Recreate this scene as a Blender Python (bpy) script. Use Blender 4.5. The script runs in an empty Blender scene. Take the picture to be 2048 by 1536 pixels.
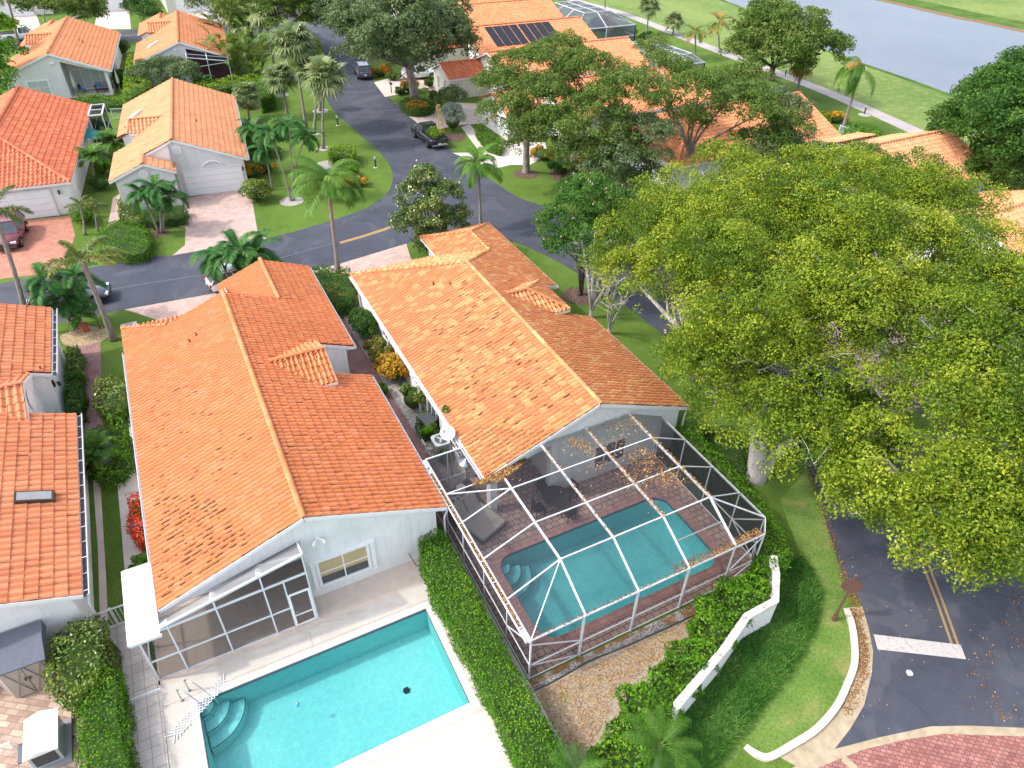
import bpy, bmesh, math, random
import numpy as np
from mathutils import Vector, Matrix
R = math.radians
SC = bpy.context.scene
COL = SC.collection
# ---------------------------------------------------------------- camera
F_PX, PITCH, ROLL, HEAD, CAM_H = 1402.8, R(37.96), R(1.12), R(27.65), 25.0
def _basis():
    fwd = np.array([0, math.cos(PITCH), -math.sin(PITCH)]); right = np.array([1., 0, 0]); up = np.cross(right, fwd)
    r2 = math.cos(ROLL)*right + math.sin(ROLL)*up; u2 = -math.sin(ROLL)*right + math.cos(ROLL)*up
    c, s = math.cos(HEAD), math.sin(HEAD); rot = np.array([[c, s, 0], [-s, c, 0], [0, 0, 1]])
    return rot@r2, rot@u2, rot@fwd
CA, CB, CC = _basis()
cam_d = bpy.data.cameras.new('camera'); cam = bpy.data.objects.new('camera', cam_d); COL.objects.link(cam)
cam_d.sensor_width = 36; cam_d.lens = F_PX/2048*36; cam_d.clip_end = 2000; cam_d.clip_start = 0.5
cam.matrix_world = Matrix(((CA[0], CB[0], -CC[0], 0), (CA[1], CB[1], -CC[1], 0), (CA[2], CB[2], -CC[2], CAM_H), (0, 0, 0, 1)))
SC.camera = cam
SC.render.resolution_x = 1024; SC.render.resolution_y = 768
# ---------------------------------------------------------------- light
SUN_TO = Vector((-.86, .245, 1.0)).normalized()          # direction towards the sun
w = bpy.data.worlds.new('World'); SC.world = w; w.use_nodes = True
nt = w.node_tree; nt.nodes.clear()
sky = nt.nodes.new('ShaderNodeTexSky'); sky.sky_type = 'NISHITA'; sky.sun_disc = False
sky.sun_elevation = math.asin(SUN_TO.z); sky.sun_rotation = math.atan2(SUN_TO.x, SUN_TO.y)
sky.air_density = 1.0; sky.dust_density = 2.5; sky.ozone_density = 1.0
# sky colour halved in saturation and brightened past its own level as added fill light
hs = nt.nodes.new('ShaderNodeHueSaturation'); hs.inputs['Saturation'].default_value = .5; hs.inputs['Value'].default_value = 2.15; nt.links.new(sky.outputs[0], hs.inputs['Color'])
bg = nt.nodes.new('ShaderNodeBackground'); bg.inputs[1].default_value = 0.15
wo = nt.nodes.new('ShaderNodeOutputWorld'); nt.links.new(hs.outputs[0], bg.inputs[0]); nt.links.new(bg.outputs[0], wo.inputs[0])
sd = bpy.data.lights.new('sun', 'SUN'); sd.energy = 2.0; sd.angle = R(2.2); sd.color = (1, .95, .87)
sun = bpy.data.objects.new('sun', sd); COL.objects.link(sun); sun.rotation_euler = SUN_TO.to_track_quat('Z', 'Y').to_euler()
SC.view_settings.view_transform = 'Standard'; SC.view_settings.look = 'None'; SC.view_settings.gamma = 1
SC.view_settings.exposure = 0.4
SC.cycles.max_bounces = 8; SC.cycles.transparent_max_bounces = 16
# ---------------------------------------------------------------- survey: a photo pixel to a point on the level plane z
def ray(u, v): return CA*(u-1024)/F_PX - CB*(v-768)/F_PX + CC
def G(u, v, z=0.):
    d = ray(u, v); t = (z-CAM_H)/d[2]; return (float(d[0]*t), float(d[1]*t))
def GP(pts, z=0.): return [G(u, v, z) for u, v in pts]
def hfit(b, t, lo=.5, hi=20):
    bx = np.array(G(*b)); best = (1e9, 3)
    for z in np.arange(lo, hi, .05):
        e = np.hypot(*(np.array(G(t[0], t[1], z))-bx))
        if e < best[0]: best = (e, z)
    return best[1]
rng = np.random.default_rng(7)
random.seed(7)
# ---------------------------------------------------------------- scene helpers
def tag(o, label=None, cat=None, group=None, kind=None):
    if label: o['label'] = label
    if cat: o['category'] = cat
    if group: o['group'] = group
    if kind: o['kind'] = kind
    return o
def thing(name, label, cat, loc=(0, 0, 0), rz=0, group=None):
    o = bpy.data.objects.new(name, None); COL.objects.link(o); o.empty_display_size = .3
    o.location = loc; o.rotation_euler = (0, 0, rz)
    tag(o, label, cat, group)
    return o
def wm(o):
    m = Matrix.LocRotScale(o.location, o.rotation_euler, o.scale)
    return wm(o.parent) @ m if o.parent else m
def copy_tree(o, parent=None):
    c = o.copy(); COL.objects.link(c); c.parent = parent
    for ch in [x for x in bpy.data.objects if x.parent == o]:
        copy_tree(ch, c)
    return c
def link_mesh(me, name, parent=None, world=False):
    o = bpy.data.objects.new(name, me); COL.objects.link(o)
    if parent is not None:
        o.parent = parent
        if world: me.transform(wm(parent).inverted())
    elif len(me.vertices):
        n = len(me.vertices); a = np.empty(n*3, np.float32); me.vertices.foreach_get('co', a); a = a.reshape(-1, 3)
        c = Vector(((a[:, 0].min()+a[:, 0].max())/2, (a[:, 1].min()+a[:, 1].max())/2, a[:, 2].min()))
        me.transform(Matrix.Translation(-c)); o.location = c
    return o
class MB:
    def __init__(s, xf=None): s.v = []; s.f = []; s.m = []; s.xf = xf
    def add(s, vs, fs, mi=0):
        b = len(s.v); s.v += [tuple(v) for v in vs]; s.f += [tuple(i+b for i in f) for f in fs]; s.m += [mi]*len(fs); return s
    def box(s, c, d, rz=0, mi=0):
        x, y, z = d[0]/2, d[1]/2, d[2]/2; cs, sn = math.cos(rz), math.sin(rz); vs = []
        for k in (-z, z):
            for i, j in ((-x, -y), (x, -y), (x, y), (-x, y)):
                vs.append((c[0]+i*cs-j*sn, c[1]+i*sn+j*cs, c[2]+k))
        return s.add(vs, [(3, 2, 1, 0), (4, 5, 6, 7), (0, 1, 5, 4), (1, 2, 6, 5), (2, 3, 7, 6), (3, 0, 4, 7)], mi)
    def beam(s, p, q, w, h, mi=0):
        p = Vector(p); q = Vector(q); d = (q-p)
        if d.length < 1e-6: return s
        d.normalize(); a = d.cross(Vector((0, 0, 1)))
        a = Vector((1, 0, 0)) if a.length < 1e-3 else a.normalized()
        b = a.cross(d).normalized(); vs = []
        for e in (p, q):
            for i, j in ((-1, -1), (1, -1), (1, 1), (-1, 1)): vs.append(e+a*(i*w/2)+b*(j*h/2))
        return s.add(vs, [(3, 2, 1, 0), (4, 5, 6, 7), (0, 1, 5, 4), (1, 2, 6, 5), (2, 3, 7, 6), (3, 0, 4, 7)], mi)
    def tube(s, pts, rad, n=8, mi=0, cap=True):
        pts = [Vector(p) for p in pts]; rad = [rad]*len(pts) if isinstance(rad, (int, float)) else rad
        vs = []; fs = []; prev = None
        for i, p in enumerate(pts):
            t = (pts[min(i+1, len(pts)-1)]-pts[max(i-1, 0)]).normalized()
            if prev is None:
                a = t.cross(Vector((.3, .9, .1)) if abs(t.z) > .9 else Vector((0, 0, 1))).normalized()
            else:
                a = (prev - t*prev.dot(t)).normalized()
            prev = a; b = t.cross(a)
            for k in range(n):
                g = 2*math.pi*k/n; vs.append(p+(a*math.cos(g)+b*math.sin(g))*rad[i])
        for i in range(len(pts)-1):
            for k in range(n):
                k2 = (k+1) % n; fs.append((i*n+k, i*n+k2, (i+1)*n+k2, (i+1)*n+k))
        if cap: fs.append(tuple(range(n-1, -1, -1))); fs.append(tuple((len(pts)-1)*n+k for k in range(n)))
        return s.add(vs, fs, mi)
    def prism(s, poly, z0, z1, mi=0, side_mi=None):
        n = len(poly); a = sum(poly[i][0]*poly[(i+1) % n][1]-poly[(i+1) % n][0]*poly[i][1] for i in range(n))
        if a < 0: poly = poly[::-1]
        f0 = z0 if callable(z0) else (lambda x, y: z0); f1 = z1 if callable(z1) else (lambda x, y: z1)
        vs = [(x, y, f0(x, y)) for x, y in poly]+[(x, y, f1(x, y)) for x, y in poly]
        s.add(vs, [tuple(range(n-1, -1, -1)), tuple(range(n, 2*n))], mi)
        return s.add(vs, [(i, (i+1) % n, n+(i+1) % n, n+i) for i in range(n)], mi if side_mi is None else side_mi)
    def quad(s, *ps, mi=0): return s.add(ps, [tuple(range(len(ps)))], mi)
    def ball(s, c, r, n=12, m=8, mi=0, z0=-1.):
        r = (r, r, r) if isinstance(r, (int, float)) else r; vs = []; fs = []
        a0 = math.asin(z0)
        for j in range(m+1):
            ph = a0+(math.pi/2-a0)*j/m
            for i in range(n):
                g = 2*math.pi*i/n; vs.append((c[0]+r[0]*math.cos(ph)*math.cos(g), c[1]+r[1]*math.cos(ph)*math.sin(g), c[2]+r[2]*math.sin(ph)))
        for j in range(m):
            for i in range(n): fs.append((j*n+i, j*n+(i+1) % n, (j+1)*n+(i+1) % n, (j+1)*n+i))
        return s.add(vs, fs, mi)
    def mesh(s, name, mats, smooth=False):
        me = bpy.data.meshes.new(name); vs = s.v
        if s.xf is not None: vs = [tuple(s.xf @ Vector(v)) for v in vs]
        me.from_pydata(vs, [], s.f)
        for m in (mats if isinstance(mats, (list, tuple)) else [mats]): me.materials.append(m)
        me.polygons.foreach_set('material_index', s.m)
        if smooth: me.polygons.foreach_set('use_smooth', [True]*len(me.polygons))
        me.update(); return me
    def build(s, name, mats, parent=None, world=False, smooth=False):
        return link_mesh(s.mesh(name, mats, smooth), name, parent, world)
# ---------------------------------------------------------------- materials
def lin(c):
    if isinstance(c, str):
        c = c.lstrip('#'); c = [int(c[i:i+2], 16)/255 for i in (0, 2, 4)]
        c = [x/12.92 if x <= .04045 else ((x+.055)/1.055)**2.4 for x in c]
    return (c[0], c[1], c[2], 1)
class NT:
    def __init__(s, name):
        s.m = bpy.data.materials.new(name); s.m.use_nodes = True; s.t = s.m.node_tree; s.t.nodes.clear()
        s.out = s.n('ShaderNodeOutputMaterial'); s.tc = s.n('ShaderNodeTexCoord')
    def n(s, k, **kw):
        x = s.t.nodes.new(k)
        for a, b in kw.items(): setattr(x, a, b)
        return x
    def l(s, a, b): s.t.links.new(a, b)
    def geo_pos(s):
        g = s.n('ShaderNodeNewGeometry'); return g.outputs['Position']
    def noise(s, scale, detail=4, rough=.6, vec=None, dist=0):
        x = s.n('ShaderNodeTexNoise'); x.inputs['Scale'].default_value = scale; x.inputs['Detail'].default_value = detail
        x.inputs['Roughness'].default_value = rough; x.inputs['Distortion'].default_value = dist
        s.l(vec if vec is not None else s.geo_pos(), x.inputs['Vector']); return x.outputs['Fac']
    def ramp(s, fac, stops, interp='LINEAR'):
        x = s.n('ShaderNodeValToRGB'); x.color_ramp.interpolation = interp; e = x.color_ramp.elements
        while len(e) < len(stops): e.new(.5)
        for i, (p, c) in enumerate(stops):
            e[i].position = p; e[i].color = lin(c) if not isinstance(c, (int, float)) else (c, c, c, 1)
        s.l(fac, x.inputs[0]); return x.outputs[0]
    def mix(s, fac, a, b, mode='MIX'):
        x = s.n('ShaderNodeMix', data_type='RGBA', blend_type=mode)
        if isinstance(fac, (int, float)): x.inputs[0].default_value = fac
        else: s.l(fac, x.inputs[0])
        for k, v in ((6, a), (7, b)):
            if isinstance(v, (tuple, list, str)): x.inputs[k].default_value = lin(v)
            else: s.l(v, x.inputs[k])
        return x.outputs[2]
    def attr(s, name='rnd'):
        x = s.n('ShaderNodeAttribute'); x.attribute_name = name; return x.outputs['Fac']
    def bsdf(s, col, rough=.8, metal=0, spec=.3, bump=None, bstr=.3, bdist=.02, **kw):
        b = s.n('ShaderNodeBsdfPrincipled')
        if isinstance(col, (tuple, list, str)): b.inputs['Base Color'].default_value = lin(col)
        else: s.l(col, b.inputs['Base Color'])
        if isinstance(rough, (int, float)): b.inputs['Roughness'].default_value = rough
        else: s.l(rough, b.inputs['Roughness'])
        b.inputs['Metallic'].default_value = metal; b.inputs['Specular IOR Level'].default_value = spec
        for k, v in kw.items(): b.inputs[k.replace('_', ' ')].default_value = v
        if bump is not None:
            x = s.n('ShaderNodeBump'); x.inputs['Strength'].default_value = bstr; x.inputs['Distance'].default_value = bdist
            s.l(bump, x.inputs['Height']); s.l(x.outputs[0], b.inputs['Normal'])
        return b.outputs[0]
    def done(s, sh): s.l(sh, s.out.inputs[0]); return s.m
def M_plain(name, col, rough=.6, metal=0, spec=.4, var=.08, scale=3., **kw):
    t = NT(name); f = t.noise(scale, 5); c = lin(col)[:3]
    cc = t.ramp(f, [(.25, tuple(x*(1-var) for x in c)), (.75, tuple(min(1, x*(1+var)) for x in c))])
    return t.done(t.bsdf(cc, rough, metal, spec, **kw))
def M_leaf(name, cols, trans=.22, rough=.55, spec=.16):
    t = NT(name); a = t.attr(); n = len(cols); cols = [tuple(min(.8, v*1.05) for v in x) for x in cols] if max(cols[0]) < .09 else cols
    c = t.ramp(a, [(i/(n-1), x) for i, x in enumerate(cols)])
    b = t.bsdf(c, rough, 0, spec)
    tr = t.n('ShaderNodeBsdfTranslucent'); c2 = t.mix(.3, c, (.25, .42, .03), 'MIX'); t.l(c2, tr.inputs[0])
    m = t.n('ShaderNodeMixShader'); m.inputs[0].default_value = trans; t.l(b, m.inputs[1]); t.l(tr.outputs[0], m.inputs[2])
    return t.done(m.outputs[0])
def M_grass(name, a, b, c, patch=.35, big=.25):
    t = NT(name); p = t.geo_pos()
    n1 = t.noise(big, 4, .6, p); n2 = t.noise(9, 6, .75, p); n3 = t.noise(45, 3, .8, p)
    c1 = t.ramp(n1, [(.35, a), (.6, b)]); c2 = t.ramp(n2, [(.3, 0.55), (.7, 1.35)]); cc = t.mix(1., c1, c2, 'MULTIPLY')
    c3 = t.ramp(n3, [(.3, .55), (.7, 1.4)]); cc = t.mix(.8, cc, c3, 'MULTIPLY')
    pf = t.ramp(t.noise(.9, 5, .7, p), [(.5, 0.), (.72, patch)]); cc = t.mix(pf, cc, c)
    return t.done(t.bsdf(cc, .9, 0, .1, bump=n3, bstr=.6, bdist=.03))
def M_paver(name, cols, mortar, sx=.2, sy=.1, rot=0, off=.5, ms=.012, var=.5, stain=None, bstr=.3):
    t = NT(name); p = t.geo_pos(); mp = t.n('ShaderNodeMapping'); mp.inputs['Rotation'].default_value = (0, 0, rot); t.l(p, mp.inputs[0])
    br = t.n('ShaderNodeTexBrick'); br.inputs['Scale'].default_value = 1; br.inputs['Brick Width'].default_value = sx; br.inputs['Row Height'].default_value = sy
    br.inputs['Mortar Size'].default_value = ms; br.offset = off; br.inputs['Color1'].default_value = lin(cols[0]); br.inputs['Color2'].default_value = lin(cols[1])
    br.inputs['Mortar'].default_value = lin(mortar); br.inputs['Mortar Smooth'].default_value = .3; t.l(mp.outputs[0], br.inputs[0])
    n = t.noise(1.3, 5, .65, p); c = t.ramp(n, [(.3, 1-var*.4), (.7, 1+var*.25)]); cc = t.mix(1., br.outputs[0], c, 'MULTIPLY')
    n2 = t.noise(30, 3, .7, p); cc = t.mix(.5, cc, t.ramp(n2, [(.3, .75), (.7, 1.2)]), 'MULTIPLY')
    if stain: cc = t.mix(t.ramp(t.noise(.5, 6, .7, p), [(.5, 0.), (.7, .7)]), cc, stain)
    inv = t.n('ShaderNodeMath', operation='SUBTRACT'); inv.inputs[0].default_value = 1; t.l(br.outputs['Fac'], inv.inputs[1])
    return t.done(t.bsdf(cc, .85, 0, .2, bump=inv.outputs[0], bstr=bstr, bdist=.01))
def M_tile(name, cols, dirt='#5a2a14', moss=.0, dirt_amt=.35):
    t = NT(name); a = t.attr(); p = t.geo_pos(); n = len(cols)
    c = t.ramp(a, [((i+.5)/n, x) for i, x in enumerate(cols)])
    c = t.mix(1., c, t.ramp(t.noise(.35, 4, .6, p), [(.3, .93), (.7, 1.06)]), 'MULTIPLY')
    c = t.mix(.7, c, t.ramp(t.noise(14, 5, .75, p), [(.25, .86), (.7, 1.08)]), 'MULTIPLY')
    c = t.mix(t.ramp(t.noise(2.2, 6, .75, p), [(.5, 0.), (.78, dirt_amt)]), c, dirt)
    if moss: c = t.mix(t.ramp(t.noise(.8, 7, .8, p), [(.45, 0.), (.7, moss)]), c, '#c08a3c')
    return t.done(t.bsdf(c, .75, 0, .25, bump=t.noise(40, 3, .7, p), bstr=.2, bdist=.01))
def M_stucco(name, col, var=.06):
    t = NT(name); p = t.geo_pos(); c = lin(col)[:3]; var *= 1.4
    cc = t.ramp(t.noise(.8, 5, .6, p), [(.3, tuple(x*(1-var) for x in c)), (.7, tuple(min(1, x*(1+var)) for x in c))])
    # rain streaks running down from the top
    mp = t.n('ShaderNodeMapping'); mp.inputs['Scale'].default_value = (4, 4, .25); t.l(p, mp.inputs[0])
    cc = t.mix(t.ramp(t.noise(1.2, 6, .7, mp.outputs[0]), [(.5, 0.), (.75, .4)]), cc, tuple(x*.6 for x in c))
    return t.done(t.bsdf(cc, .85, 0, .2, bump=t.noise(25, 4, .7, p), bstr=.35, bdist=.01))
M = {}
M['wall_white'] = M_stucco('white_stucco', (.77, .76, .75)); M['wall_grey'] = M_stucco('pale_grey_stucco', (.68, .67, .665))
M['wall_cream'] = M_stucco('cream_stucco', (.72, .68, .60)); M['trim'] = M_plain('white_trim', (.82, .82, .82), .4, var=.04)
M['alu'] = M_plain('white_aluminium', (.68, .69, .72), .35, var=.05, scale=6)
M['dark'] = M_plain('dark_recess', (.03, .03, .033), .8); M['sheath'] = M_plain('roof_underlay', (.22, .09, .05), .9)
M['dgrey'] = M_plain('dark_grey', (.06, .065, .075), .6); M['black'] = M_plain('black_rubber', (.012, .012, .013), .7)
M['mgrey'] = M_plain('mid_grey', (.28, .29, .30), .5); M['brown'] = M_plain('brown_metal', (.13, .065, .055), .5); M['bronze'] = M_plain('dark_bronze', (.05, .035, .025), .45)
M['steel'] = M_plain('steel', (.6, .61, .62), .25, 1.); M['terracotta'] = M_plain('terracotta', (.42, .13, .06), .8)
M['soil'] = M_plain('soil', (.10, .065, .045), 1., var=.4, scale=12); M['red'] = M_plain('red_lens', (.5, .02, .02), .25); M['lens'] = M_plain('clear_lens', (.75, .77, .8), .1)
M['cushion'] = M_plain('taupe_cushion', (.36, .33, .28), .9); M['beige'] = M_plain('beige_slab', (.60, .50, .42), .85, var=.1)
M['tan'] = M_plain('tan_panel', (.40, .35, .30), .6); M['slate'] = M_plain('slate_roof', (.115, .125, .16), .6, var=.15, scale=8)
M['yellow'] = M_plain('yellow_fibreglass', (.75, .50, .06), .5); M['blue'] = M_plain('blue_plastic', (.06, .30, .62), .4); M['green'] = M_plain('green_plastic', (.03, .25, .12), .4)
M['teal'] = M_plain('teal_canvas', (.03, .25, .28), .8); M['cream'] = M_plain('cream_plastic', (.7, .66, .56), .6)
M['curb'] = M_plain('kerb_concrete', (.58, .53, .46), .9, var=.2, scale=5); M['gutterpan'] = M_plain('gutter_pan_concrete', (.40, .32, .22), .9, var=.3, scale=2)
def _glass():
    t = NT('window_glass'); n = t.noise(.7, 2); return t.done(t.bsdf(t.ramp(n, [(.3, (.03, .04, .05)), (.7, (.09, .10, .11))]), .06, 0, .8))
M['glass'] = _glass()
M['blind'] = M_plain('pale_window_blind', (.45, .49, .50), .25, spec=.7); M['tanblind'] = M_plain('tan_roller_blind', (.50, .38, .20), .4, spec=.6)
def _screen(name, fac, col):
    t = NT(name); a = t.n('ShaderNodeBsdfTransparent'); b = t.n('ShaderNodeBsdfDiffuse'); b.inputs[0].default_value = lin(col)
    m = t.n('ShaderNodeMixShader'); m.inputs[0].default_value = fac; t.l(a.outputs[0], m.inputs[1]); t.l(b.outputs[0], m.inputs[2]); return t.done(m.outputs[0])
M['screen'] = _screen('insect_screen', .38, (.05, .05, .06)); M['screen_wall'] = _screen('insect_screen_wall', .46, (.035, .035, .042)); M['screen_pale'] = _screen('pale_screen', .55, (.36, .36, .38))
def _screen_grey():
    return _screen('grey_screen', .5, (.16, .17, .22))
M['screen_far'] = _screen_grey()
def _water():
    t = NT('pool_water'); tr = t.n('ShaderNodeBsdfTransparent'); tr.inputs[0].default_value = (.66, .96, .95, 1)
    gl = t.n('ShaderNodeBsdfGlossy'); gl.inputs['Roughness'].default_value = .05
    bp = t.n('ShaderNodeBump'); bp.inputs['Strength'].default_value = .6; bp.inputs['Distance'].default_value = .03
    t.l(t.noise(9, 5, .65, dist=.8), bp.inputs['Height']); t.l(bp.outputs[0], gl.inputs['Normal'])
    fr = t.n('ShaderNodeFresnel'); fr.inputs[0].default_value = 1.33; t.l(bp.outputs[0], fr.inputs['Normal'])
    m = t.n('ShaderNodeMixShader'); t.l(fr.outputs[0], m.inputs[0]); t.l(tr.outputs[0], m.inputs[1]); t.l(gl.outputs[0], m.inputs[2]); return t.done(m.outputs[0])
M['water'] = _water()
def _plaster(name, a, b):
    t = NT(name); p = t.geo_pos(); v = t.n('ShaderNodeTexVoronoi'); v.feature = 'SMOOTH_F1'; v.inputs['Scale'].default_value = 5.5
    w_ = t.n('ShaderNodeTexNoise'); w_.inputs['Scale'].default_value = 2.5; t.l(p, w_.inputs[0])
    ad = t.mix(.25, p, w_.outputs['Color'], 'ADD'); t.l(ad, v.inputs['Vector'])
    c = t.ramp(t.noise(.35, 5, .6, p), [(.35, a), (.65, b)]); c = t.mix(.22, c, t.ramp(v.outputs['Distance'], [(.2, .9), (.65, 1.25)]), 'MULTIPLY')
    c = t.mix(.5, c, t.ramp(t.noise(16, 4, .8, p, .8), [(.3, .78), (.7, 1.28)]), 'MULTIPLY')  # brighter cell edges and speckle painted into the plaster imitate caustics and sparkle
    return t.done(t.bsdf(c, .9, 0, .1))
M['plaster'] = _plaster('pool_plaster', (.30, .58, .59), (.37, .62, .62)); M['plaster2'] = _plaster('old_pool_plaster', (.22, .58, .63), (.33, .68, .71))
def _lake():
    t = NT('lake_water'); p = t.geo_pos(); mp = t.n('ShaderNodeMapping'); mp.inputs['Rotation'].default_value = (0, 0, .6); mp.inputs['Scale'].default_value = (1, .35, 1); t.l(p, mp.inputs[0]); n = t.noise(2.2, 6, .75, mp.outputs[0])
    return t.done(t.bsdf(t.mix(.7, t.ramp(t.noise(.05, 4, .6, p), [(.3, (.115, .14, .19)), (.7, (.155, .18, .235))]), t.ramp(n, [(.3, .7), (.7, 1.3)]), 'MULTIPLY'), .3, 0, .5, bump=n, bstr=.7, bdist=.12))  # ripple noise multiplied into the colour paints dark reflection patches
M['lake'] = _lake()
def _asphalt(name, a, b, spot=True):
    t = NT(name); p = t.geo_pos(); c = t.ramp(t.noise(.22, 6, .65, p, .4), [(.35, a), (.65, b)])
    c = t.mix(.8, c, t.ramp(t.noise(55, 3, .8, p), [(.3, .65), (.7, 1.35)]), 'MULTIPLY')
    c = t.mix(.6, c, t.ramp(t.noise(1.1, 6, .7, p), [(.3, .8), (.7, 1.2)]), 'MULTIPLY')
    v = t.n('ShaderNodeTexVoronoi'); v.feature = 'DISTANCE_TO_EDGE'; v.inputs['Scale'].default_value = .16; wn = t.n('ShaderNodeTexNoise'); wn.inputs['Scale'].default_value = .9; wn.inputs['Detail'].default_value = 6; t.l(p, wn.inputs[0]); t.l(t.mix(.35, p, wn.outputs['Color'], 'ADD'), v.inputs['Vector'])
    c = t.mix(t.ramp(v.outputs['Distance'], [(.0, .55), (.006, 0.)]), c, (.03, .03, .04))
    c = t.mix(t.ramp(t.noise(.33, 3, .5, p, 1.2), [(.56, 0.), (.6, .35)]), c, (.115, .118, .135))
    c = t.mix(t.ramp(t.noise(.6, 7, .8, p), [(.55, 0.), (.8, .55)]), c, (.028, .03, .04))
    return t.done(t.bsdf(c, .8, 0, .3, bump=t.noise(70, 2, .7, p), bstr=.3, bdist=.01))
M['asphalt'] = _asphalt('asphalt', (.05, .054, .076), (.072, .077, .10))
def _lane(name, col, wear):
    t = NT(name); p = t.geo_pos(); c = t.mix(t.ramp(t.noise(6, 6, .8, p), [(.5, 0.), (.72, wear)]), col, (.10, .09, .09)); return t.done(t.bsdf(c, .8, 0, .2))
M['yline'] = _lane('yellow_paint', (.62, .38, .10), .5); M['yline_old'] = _lane('worn_yellow_paint', (.34, .22, .10), .7); M['wline'] = _lane('white_paint', (.50, .46, .44), .65); M['wfaint'] = _lane('faded_line', (.13, .135, .16), .6)
M['lawn'] = M_grass('lawn', (.085, .155, .024), (.12, .20, .034), (.20, .21, .07), .35)
M['lawn_dry'] = M_grass('verge_lawn', (.105, .20, .035), (.16, .25, .055), (.34, .27, .12), .6, .6)
M['golf'] = M_grass('golf_grass', (.12, .20, .045), (.20, .27, .075), (.38, .36, .19), .55, .06)
M['drylawn'] = M_grass('dry_lawn', (.38, .30, .22), (.46, .37, .30), (.24, .27, .09), .7, .9)
def _gravel(name, a, b, c, scale=28, brownp=0):
    t = NT(name); p = t.geo_pos(); v = t.n('ShaderNodeTexVoronoi'); v.inputs['Scale'].default_value = scale; t.l(p, v.inputs['Vector'])
    sp = t.n('ShaderNodeSeparateColor'); t.l(v.outputs['Color'], sp.inputs[0]); cc = t.ramp(sp.outputs[0], [(.1, a), (.5, b), (.9, c)])
    cc = t.mix(1., cc, t.ramp(v.outputs['Distance'], [(.3, 1.), (.75, .35)]), 'MULTIPLY')
    if brownp: cc = t.mix(t.ramp(t.noise(1.4, 6, .75, p), [(.42, 0.), (.55, brownp)]), cc, t.ramp(t.noise(30, 3, .8, p), [(.3, (.10, .05, .02)), (.7, (.38, .20, .08))]))
    return t.done(t.bsdf(cc, .9, 0, .2, bump=v.outputs['Distance'], bstr=.6, bdist=-.03))
M['gravel'] = _gravel('white_gravel', (.35, .30, .26), (.62, .57, .52), (.82, .79, .76)); M['gravel_dirty'] = _gravel('gravel_with_fallen_leaves', (.4, .37, .34), (.66, .62, .58), (.85, .84, .82), 26, 1.)
M['gravel_y'] = _gravel('yellow_gravel', (.42, .28, .14), (.6, .45, .25), (.72, .60, .42), 22); M['gravel_v'] = _gravel('mauve_gravel', (.22, .17, .18), (.35, .29, .31), (.5, .44, .46), 30)
M['mulch'] = _gravel('mulch', (.10, .055, .035), (.19, .12, .09), (.30, .22, .17), 20)
M['deck'] = M_plain('pale_deck', (.78, .73, .67), .85, var=.07, scale=1.3, bump=None)
def _deck():
    t = NT('pale_textured_deck'); p = t.geo_pos(); c = t.ramp(t.noise(1.2, 6, .7, p), [(.3, (.50, .455, .405)), (.7, (.60, .555, .505))])
    c = t.mix(t.ramp(t.noise(9, 6, .85, p), [(.5, 0.), (.72, .5)]), c, (.40, .33, .27)); return t.done(t.bsdf(c, .85, 0, .2, bump=t.noise(30, 4, .7, p), bstr=.2, bdist=.01))
M['deck'] = _deck()
M['pv_pink'] = M_paver('pink_pavers', ((.52, .36, .31), (.62, .46, .41)), (.36, .25, .22), .24, .12, ms=.01)
M['pv_red'] = M_paver('red_pavers', ((.46, .19, .13), (.56, .26, .18)), (.26, .13, .10), .24, .12, ms=.01)
M['pv_rose'] = M_paver('rose_brick_path', ((.33, .17, .16), (.42, .25, .23)), (.18, .11, .10), .2, .1, rot=R(90), ms=.012)
M['pv_cob'] = M_paver('cobbled_rose_pavers', ((.36, .23, .20), (.45, .31, .26)), (.12, .085, .08), .34, .30, ms=.02, bstr=.5)
M['pv_band'] = M_paver('red_border_pavers', ((.38, .20, .18), (.46, .27, .24)), (.22, .12, .11), .12, .24, ms=.012)
M['pv_tan'] = M_paver('tan_herringbone_pavers', ((.60, .45, .34), (.36, .24, .19)), (.30, .21, .17), .45, .22, rot=R(35), ms=.015, var=.7)
M['pv_slab'] = M_paver('square_deck_tiles', ((.60, .53, .48), (.66, .58, .53)), (.34, .29, .27), .4, .4, off=0, ms=.012, var=.5)
M['pv_scale'] = M_paver('red_fan_pavers', ((.30, .11, .10), (.44, .20, .17)), (.13, .08, .075), .19, .15, rot=R(40), ms=.014, var=.6)
M['conc'] = M_plain('pale_concrete', (.62, .56, .52), .85, var=.14, scale=1.2)
M['conc_pink'] = M_plain('pink_concrete', (.60, .49, .44), .85, var=.14, scale=.8)
M['cartpath'] = M_plain('cart_path_concrete', (.40, .35, .34), .9, var=.15, scale=.6)
ORG = ['#a5491f', '#c4602f', '#cd6d38', '#d4783f', '#d9823f', '#c2643a', '#dc8f58']
M['tile_a'] = M_tile('orange_roof_tiles', ['#d08052', '#d28354', '#d48657', '#d18255', '#d68a5b', '#ce7f58', '#d88e64'], dirt='#7a3f24', dirt_amt=.3)
M['tile_b'] = M_tile('mottled_roof_tiles', ['#cb8258', '#ce865c', '#d0895f', '#d18b5c', '#cd8563', '#d69a66', '#d9a674'], dirt='#80501f', dirt_amt=.55, moss=.25)
M['tile_c'] = M_tile('peach_roof_tiles', ['#ca7f58', '#cf845c', '#d28860', '#d48c64', '#d08862', '#d79068'], dirt_amt=.1)
M['tile_d'] = M_tile('pale_peach_roof_tiles', ['#d59268', '#da986d', '#dc9c72', '#de9f75', '#dc9c72'], dirt_amt=.08)
M['tile_e'] = M_tile('red_roof_tiles', ['#c66d4e', '#cb7454', '#cf7a5a', '#d98a5e', '#cd785a'], dirt='#a04a34', dirt_amt=.25)
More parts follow.
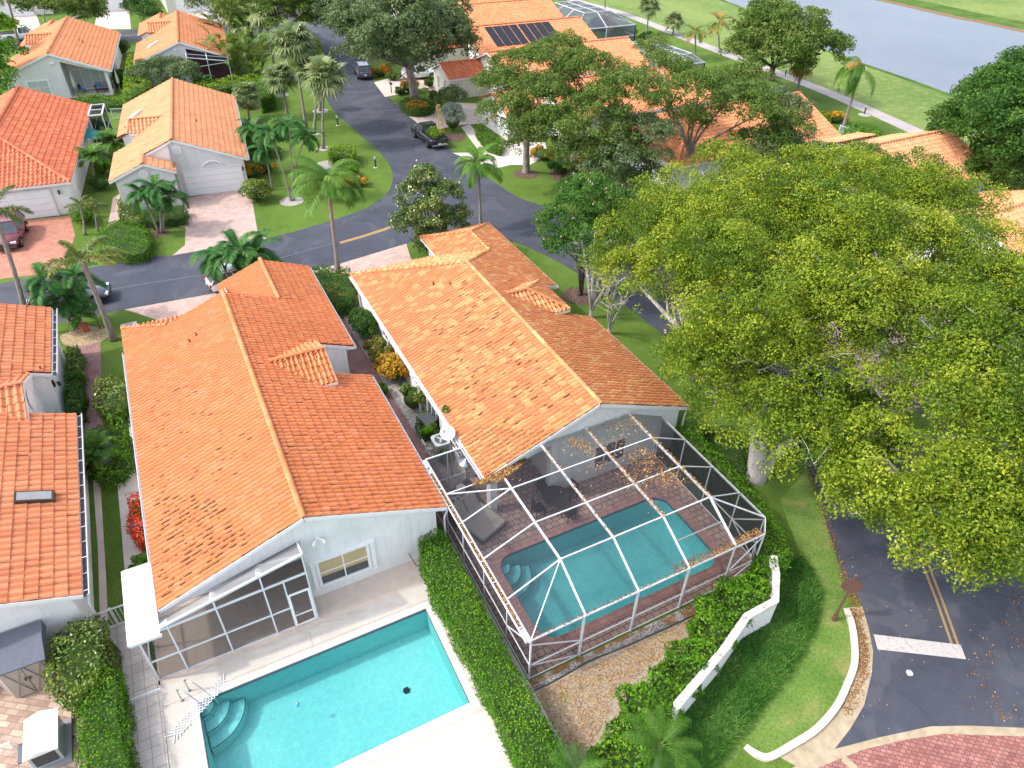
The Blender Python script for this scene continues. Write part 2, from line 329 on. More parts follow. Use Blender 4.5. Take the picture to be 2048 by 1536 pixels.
M['tile_f'] = M_tile('salmon_roof_tiles', ['#cf875c', '#d48e63', '#d69267', '#d9956a'], dirt_amt=.12)
M['pipe'] = M_plain('vent_pipe', (.16, .07, .04), .7)
BARK = dict()
def _bark(name, a, b, sc=5):
    t = NT(name); p = t.geo_pos(); mp = t.n('ShaderNodeMapping'); mp.inputs['Scale'].default_value = (1, 1, .35); t.l(p, mp.inputs[0])
    n = t.noise(sc, 6, .75, mp.outputs[0]); return t.done(t.bsdf(t.ramp(n, [(.3, a), (.7, b)]), .9, 0, .15, bump=n, bstr=.6, bdist=.05))
M['bark'] = _bark('grey_brown_bark', (.13, .10, .085), (.40, .34, .31)); M['bark_dark'] = _bark('dark_bark', (.06, .045, .04), (.17, .13, .115))
M['bark_pale'] = _bark('pale_bark', (.26, .23, .21), (.58, .54, .51)); M['palmbark'] = _bark('palm_trunk_bark', (.17, .13, .11), (.36, .31, .28), 9); M['boot'] = _bark('palm_boot', (.16, .08, .04), (.34, .2, .1), 12)
M['lf_lime'] = M_leaf('yellow_green_leaves', [(.016, .045, .005), (.055, .11, .008), (.14, .21, .014), (.28, .33, .022), (.46, .47, .07)], .22)
M['lf_oak'] = M_leaf('oak_leaves', [(.028, .06, .010), (.055, .11, .018), (.10, .165, .028), (.17, .235, .05), (.26, .22, .09)])
M['lf_grey'] = M_leaf('grey_green_leaves', [(.045, .075, .03), (.085, .13, .05), (.14, .19, .08), (.23, .27, .14)], .2)
M['lf_myrtle'] = M_leaf('bright_green_leaves', [(.018, .06, .010), (.035, .11, .015), (.07, .17, .025), (.14, .24, .045)])
M['lf_mag'] = M_leaf('magnolia_leaves', [(.02, .055, .012), (.05, .11, .02), (.12, .18, .03), (.28, .30, .07)], .15, .3, .5)
M['lf_hedge'] = M_leaf('hedge_leaves', [(.03, .10, .006), (.06, .17, .008), (.11, .25, .012), (.20, .33, .02)])
M['lf_hedge_y'] = M_leaf('golden_hedge_leaves', [(.05, .13, .006), (.12, .24, .008), (.24, .36, .012), (.38, .45, .02)])
M['lf_hedge_d'] = M_leaf('dark_hedge_leaves', [(.016, .05, .010), (.035, .095, .015), (.065, .15, .022), (.12, .21, .04)])
M['lf_pitto'] = M_leaf('glossy_shrub_leaves', [(.03, .07, .008), (.08, .14, .012), (.16, .22, .02), (.38, .38, .05)], .15, .3, .5)
M['lf_croton'] = M_leaf('croton_leaves', [(.06, .08, .01), (.25, .10, .015), (.50, .25, .02), (.62, .42, .04), (.30, .05, .02)])
M['lf_ixora'] = M_leaf('ixora_flowers', [(.04, .08, .01), (.55, .03, .01), (.75, .07, .03), (.8, .16, .08)], .1)
M['lf_ixora2'] = M_leaf('shrub_with_red_flowers', [(.02, .07, .01), (.04, .12, .012), (.07, .17, .02), (.09, .2, .02), (.55, .09, .05)])
M['lf_grass'] = M_leaf('liriope_blades', [(.015, .06, .008), (.03, .11, .012), (.07, .18, .02), (.16, .22, .07)])
M['lf_bromeliad'] = M_leaf('strap_leaves', [(.05, .06, .01), (.12, .14, .02), (.22, .22, .05), (.20, .06, .03)])
M['lf_litter'] = M_leaf('fallen_leaves', [(.09, .045, .02), (.24, .11, .04), (.44, .23, .08), (.62, .42, .17)], .0, .8, .1)
M['lf_silver'] = M_leaf('silver_leaves', [(.16, .20, .15), (.28, .33, .26), (.42, .46, .40)], .1)
M['lf_palm'] = M_leaf('palm_leaflets', [(.02, .07, .01), (.045, .13, .014), (.08, .19, .02), (.18, .28, .05)], .25, .5, .2)
M['lf_palm_y'] = M_leaf('foxtail_palm_leaflets', [(.04, .08, .012), (.10, .15, .02), (.20, .23, .035), (.32, .28, .08)], .25, .4, .4)
M['lf_palm_g'] = M_leaf('grey_palm_fans', [(.07, .11, .04), (.15, .21, .08), (.26, .32, .13), (.42, .42, .2)], .25, .5, .2)
M['lf_palm_dead'] = M_leaf('dying_palm_fronds', [(.10, .06, .02), (.28, .17, .05), (.45, .26, .07)], .2)
M['lf_palm_d'] = M_leaf('dark_palm_leaflets', [(.01, .055, .012), (.022, .10, .02), (.05, .16, .03), (.13, .23, .05)], .2, .5, .2)
M['lf_areca'] = M_leaf('areca_palm_leaflets', [(.03, .08, .012), (.07, .15, .018), (.16, .24, .03), (.36, .28, .06)], .25, .35, .5)
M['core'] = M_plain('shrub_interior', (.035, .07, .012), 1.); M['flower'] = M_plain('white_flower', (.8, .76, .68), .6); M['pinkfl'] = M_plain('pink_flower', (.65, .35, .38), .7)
# ---------------------------------------------------------------- foliage generators (numpy)
def np_mesh(name, V, F, rnd, mats, mi=None, extra=None):
    """V (n,3), F (m,4) quads, rnd per vertex"""
    me = bpy.data.meshes.new(name); nv = len(V); nf = len(F); k = F.shape[1]
    me.vertices.add(nv); me.vertices.foreach_set('co', V.astype(np.float32).ravel())
    me.loops.add(nf*k); me.loops.foreach_set('vertex_index', F.astype(np.int32).ravel())
    me.polygons.add(nf); me.polygons.foreach_set('loop_start', np.arange(0, nf*k, k, dtype=np.int32))
    if hasattr(me.polygons[0], 'loop_total'):
        try: me.polygons.foreach_set('loop_total', np.full(nf, k, np.int32))
        except Exception: pass
    for m in mats: me.materials.append(m)
    if mi is not None: me.polygons.foreach_set('material_index', mi.astype(np.int32))
    a = me.attributes.new('rnd', 'FLOAT', 'POINT'); a.data.foreach_set('value', rnd.astype(np.float32))
    me.update(calc_edges=True); return me
def unit(a): return a/np.maximum(np.linalg.norm(a, axis=1, keepdims=True), 1e-9)
def leaf_quads(P, N, size, rnd, aspect=.55, jit=.8, svar=.35):
    n = len(P); nn = unit(N+rng.normal(0, jit, (n, 3))); t = unit(np.cross(nn, rng.normal(0, 1, (n, 3)))); b = np.cross(nn, t)
    L = (size*(1+rng.uniform(-svar, svar, n)))[:, None]/2; W = L*aspect
    V = np.stack([P-t*L, P-b*W+t*L*.15, P+t*L, P+b*W+t*L*.15], 1).reshape(-1, 3)
    F = np.arange(n*4).reshape(-1, 4); return V, F, np.repeat(rnd, 4)
class LB:
    """collects leaf arrays, several materials"""
    def __init__(s): s.V = []; s.F = []; s.r = []; s.m = []; s.n = 0
    def add(s, V, F, r, mi=0):
        s.V.append(V); s.F.append(F+s.n); s.r.append(r); s.m.append(np.full(len(F), mi)); s.n += len(V)
    def box(s, lo, hi, mi):
        x0, y0, z0 = lo; x1, y1, z1 = hi
        V = np.array([(x0, y0, z0), (x1, y0, z0), (x1, y1, z0), (x0, y1, z0), (x0, y0, z1), (x1, y0, z1), (x1, y1, z1), (x0, y1, z1)], float)
        F = np.array([(3, 2, 1, 0), (4, 5, 6, 7), (0, 1, 5, 4), (1, 2, 6, 5), (2, 3, 7, 6), (3, 0, 4, 7)]); s.add(V, F, np.zeros(8), mi)
    def ball(s, c, r, mi, n=10, m=6):
        mb = MB(); mb.ball(c, r, n, m); V = np.array(mb.v); F = np.array(mb.f); s.add(V, F, np.zeros(len(V)), mi)
    def mesh(s, name, mats): return np_mesh(name, np.concatenate(s.V), np.concatenate(s.F), np.concatenate(s.r), mats, np.concatenate(s.m))
def clump_leaves(lb, centers, radii, per, size, shade=None, squash=.75, up=.5, jit=.7, mi=0, aspect=.55):
    """leaf shells round clump centres; shade = own tone of each clump"""
    K = len(centers); per = np.broadcast_to(per, K).astype(int); idx = np.repeat(np.arange(K), per); n = len(idx)
    d = unit(rng.normal(0, 1, (n, 3))+np.array([0, 0, up])); rr = radii[idx][:, None]*(.55+.5*rng.random((n, 1))**.6)
    P = centers[idx]+d*rr*np.array([1, 1, squash])
    sh = (rng.random(K) if shade is None else shade)[idx]; rnd = np.clip(.58*sh+.42*rng.random(n), 0, 1)
    V, F, r = leaf_quads(P, d+np.array([0, 0, .35]), size, rnd, aspect, jit); lb.add(V, F, r, mi)
def lobes_to_clumps(lobes, dens=1., cr=.8, under=.25):
    """clumps over the skin of ellipsoid lobes ((x,y,z),(rx,ry,rz))"""
    C = []
    for c, r in lobes:
        area = 4*math.pi*((r[0]*r[1])**1.6+(r[0]*r[2])**1.6+(r[1]*r[2])**1.6)**(1/1.6)/3**(1/1.6)
        k = max(4, int(area*dens/(math.pi*cr*cr)))
        d = unit(rng.normal(0, 1, (k, 3))); d[:, 2] = np.where((d[:, 2] < -.1) & (rng.random(k) > under), -d[:, 2], d[:, 2])
        q = np.array(c)+d*np.array(r)*(.82+.26*rng.random((k, 1)))
        keep = np.ones(k, bool)
        for c2, r2 in lobes:
            if c2 is c: continue
            keep &= ((((q-np.array(c2))/np.array(r2))**2).sum(1) > .5)
        C.append(q[keep])
    return np.concatenate(C)
def sublobes(lobes, r, dens=1.):
    """rounded boughs over the skin of each big lobe"""
    out = []
    for q in lobes_to_clumps(lobes, dens, r, .3): f = r*random.uniform(.75, 1.3); out.append((tuple(q), (f, f, f*.72)))
    return out
def bough_clumps(subs, cr, dens):
    C = []; T = []
    for c, r in subs:
        k = max(4, int(2*math.pi*r[0]*r[0]*dens/(math.pi*cr*cr))); d = unit(rng.normal(0, 1, (k, 3))); d[:, 2] = np.where(d[:, 2] < -.25, -d[:, 2], d[:, 2]); C.append(np.array(c)+d*np.array(r)*(.8+.25*rng.random((k, 1)))); T.append(np.full(k, random.random()))
    return np.concatenate(C), np.concatenate(T)
def tree(name, label, base, lobes, mat, bark, cat='tree', r0=.3, dens=1.0, cr=.7, per=130, size=.2, group=None, fork=.35, twigs=0, under=.25, squash=.7, extra_trunks=(), fl=None, limb=True, sub=0.):
    """base (x,y); lobes world ellipsoids"""
    bx, by = base; t = thing(name, label, cat, (bx, by, 0), 0, group); o = np.array([bx, by, 0])
    L = [((c[0]-bx, c[1]-by, c[2]), r) for c, r in lobes]; top = sum(np.array(c) for c, _ in L)/len(L); zf = top[2]*fork
    mb = MB(); fk = Vector((top[0]*.3, top[1]*.3, zf)); mb.tube([(0, 0, -.1), (0.02, 0, .25), Vector((top[0]*.1, top[1]*.1, zf*.5)), fk], [r0*1.5, r0*1.1, r0*.92, r0*.85], 10)
    for ex, er in extra_trunks: mb.tube([(0.1, 0, 0), Vector((ex[0]-bx, ex[1]-by, ex[2]))*.5+Vector((0, 0, .2)), (ex[0]-bx, ex[1]-by, ex[2])], [er*1.3, er, er*.7], 8)
    if limb:
        for i, (c, r) in enumerate(L):
            c = Vector(c); mid = fk.lerp(c, .5)+Vector((random.uniform(-.5, .5), random.uniform(-.5, .5), random.uniform(-.2, .5)))
            q = r0*random.uniform(.35, .55); mb.tube([fk, mid, c], [q, q*.7, q*.35], 6, cap=False)
            for k in range(4):
                a = random.uniform(0, 6.28); e = c+Vector((math.cos(a)*r[0]*.8, math.sin(a)*r[1]*.8, random.uniform(-.2, .6)*r[2]))
                s0 = mid.lerp(c, random.uniform(0, 1)); m2 = s0.lerp(e, .5)+Vector((0, 0, random.uniform(0, .4))); mb.tube([s0, m2, e], [q*.4, q*.28, q*.12], 5, cap=False)
    mb.build('trunk', bark, t, smooth=True)
    lb = LB(); T = None
    if sub: C, T = bough_clumps(sublobes(L, sub, dens), cr, 1.15); T = .7*T+.3*rng.random(len(C))
    else: C = lobes_to_clumps(L, dens, cr, under)
    rad = cr*(.65+.6*rng.random(len(C)))
    clump_leaves(lb, C, rad, per*(rad/cr)**2, size, squash=squash, shade=T)
    link_mesh(lb.mesh(name+'_crown', [mat]), 'crown', t)
    if twigs:
        for k in range(twigs):
            mt = MB()
            c = C[rng.integers(len(C))]
            if c[2] < top[2]*.6: continue
            p = Vector(c)-Vector((0, 0, .25)); d = Vector((random.uniform(-1, 1), random.uniform(-1, 1), random.uniform(.1, .8))).normalized()
            for b in range(random.randint(2, 4)):
                d2 = (d+Vector((random.uniform(-.6, .6), random.uniform(-.6, .6), random.uniform(-.3, .4)))).normalized(); l = random.uniform(.5, 1.3)
                mt.tube([p, p+d2*l*.5+Vector((0, 0, .08)), p+d2*l], [.022, .014, .006], 4, cap=False)
            mt.build('bare_twig', M['bark_pale'], t)
    if fl:
        mf = MB()
        for k in range(fl[0]):
            c = Vector(C[rng.integers(len(C))])+Vector((random.uniform(-.4, .4), random.uniform(-.4, .4), .35)); mf.ball(c, fl[1], 6, 3)
        mf.build('blossom', fl[2], t)
    return t
def poly_area(p): return abs(sum(p[i][0]*p[(i+1) % len(p)][1]-p[(i+1) % len(p)][0]*p[i][1] for i in range(len(p))))/2
def in_poly(P, poly):
    x, y = P[:, 0], P[:, 1]; ins = np.zeros(len(P), bool); n = len(poly); j = n-1
    for i in range(n):
        xi, yi = poly[i]; xj, yj = poly[j]; c = ((yi > y) != (yj > y)) & (x < (xj-xi)*(y-yi)/((yj-yi) if yj != yi else 1e-9)+xi); ins ^= c; j = i
    return ins
def sample_poly(poly, n):
    a = np.array(poly); lo, hi = a.min(0), a.max(0); out = np.zeros((0, 2))
    while len(out) < n:
        q = lo+(hi-lo)*rng.random((n*2, 2)); out = np.concatenate([out, q[in_poly(q, poly)]])
    return out[:n]
def offset_poly(poly, d):
    c = np.mean(poly, 0); return [tuple(c+(np.array(p)-c)*(1-d/max(.3, np.linalg.norm(np.array(p)-c)))) for p in poly]
def hedge(label, poly, h, mat='lf_hedge', size=.1, dens=150, name='hedge', cat='hedge', group=None, z0=0., rough=.12, parent=None, top2=None):
    """clipped or loose planting that fills a footprint to height h"""
    a = np.array(poly); c = a.mean(0); A = poly_area(poly); per = sum(np.hypot(*(a[i]-a[(i+1) % len(a)])) for i in range(len(a)))
    lb = LB(); n1 = int(A*dens); P = sample_poly(poly, n1); ph = rng.random(2)*6; fr = 1.1
    def bump(P): return rough*(np.sin(P[:, 0]*fr*2.3+ph[0])*np.cos(P[:, 1]*fr*2.1+ph[1])+.6*np.sin(P[:, 0]*5.1+P[:, 1]*4.3))
    Z = h+bump(P)+rng.normal(0, .035, n1)
    # round the shoulder
    dmin = np.full(n1, 9.)
    for i in range(len(a)):
        p, q = a[i], a[(i+1) % len(a)]; d = q-p; tt = np.clip(((P-p)@d)/(d@d), 0, 1); dmin = np.minimum(dmin, np.hypot(*(P-(p+tt[:, None]*d)).T))
    sh = min(.22, h*.3); Z -= sh*np.clip(1-dmin/sh, 0, 1)**2
    P3 = np.column_stack([P, Z]); N3 = np.tile([0, 0, 1.], (n1, 1)); tone = .5+.5*np.sin(P[:, 0]*1.7+ph[0])*np.sin(P[:, 1]*1.3+ph[1])
    rnd = np.clip(.3*tone+.7*rng.random(n1), 0, 1)
    n2 = int(per*h*dens*.9); i = rng.integers(len(a), size=n2); w = np.array([np.hypot(*(a[k]-a[(k+1) % len(a)])) for k in range(len(a))]); i = rng.choice(len(a), n2, p=w/w.sum())
    t = rng.random(n2)[:, None]; Q = a[i]*(1-t)+a[(i+1) % len(a)]*t; out = np.column_stack([(a[(i+1) % len(a)]-a[i])[:, 1], -(a[(i+1) % len(a)]-a[i])[:, 0]]); out = out/np.maximum(np.linalg.norm(out, axis=1, keepdims=True), 1e-9)
    sgn = 1 if sum(a[k][0]*a[(k+1) % len(a)][1]-a[(k+1) % len(a)][0]*a[k][1] for k in range(len(a))) > 0 else -1; out *= sgn
    zz = rng.random(n2)*(h-.08)+.04; Q = Q+out*((rng.normal(0, .05, n2)+rough*.5*np.sin(Q[:, 0]*4+Q[:, 1]*3+zz*3))[:, None])
    P3 = np.concatenate([P3, np.column_stack([Q, zz])]); N3 = np.concatenate([N3, np.column_stack([out, np.full(n2, .3)])]); rnd = np.concatenate([rnd, rng.random(n2)*.8])
    P3[:, 2] += z0; V, F, r = leaf_quads(P3, N3, size, rnd, .6, .65); lb.add(V, F, r, 0)
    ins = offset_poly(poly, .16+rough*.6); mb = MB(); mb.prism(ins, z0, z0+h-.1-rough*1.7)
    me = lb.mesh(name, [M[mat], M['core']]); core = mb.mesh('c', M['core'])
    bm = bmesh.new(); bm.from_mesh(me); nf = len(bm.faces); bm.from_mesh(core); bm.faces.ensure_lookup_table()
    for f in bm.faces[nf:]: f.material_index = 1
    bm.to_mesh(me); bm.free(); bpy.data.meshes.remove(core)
    o = link_mesh(me, name if parent is None else 'foliage', parent, True)
    if parent is None: tag(o, label, cat, group)
    return o
def shrub(label, c, r, h, mat='lf_hedge', size=.12, n=None, name='shrub', cat='shrub', group=None, leggy=False, z0=0.):
    """rounded bush; c = (x,y)"""
    t = thing(name, label, cat, (c[0], c[1], z0), 0, group); r = (r, r) if isinstance(r, (int, float)) else r
    n = n or int(min(9000, 900*(r[0]*r[1]+h*max(r))*(.13/size)**2)); k = max(6, int(n/160)); d = unit(rng.normal(0, 1, (k, 3))); d[:, 2] = np.abs(d[:, 2])
    C = d*np.array([r[0]*.8, r[1]*.8, h*.42])+np.array([0, 0, h*(.55 if leggy else .48)]); rad = np.full(k, min(r[0], r[1], h)*.33)*(.8+.4*rng.random(k))
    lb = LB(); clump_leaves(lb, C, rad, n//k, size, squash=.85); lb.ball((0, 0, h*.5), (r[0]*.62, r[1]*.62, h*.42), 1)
    link_mesh(lb.mesh(name, [M[mat], M['core']]), 'foliage', t)
    mb = MB()
    for q in range(3): mb.tube([(random.uniform(-.1, .1)*r[0], random.uniform(-.1, .1)*r[1], 0), (random.uniform(-.4, .4)*r[0], random.uniform(-.4, .4)*r[1], h*.5)], [.03, .015], 5)
    mb.build('stem', M['bark_dark'], t)
    return t
# ---------------------------------------------------------------- palms
def frond(lb, az, elev, L, n=22, ll=.55, droop=1.2, w=.05, base=Vector((0, 0, 0)), vee=.35, ring=False, tone=.5, mi=0, curl=.0):
    """one feather frond: arching rachis with leaflets in two ranks (ring: all round)"""
    ca, sa = math.cos(az), math.sin(az); pts = []
    for i in range(n+1):
        s = i/n; r = L*(s-.18*droop*s*s*max(0, 1)); ang = elev-droop*s*s
        pts.append(ang)
    P = [np.array(base, float)]; ds = L/n
    for i in range(n):
        a = elev-droop*((i+.5)/n)**1.3; P.append(P[-1]+np.array([ca*math.cos(a), sa*math.cos(a), math.sin(a)])*ds)
    P = np.array(P); side = np.array([-sa, ca, 0.]); T = np.gradient(P, axis=0); T = unit(T); U = np.cross(T, side); U = -U if U[0][2] < 0 else U
    # rachis
    wv = .018*L/2; V = []; Fc = []
    for i in range(n+1):
        k = wv*(1-.8*i/n); V += [P[i]-side*k, P[i]+side*k]
    for i in range(n): Fc.append((2*i, 2*i+1, 2*i+3, 2*i+2))
    lb.add(np.array(V), np.array(Fc), np.full(len(V), .85), mi)
    V = []; Fc = []; rr = []
    m = n*(2 if ring else 2)
    for j in range(m):
        s = .14+.86*(j+.5)/m; x = s*n; i0 = min(int(x), n-1); f = x-i0; p = P[i0]*(1-f)+P[i0+1]*f; t = T[i0]; u = U[i0]
        l = ll*(math.sin(math.pi*min(1, .12+s*.83))**.7)*random.uniform(.85, 1.1)
        angs = [random.uniform(0, 6.28) for _ in range(3)] if ring else [None, None]
        for q, g in enumerate(angs):
            if ring: d = side*math.cos(g)+u*math.sin(g)
            else: d = side*(1 if q else -1)+u*vee
            d = d/np.linalg.norm(d)*.8+t*.55; d /= np.linalg.norm(d); e = p+d*l; mid = p+d*l*.5; e = e-np.array([0, 0, (.32+curl)*l]); mid = mid-np.array([0, 0, .04*l])
            b = np.cross(d, u+side*.2*random.uniform(-1, 1)); nb = np.linalg.norm(b); b = t if nb < 1e-3 else b/nb
            k = len(V); V += [p-b*w*.4, p+b*w*.4, mid+b*w*.5, mid-b*w*.5, e+b*w*.08, e-b*w*.08]; Fc += [(k, k+1, k+2, k+3), (k+3, k+2, k+4, k+5)]; rr += [min(1, max(0, tone*.5+random.random()*.55))]*6
    lb.add(np.array(V), np.array(Fc), np.array(rr), mi)
def fan(lb, az, elev, L, R_=.75, nseg=16, tone=.5, mi=0, droop=.5):
    ca, sa = math.cos(az), math.sin(az); d = np.array([ca*math.cos(elev), sa*math.cos(elev), math.sin(elev)]); side = np.array([-sa, ca, 0.]); u = np.cross(d, side); u = -u if u[2] < 0 else u
    e = d*L; k = .015; lb.add(np.array([-side*k, side*k, e+side*k, e-side*k]), np.array([[0, 1, 2, 3]]), np.full(4, .8), mi)
    V = []; Fc = []; rr = []
    for i in range(nseg):
        a = -2.1+4.2*i/(nseg-1); dd = d*math.cos(a)+side*math.sin(a); dd = dd+u*.12*abs(math.sin(a)); dd /= np.linalg.norm(dd); l = R_*(1-.25*abs(a)/2.1)*random.uniform(.85, 1.1)
        b = np.cross(dd, u); b /= np.linalg.norm(b); m = e+dd*l*.55; t = e+dd*l-np.array([0, 0, droop*l*random.uniform(.5, 1.2)]); w_ = .085*R_
        k0 = len(V); V += [e-b*w_*.2, e+b*w_*.2, m+b*w_, m-b*w_, t+b*w_*.15, t-b*w_*.15]; Fc += [(k0, k0+1, k0+2, k0+3), (k0+3, k0+2, k0+4, k0+5)]; rr += [min(1, max(0, tone*.5+random.random()*.5))]*6
    lb.add(np.array(V), np.array(Fc), np.array(rr), mi)
_crowns = {}
def crown_mesh(kind, var=0):
    key = (kind, var)
    if key in _crowns: return _crowns[key]
    lb = LB(); random.seed(100+var*13+len(kind)); mats = [M['lf_palm'], M['lf_palm_dead']]
    if kind == 'queen':
        for i in range(19): frond(lb, i*2.4+random.uniform(-.3, .3), random.uniform(-.1, 1.35), random.uniform(2.3, 3.1), 24, .75, random.uniform(1.1, 2.2), .042, tone=.3+.04*i, curl=.35)
    elif kind == 'coco':
        mats[0] = M['lf_palm_d']
        for i in range(14): frond(lb, i*2.4+random.uniform(-.35, .35), random.uniform(-.05, 1.3), random.uniform(1.4, 2.3), 18, .6, random.uniform(1.1, 2.5), .052, tone=random.random(), vee=.5, curl=.1)
    elif kind == 'foxtail':
        mats[0] = M['lf_palm_y']
        for i in range(9): frond(lb, i*2.4*1.0+random.uniform(-.15, .15), random.uniform(.25, 1.15), random.uniform(2.1, 2.6), 40, .34, random.uniform(1.1, 1.6), .04, ring=True, tone=random.random())
    elif kind == 'sabal':
        mats[0] = M['lf_palm_g']
        for i in range(62): fan(lb, i*2.4, random.uniform(-.9, 1.35), random.uniform(.5, .9), random.uniform(.65, .9), 15, tone=random.random(), droop=random.uniform(.2, .6))
    elif kind == 'sabal_dead':
        mats[0] = M['lf_palm_g']
        for i in range(34): fan(lb, i*2.4, random.uniform(-.3, 1.35), random.uniform(.5, .9), random.uniform(.6, .85), 13, tone=random.random(), droop=random.uniform(.3, .8))
        for i in range(22): fan(lb, i*2.4, random.uniform(-1.2, -.3), random.uniform(.5, 1.), random.uniform(.6, .85), 11, tone=random.random(), droop=.9, mi=1)
    elif kind == 'windblown':
        for i in range(15):
            az = 2.9+random.uniform(-.9, .9) if i % 3 else random.uniform(0, 6.28); frond(lb, az, random.uniform(-.3, .9), random.uniform(2.4, 3.4), 22, .8, random.uniform(1.6, 2.2), .045, tone=random.random(), curl=.8, mi=1 if i % 5 == 0 else 0)
    elif kind == 'areca':
        mats[0] = M['lf_areca']
        for i in range(60):
            b = Vector((random.uniform(-1.1, 1.1), random.uniform(-1.1, 1.1), random.uniform(0, 2.8))); az = math.atan2(b.y, b.x)+random.uniform(-.6, .6)
            frond(lb, az, random.uniform(.6, 1.4), random.uniform(1.4, 2.1), 12, .42, random.uniform(1.2, 1.9), .05, base=b, tone=random.random(), vee=.6)
    elif kind == 'date':
        for i in range(30): frond(lb, i*2.4, random.uniform(.0, 1.3), random.uniform(.9, 1.2), 16, .28, random.uniform(.9, 1.5), .03, tone=.6+random.uniform(-.3, .3))
    elif kind == 'royal':
        for i in range(15): frond(lb, i*2.4, random.uniform(.15, 1.1), random.uniform(1.9, 2.4), 26, .55, random.uniform(.8, 1.3), .016, tone=random.random(), vee=.25, curl=.15)
    elif kind == 'orange':
        mats[0] = M['lf_areca']
        for i in range(16): frond(lb, i*2.4, random.uniform(-.2, 1.2), random.uniform(1.5, 2.1), 14, .55, random.uniform(1., 1.8), .045, tone=random.random(), mi=1 if i % 3 == 0 else 0)
    me = lb.mesh('palm_crown_'+kind, mats); _crowns[key] = me; random.seed(len(_crowns)*31); return me
PALM_N = [0]
def palm(kind, label, bpx, tpx, scale=1., r=.14, name='palm_tree', cat='palm tree', group=None, height=None, bark='palmbark', base=None, var=None, stems=None, boot=False):
    PALM_N[0] += 1
    if base is None: base = G(*bpx)
    if height is None: height = hfit(bpx, tpx)
    tx, ty = G(tpx[0], tpx[1], height) if tpx is not None else base
    t = thing(name, label, cat, (base[0], base[1], 0), 0, group); mb = MB(); dx, dy = tx-base[0], ty-base[1]; n = 9; pts = []; rad = []
    for i in range(n+1):
        s = i/n; b = s+.12*math.sin(s*math.pi)*(-1 if PALM_N[0] % 2 else 1)*(.3 if math.hypot(dx, dy) < .3 else 1); pts.append((dx*b, dy*b, height*s)); rad.append(r*(1.35-.55*min(1, s*3)) if s < .34 else r*(.82-.12*s))
    mb.tube(pts, rad, 9)
    # leaf scar rings
    for i in range(int(height/.35)):
        s = (i+.5)/int(height/.35); j = min(int(s*n), n-1); f = s*n-j; p = Vector(pts[j]).lerp(Vector(pts[j+1]), f); q = (rad[j]*(1-f)+rad[j+1]*f)*1.07; mb.tube([p-Vector((0, 0, .015)), p+Vector((0, 0, .015))], q, 9)
    if height > .5: mb.build('trunk', M[bark], t, smooth=True)
    if boot:
        m2 = MB(); p = Vector((dx, dy, height)); m2.tube([p-Vector((0, 0, .7)), p-Vector((0, 0, .3)), p+Vector((0, 0, .1))], [r*.9, r*1.7, r*1.1], 8); m2.build('crownshaft', M['boot'], t)
    o = bpy.data.objects.new('crown', crown_mesh(kind, (PALM_N[0] % 3) if var is None else var)); COL.objects.link(o); o.parent = t; o.location = (dx, dy, height); o.scale = (scale,)*3; o.rotation_euler = (0, 0, random.uniform(0, 6.28) if kind != 'windblown' else 0)
    return t
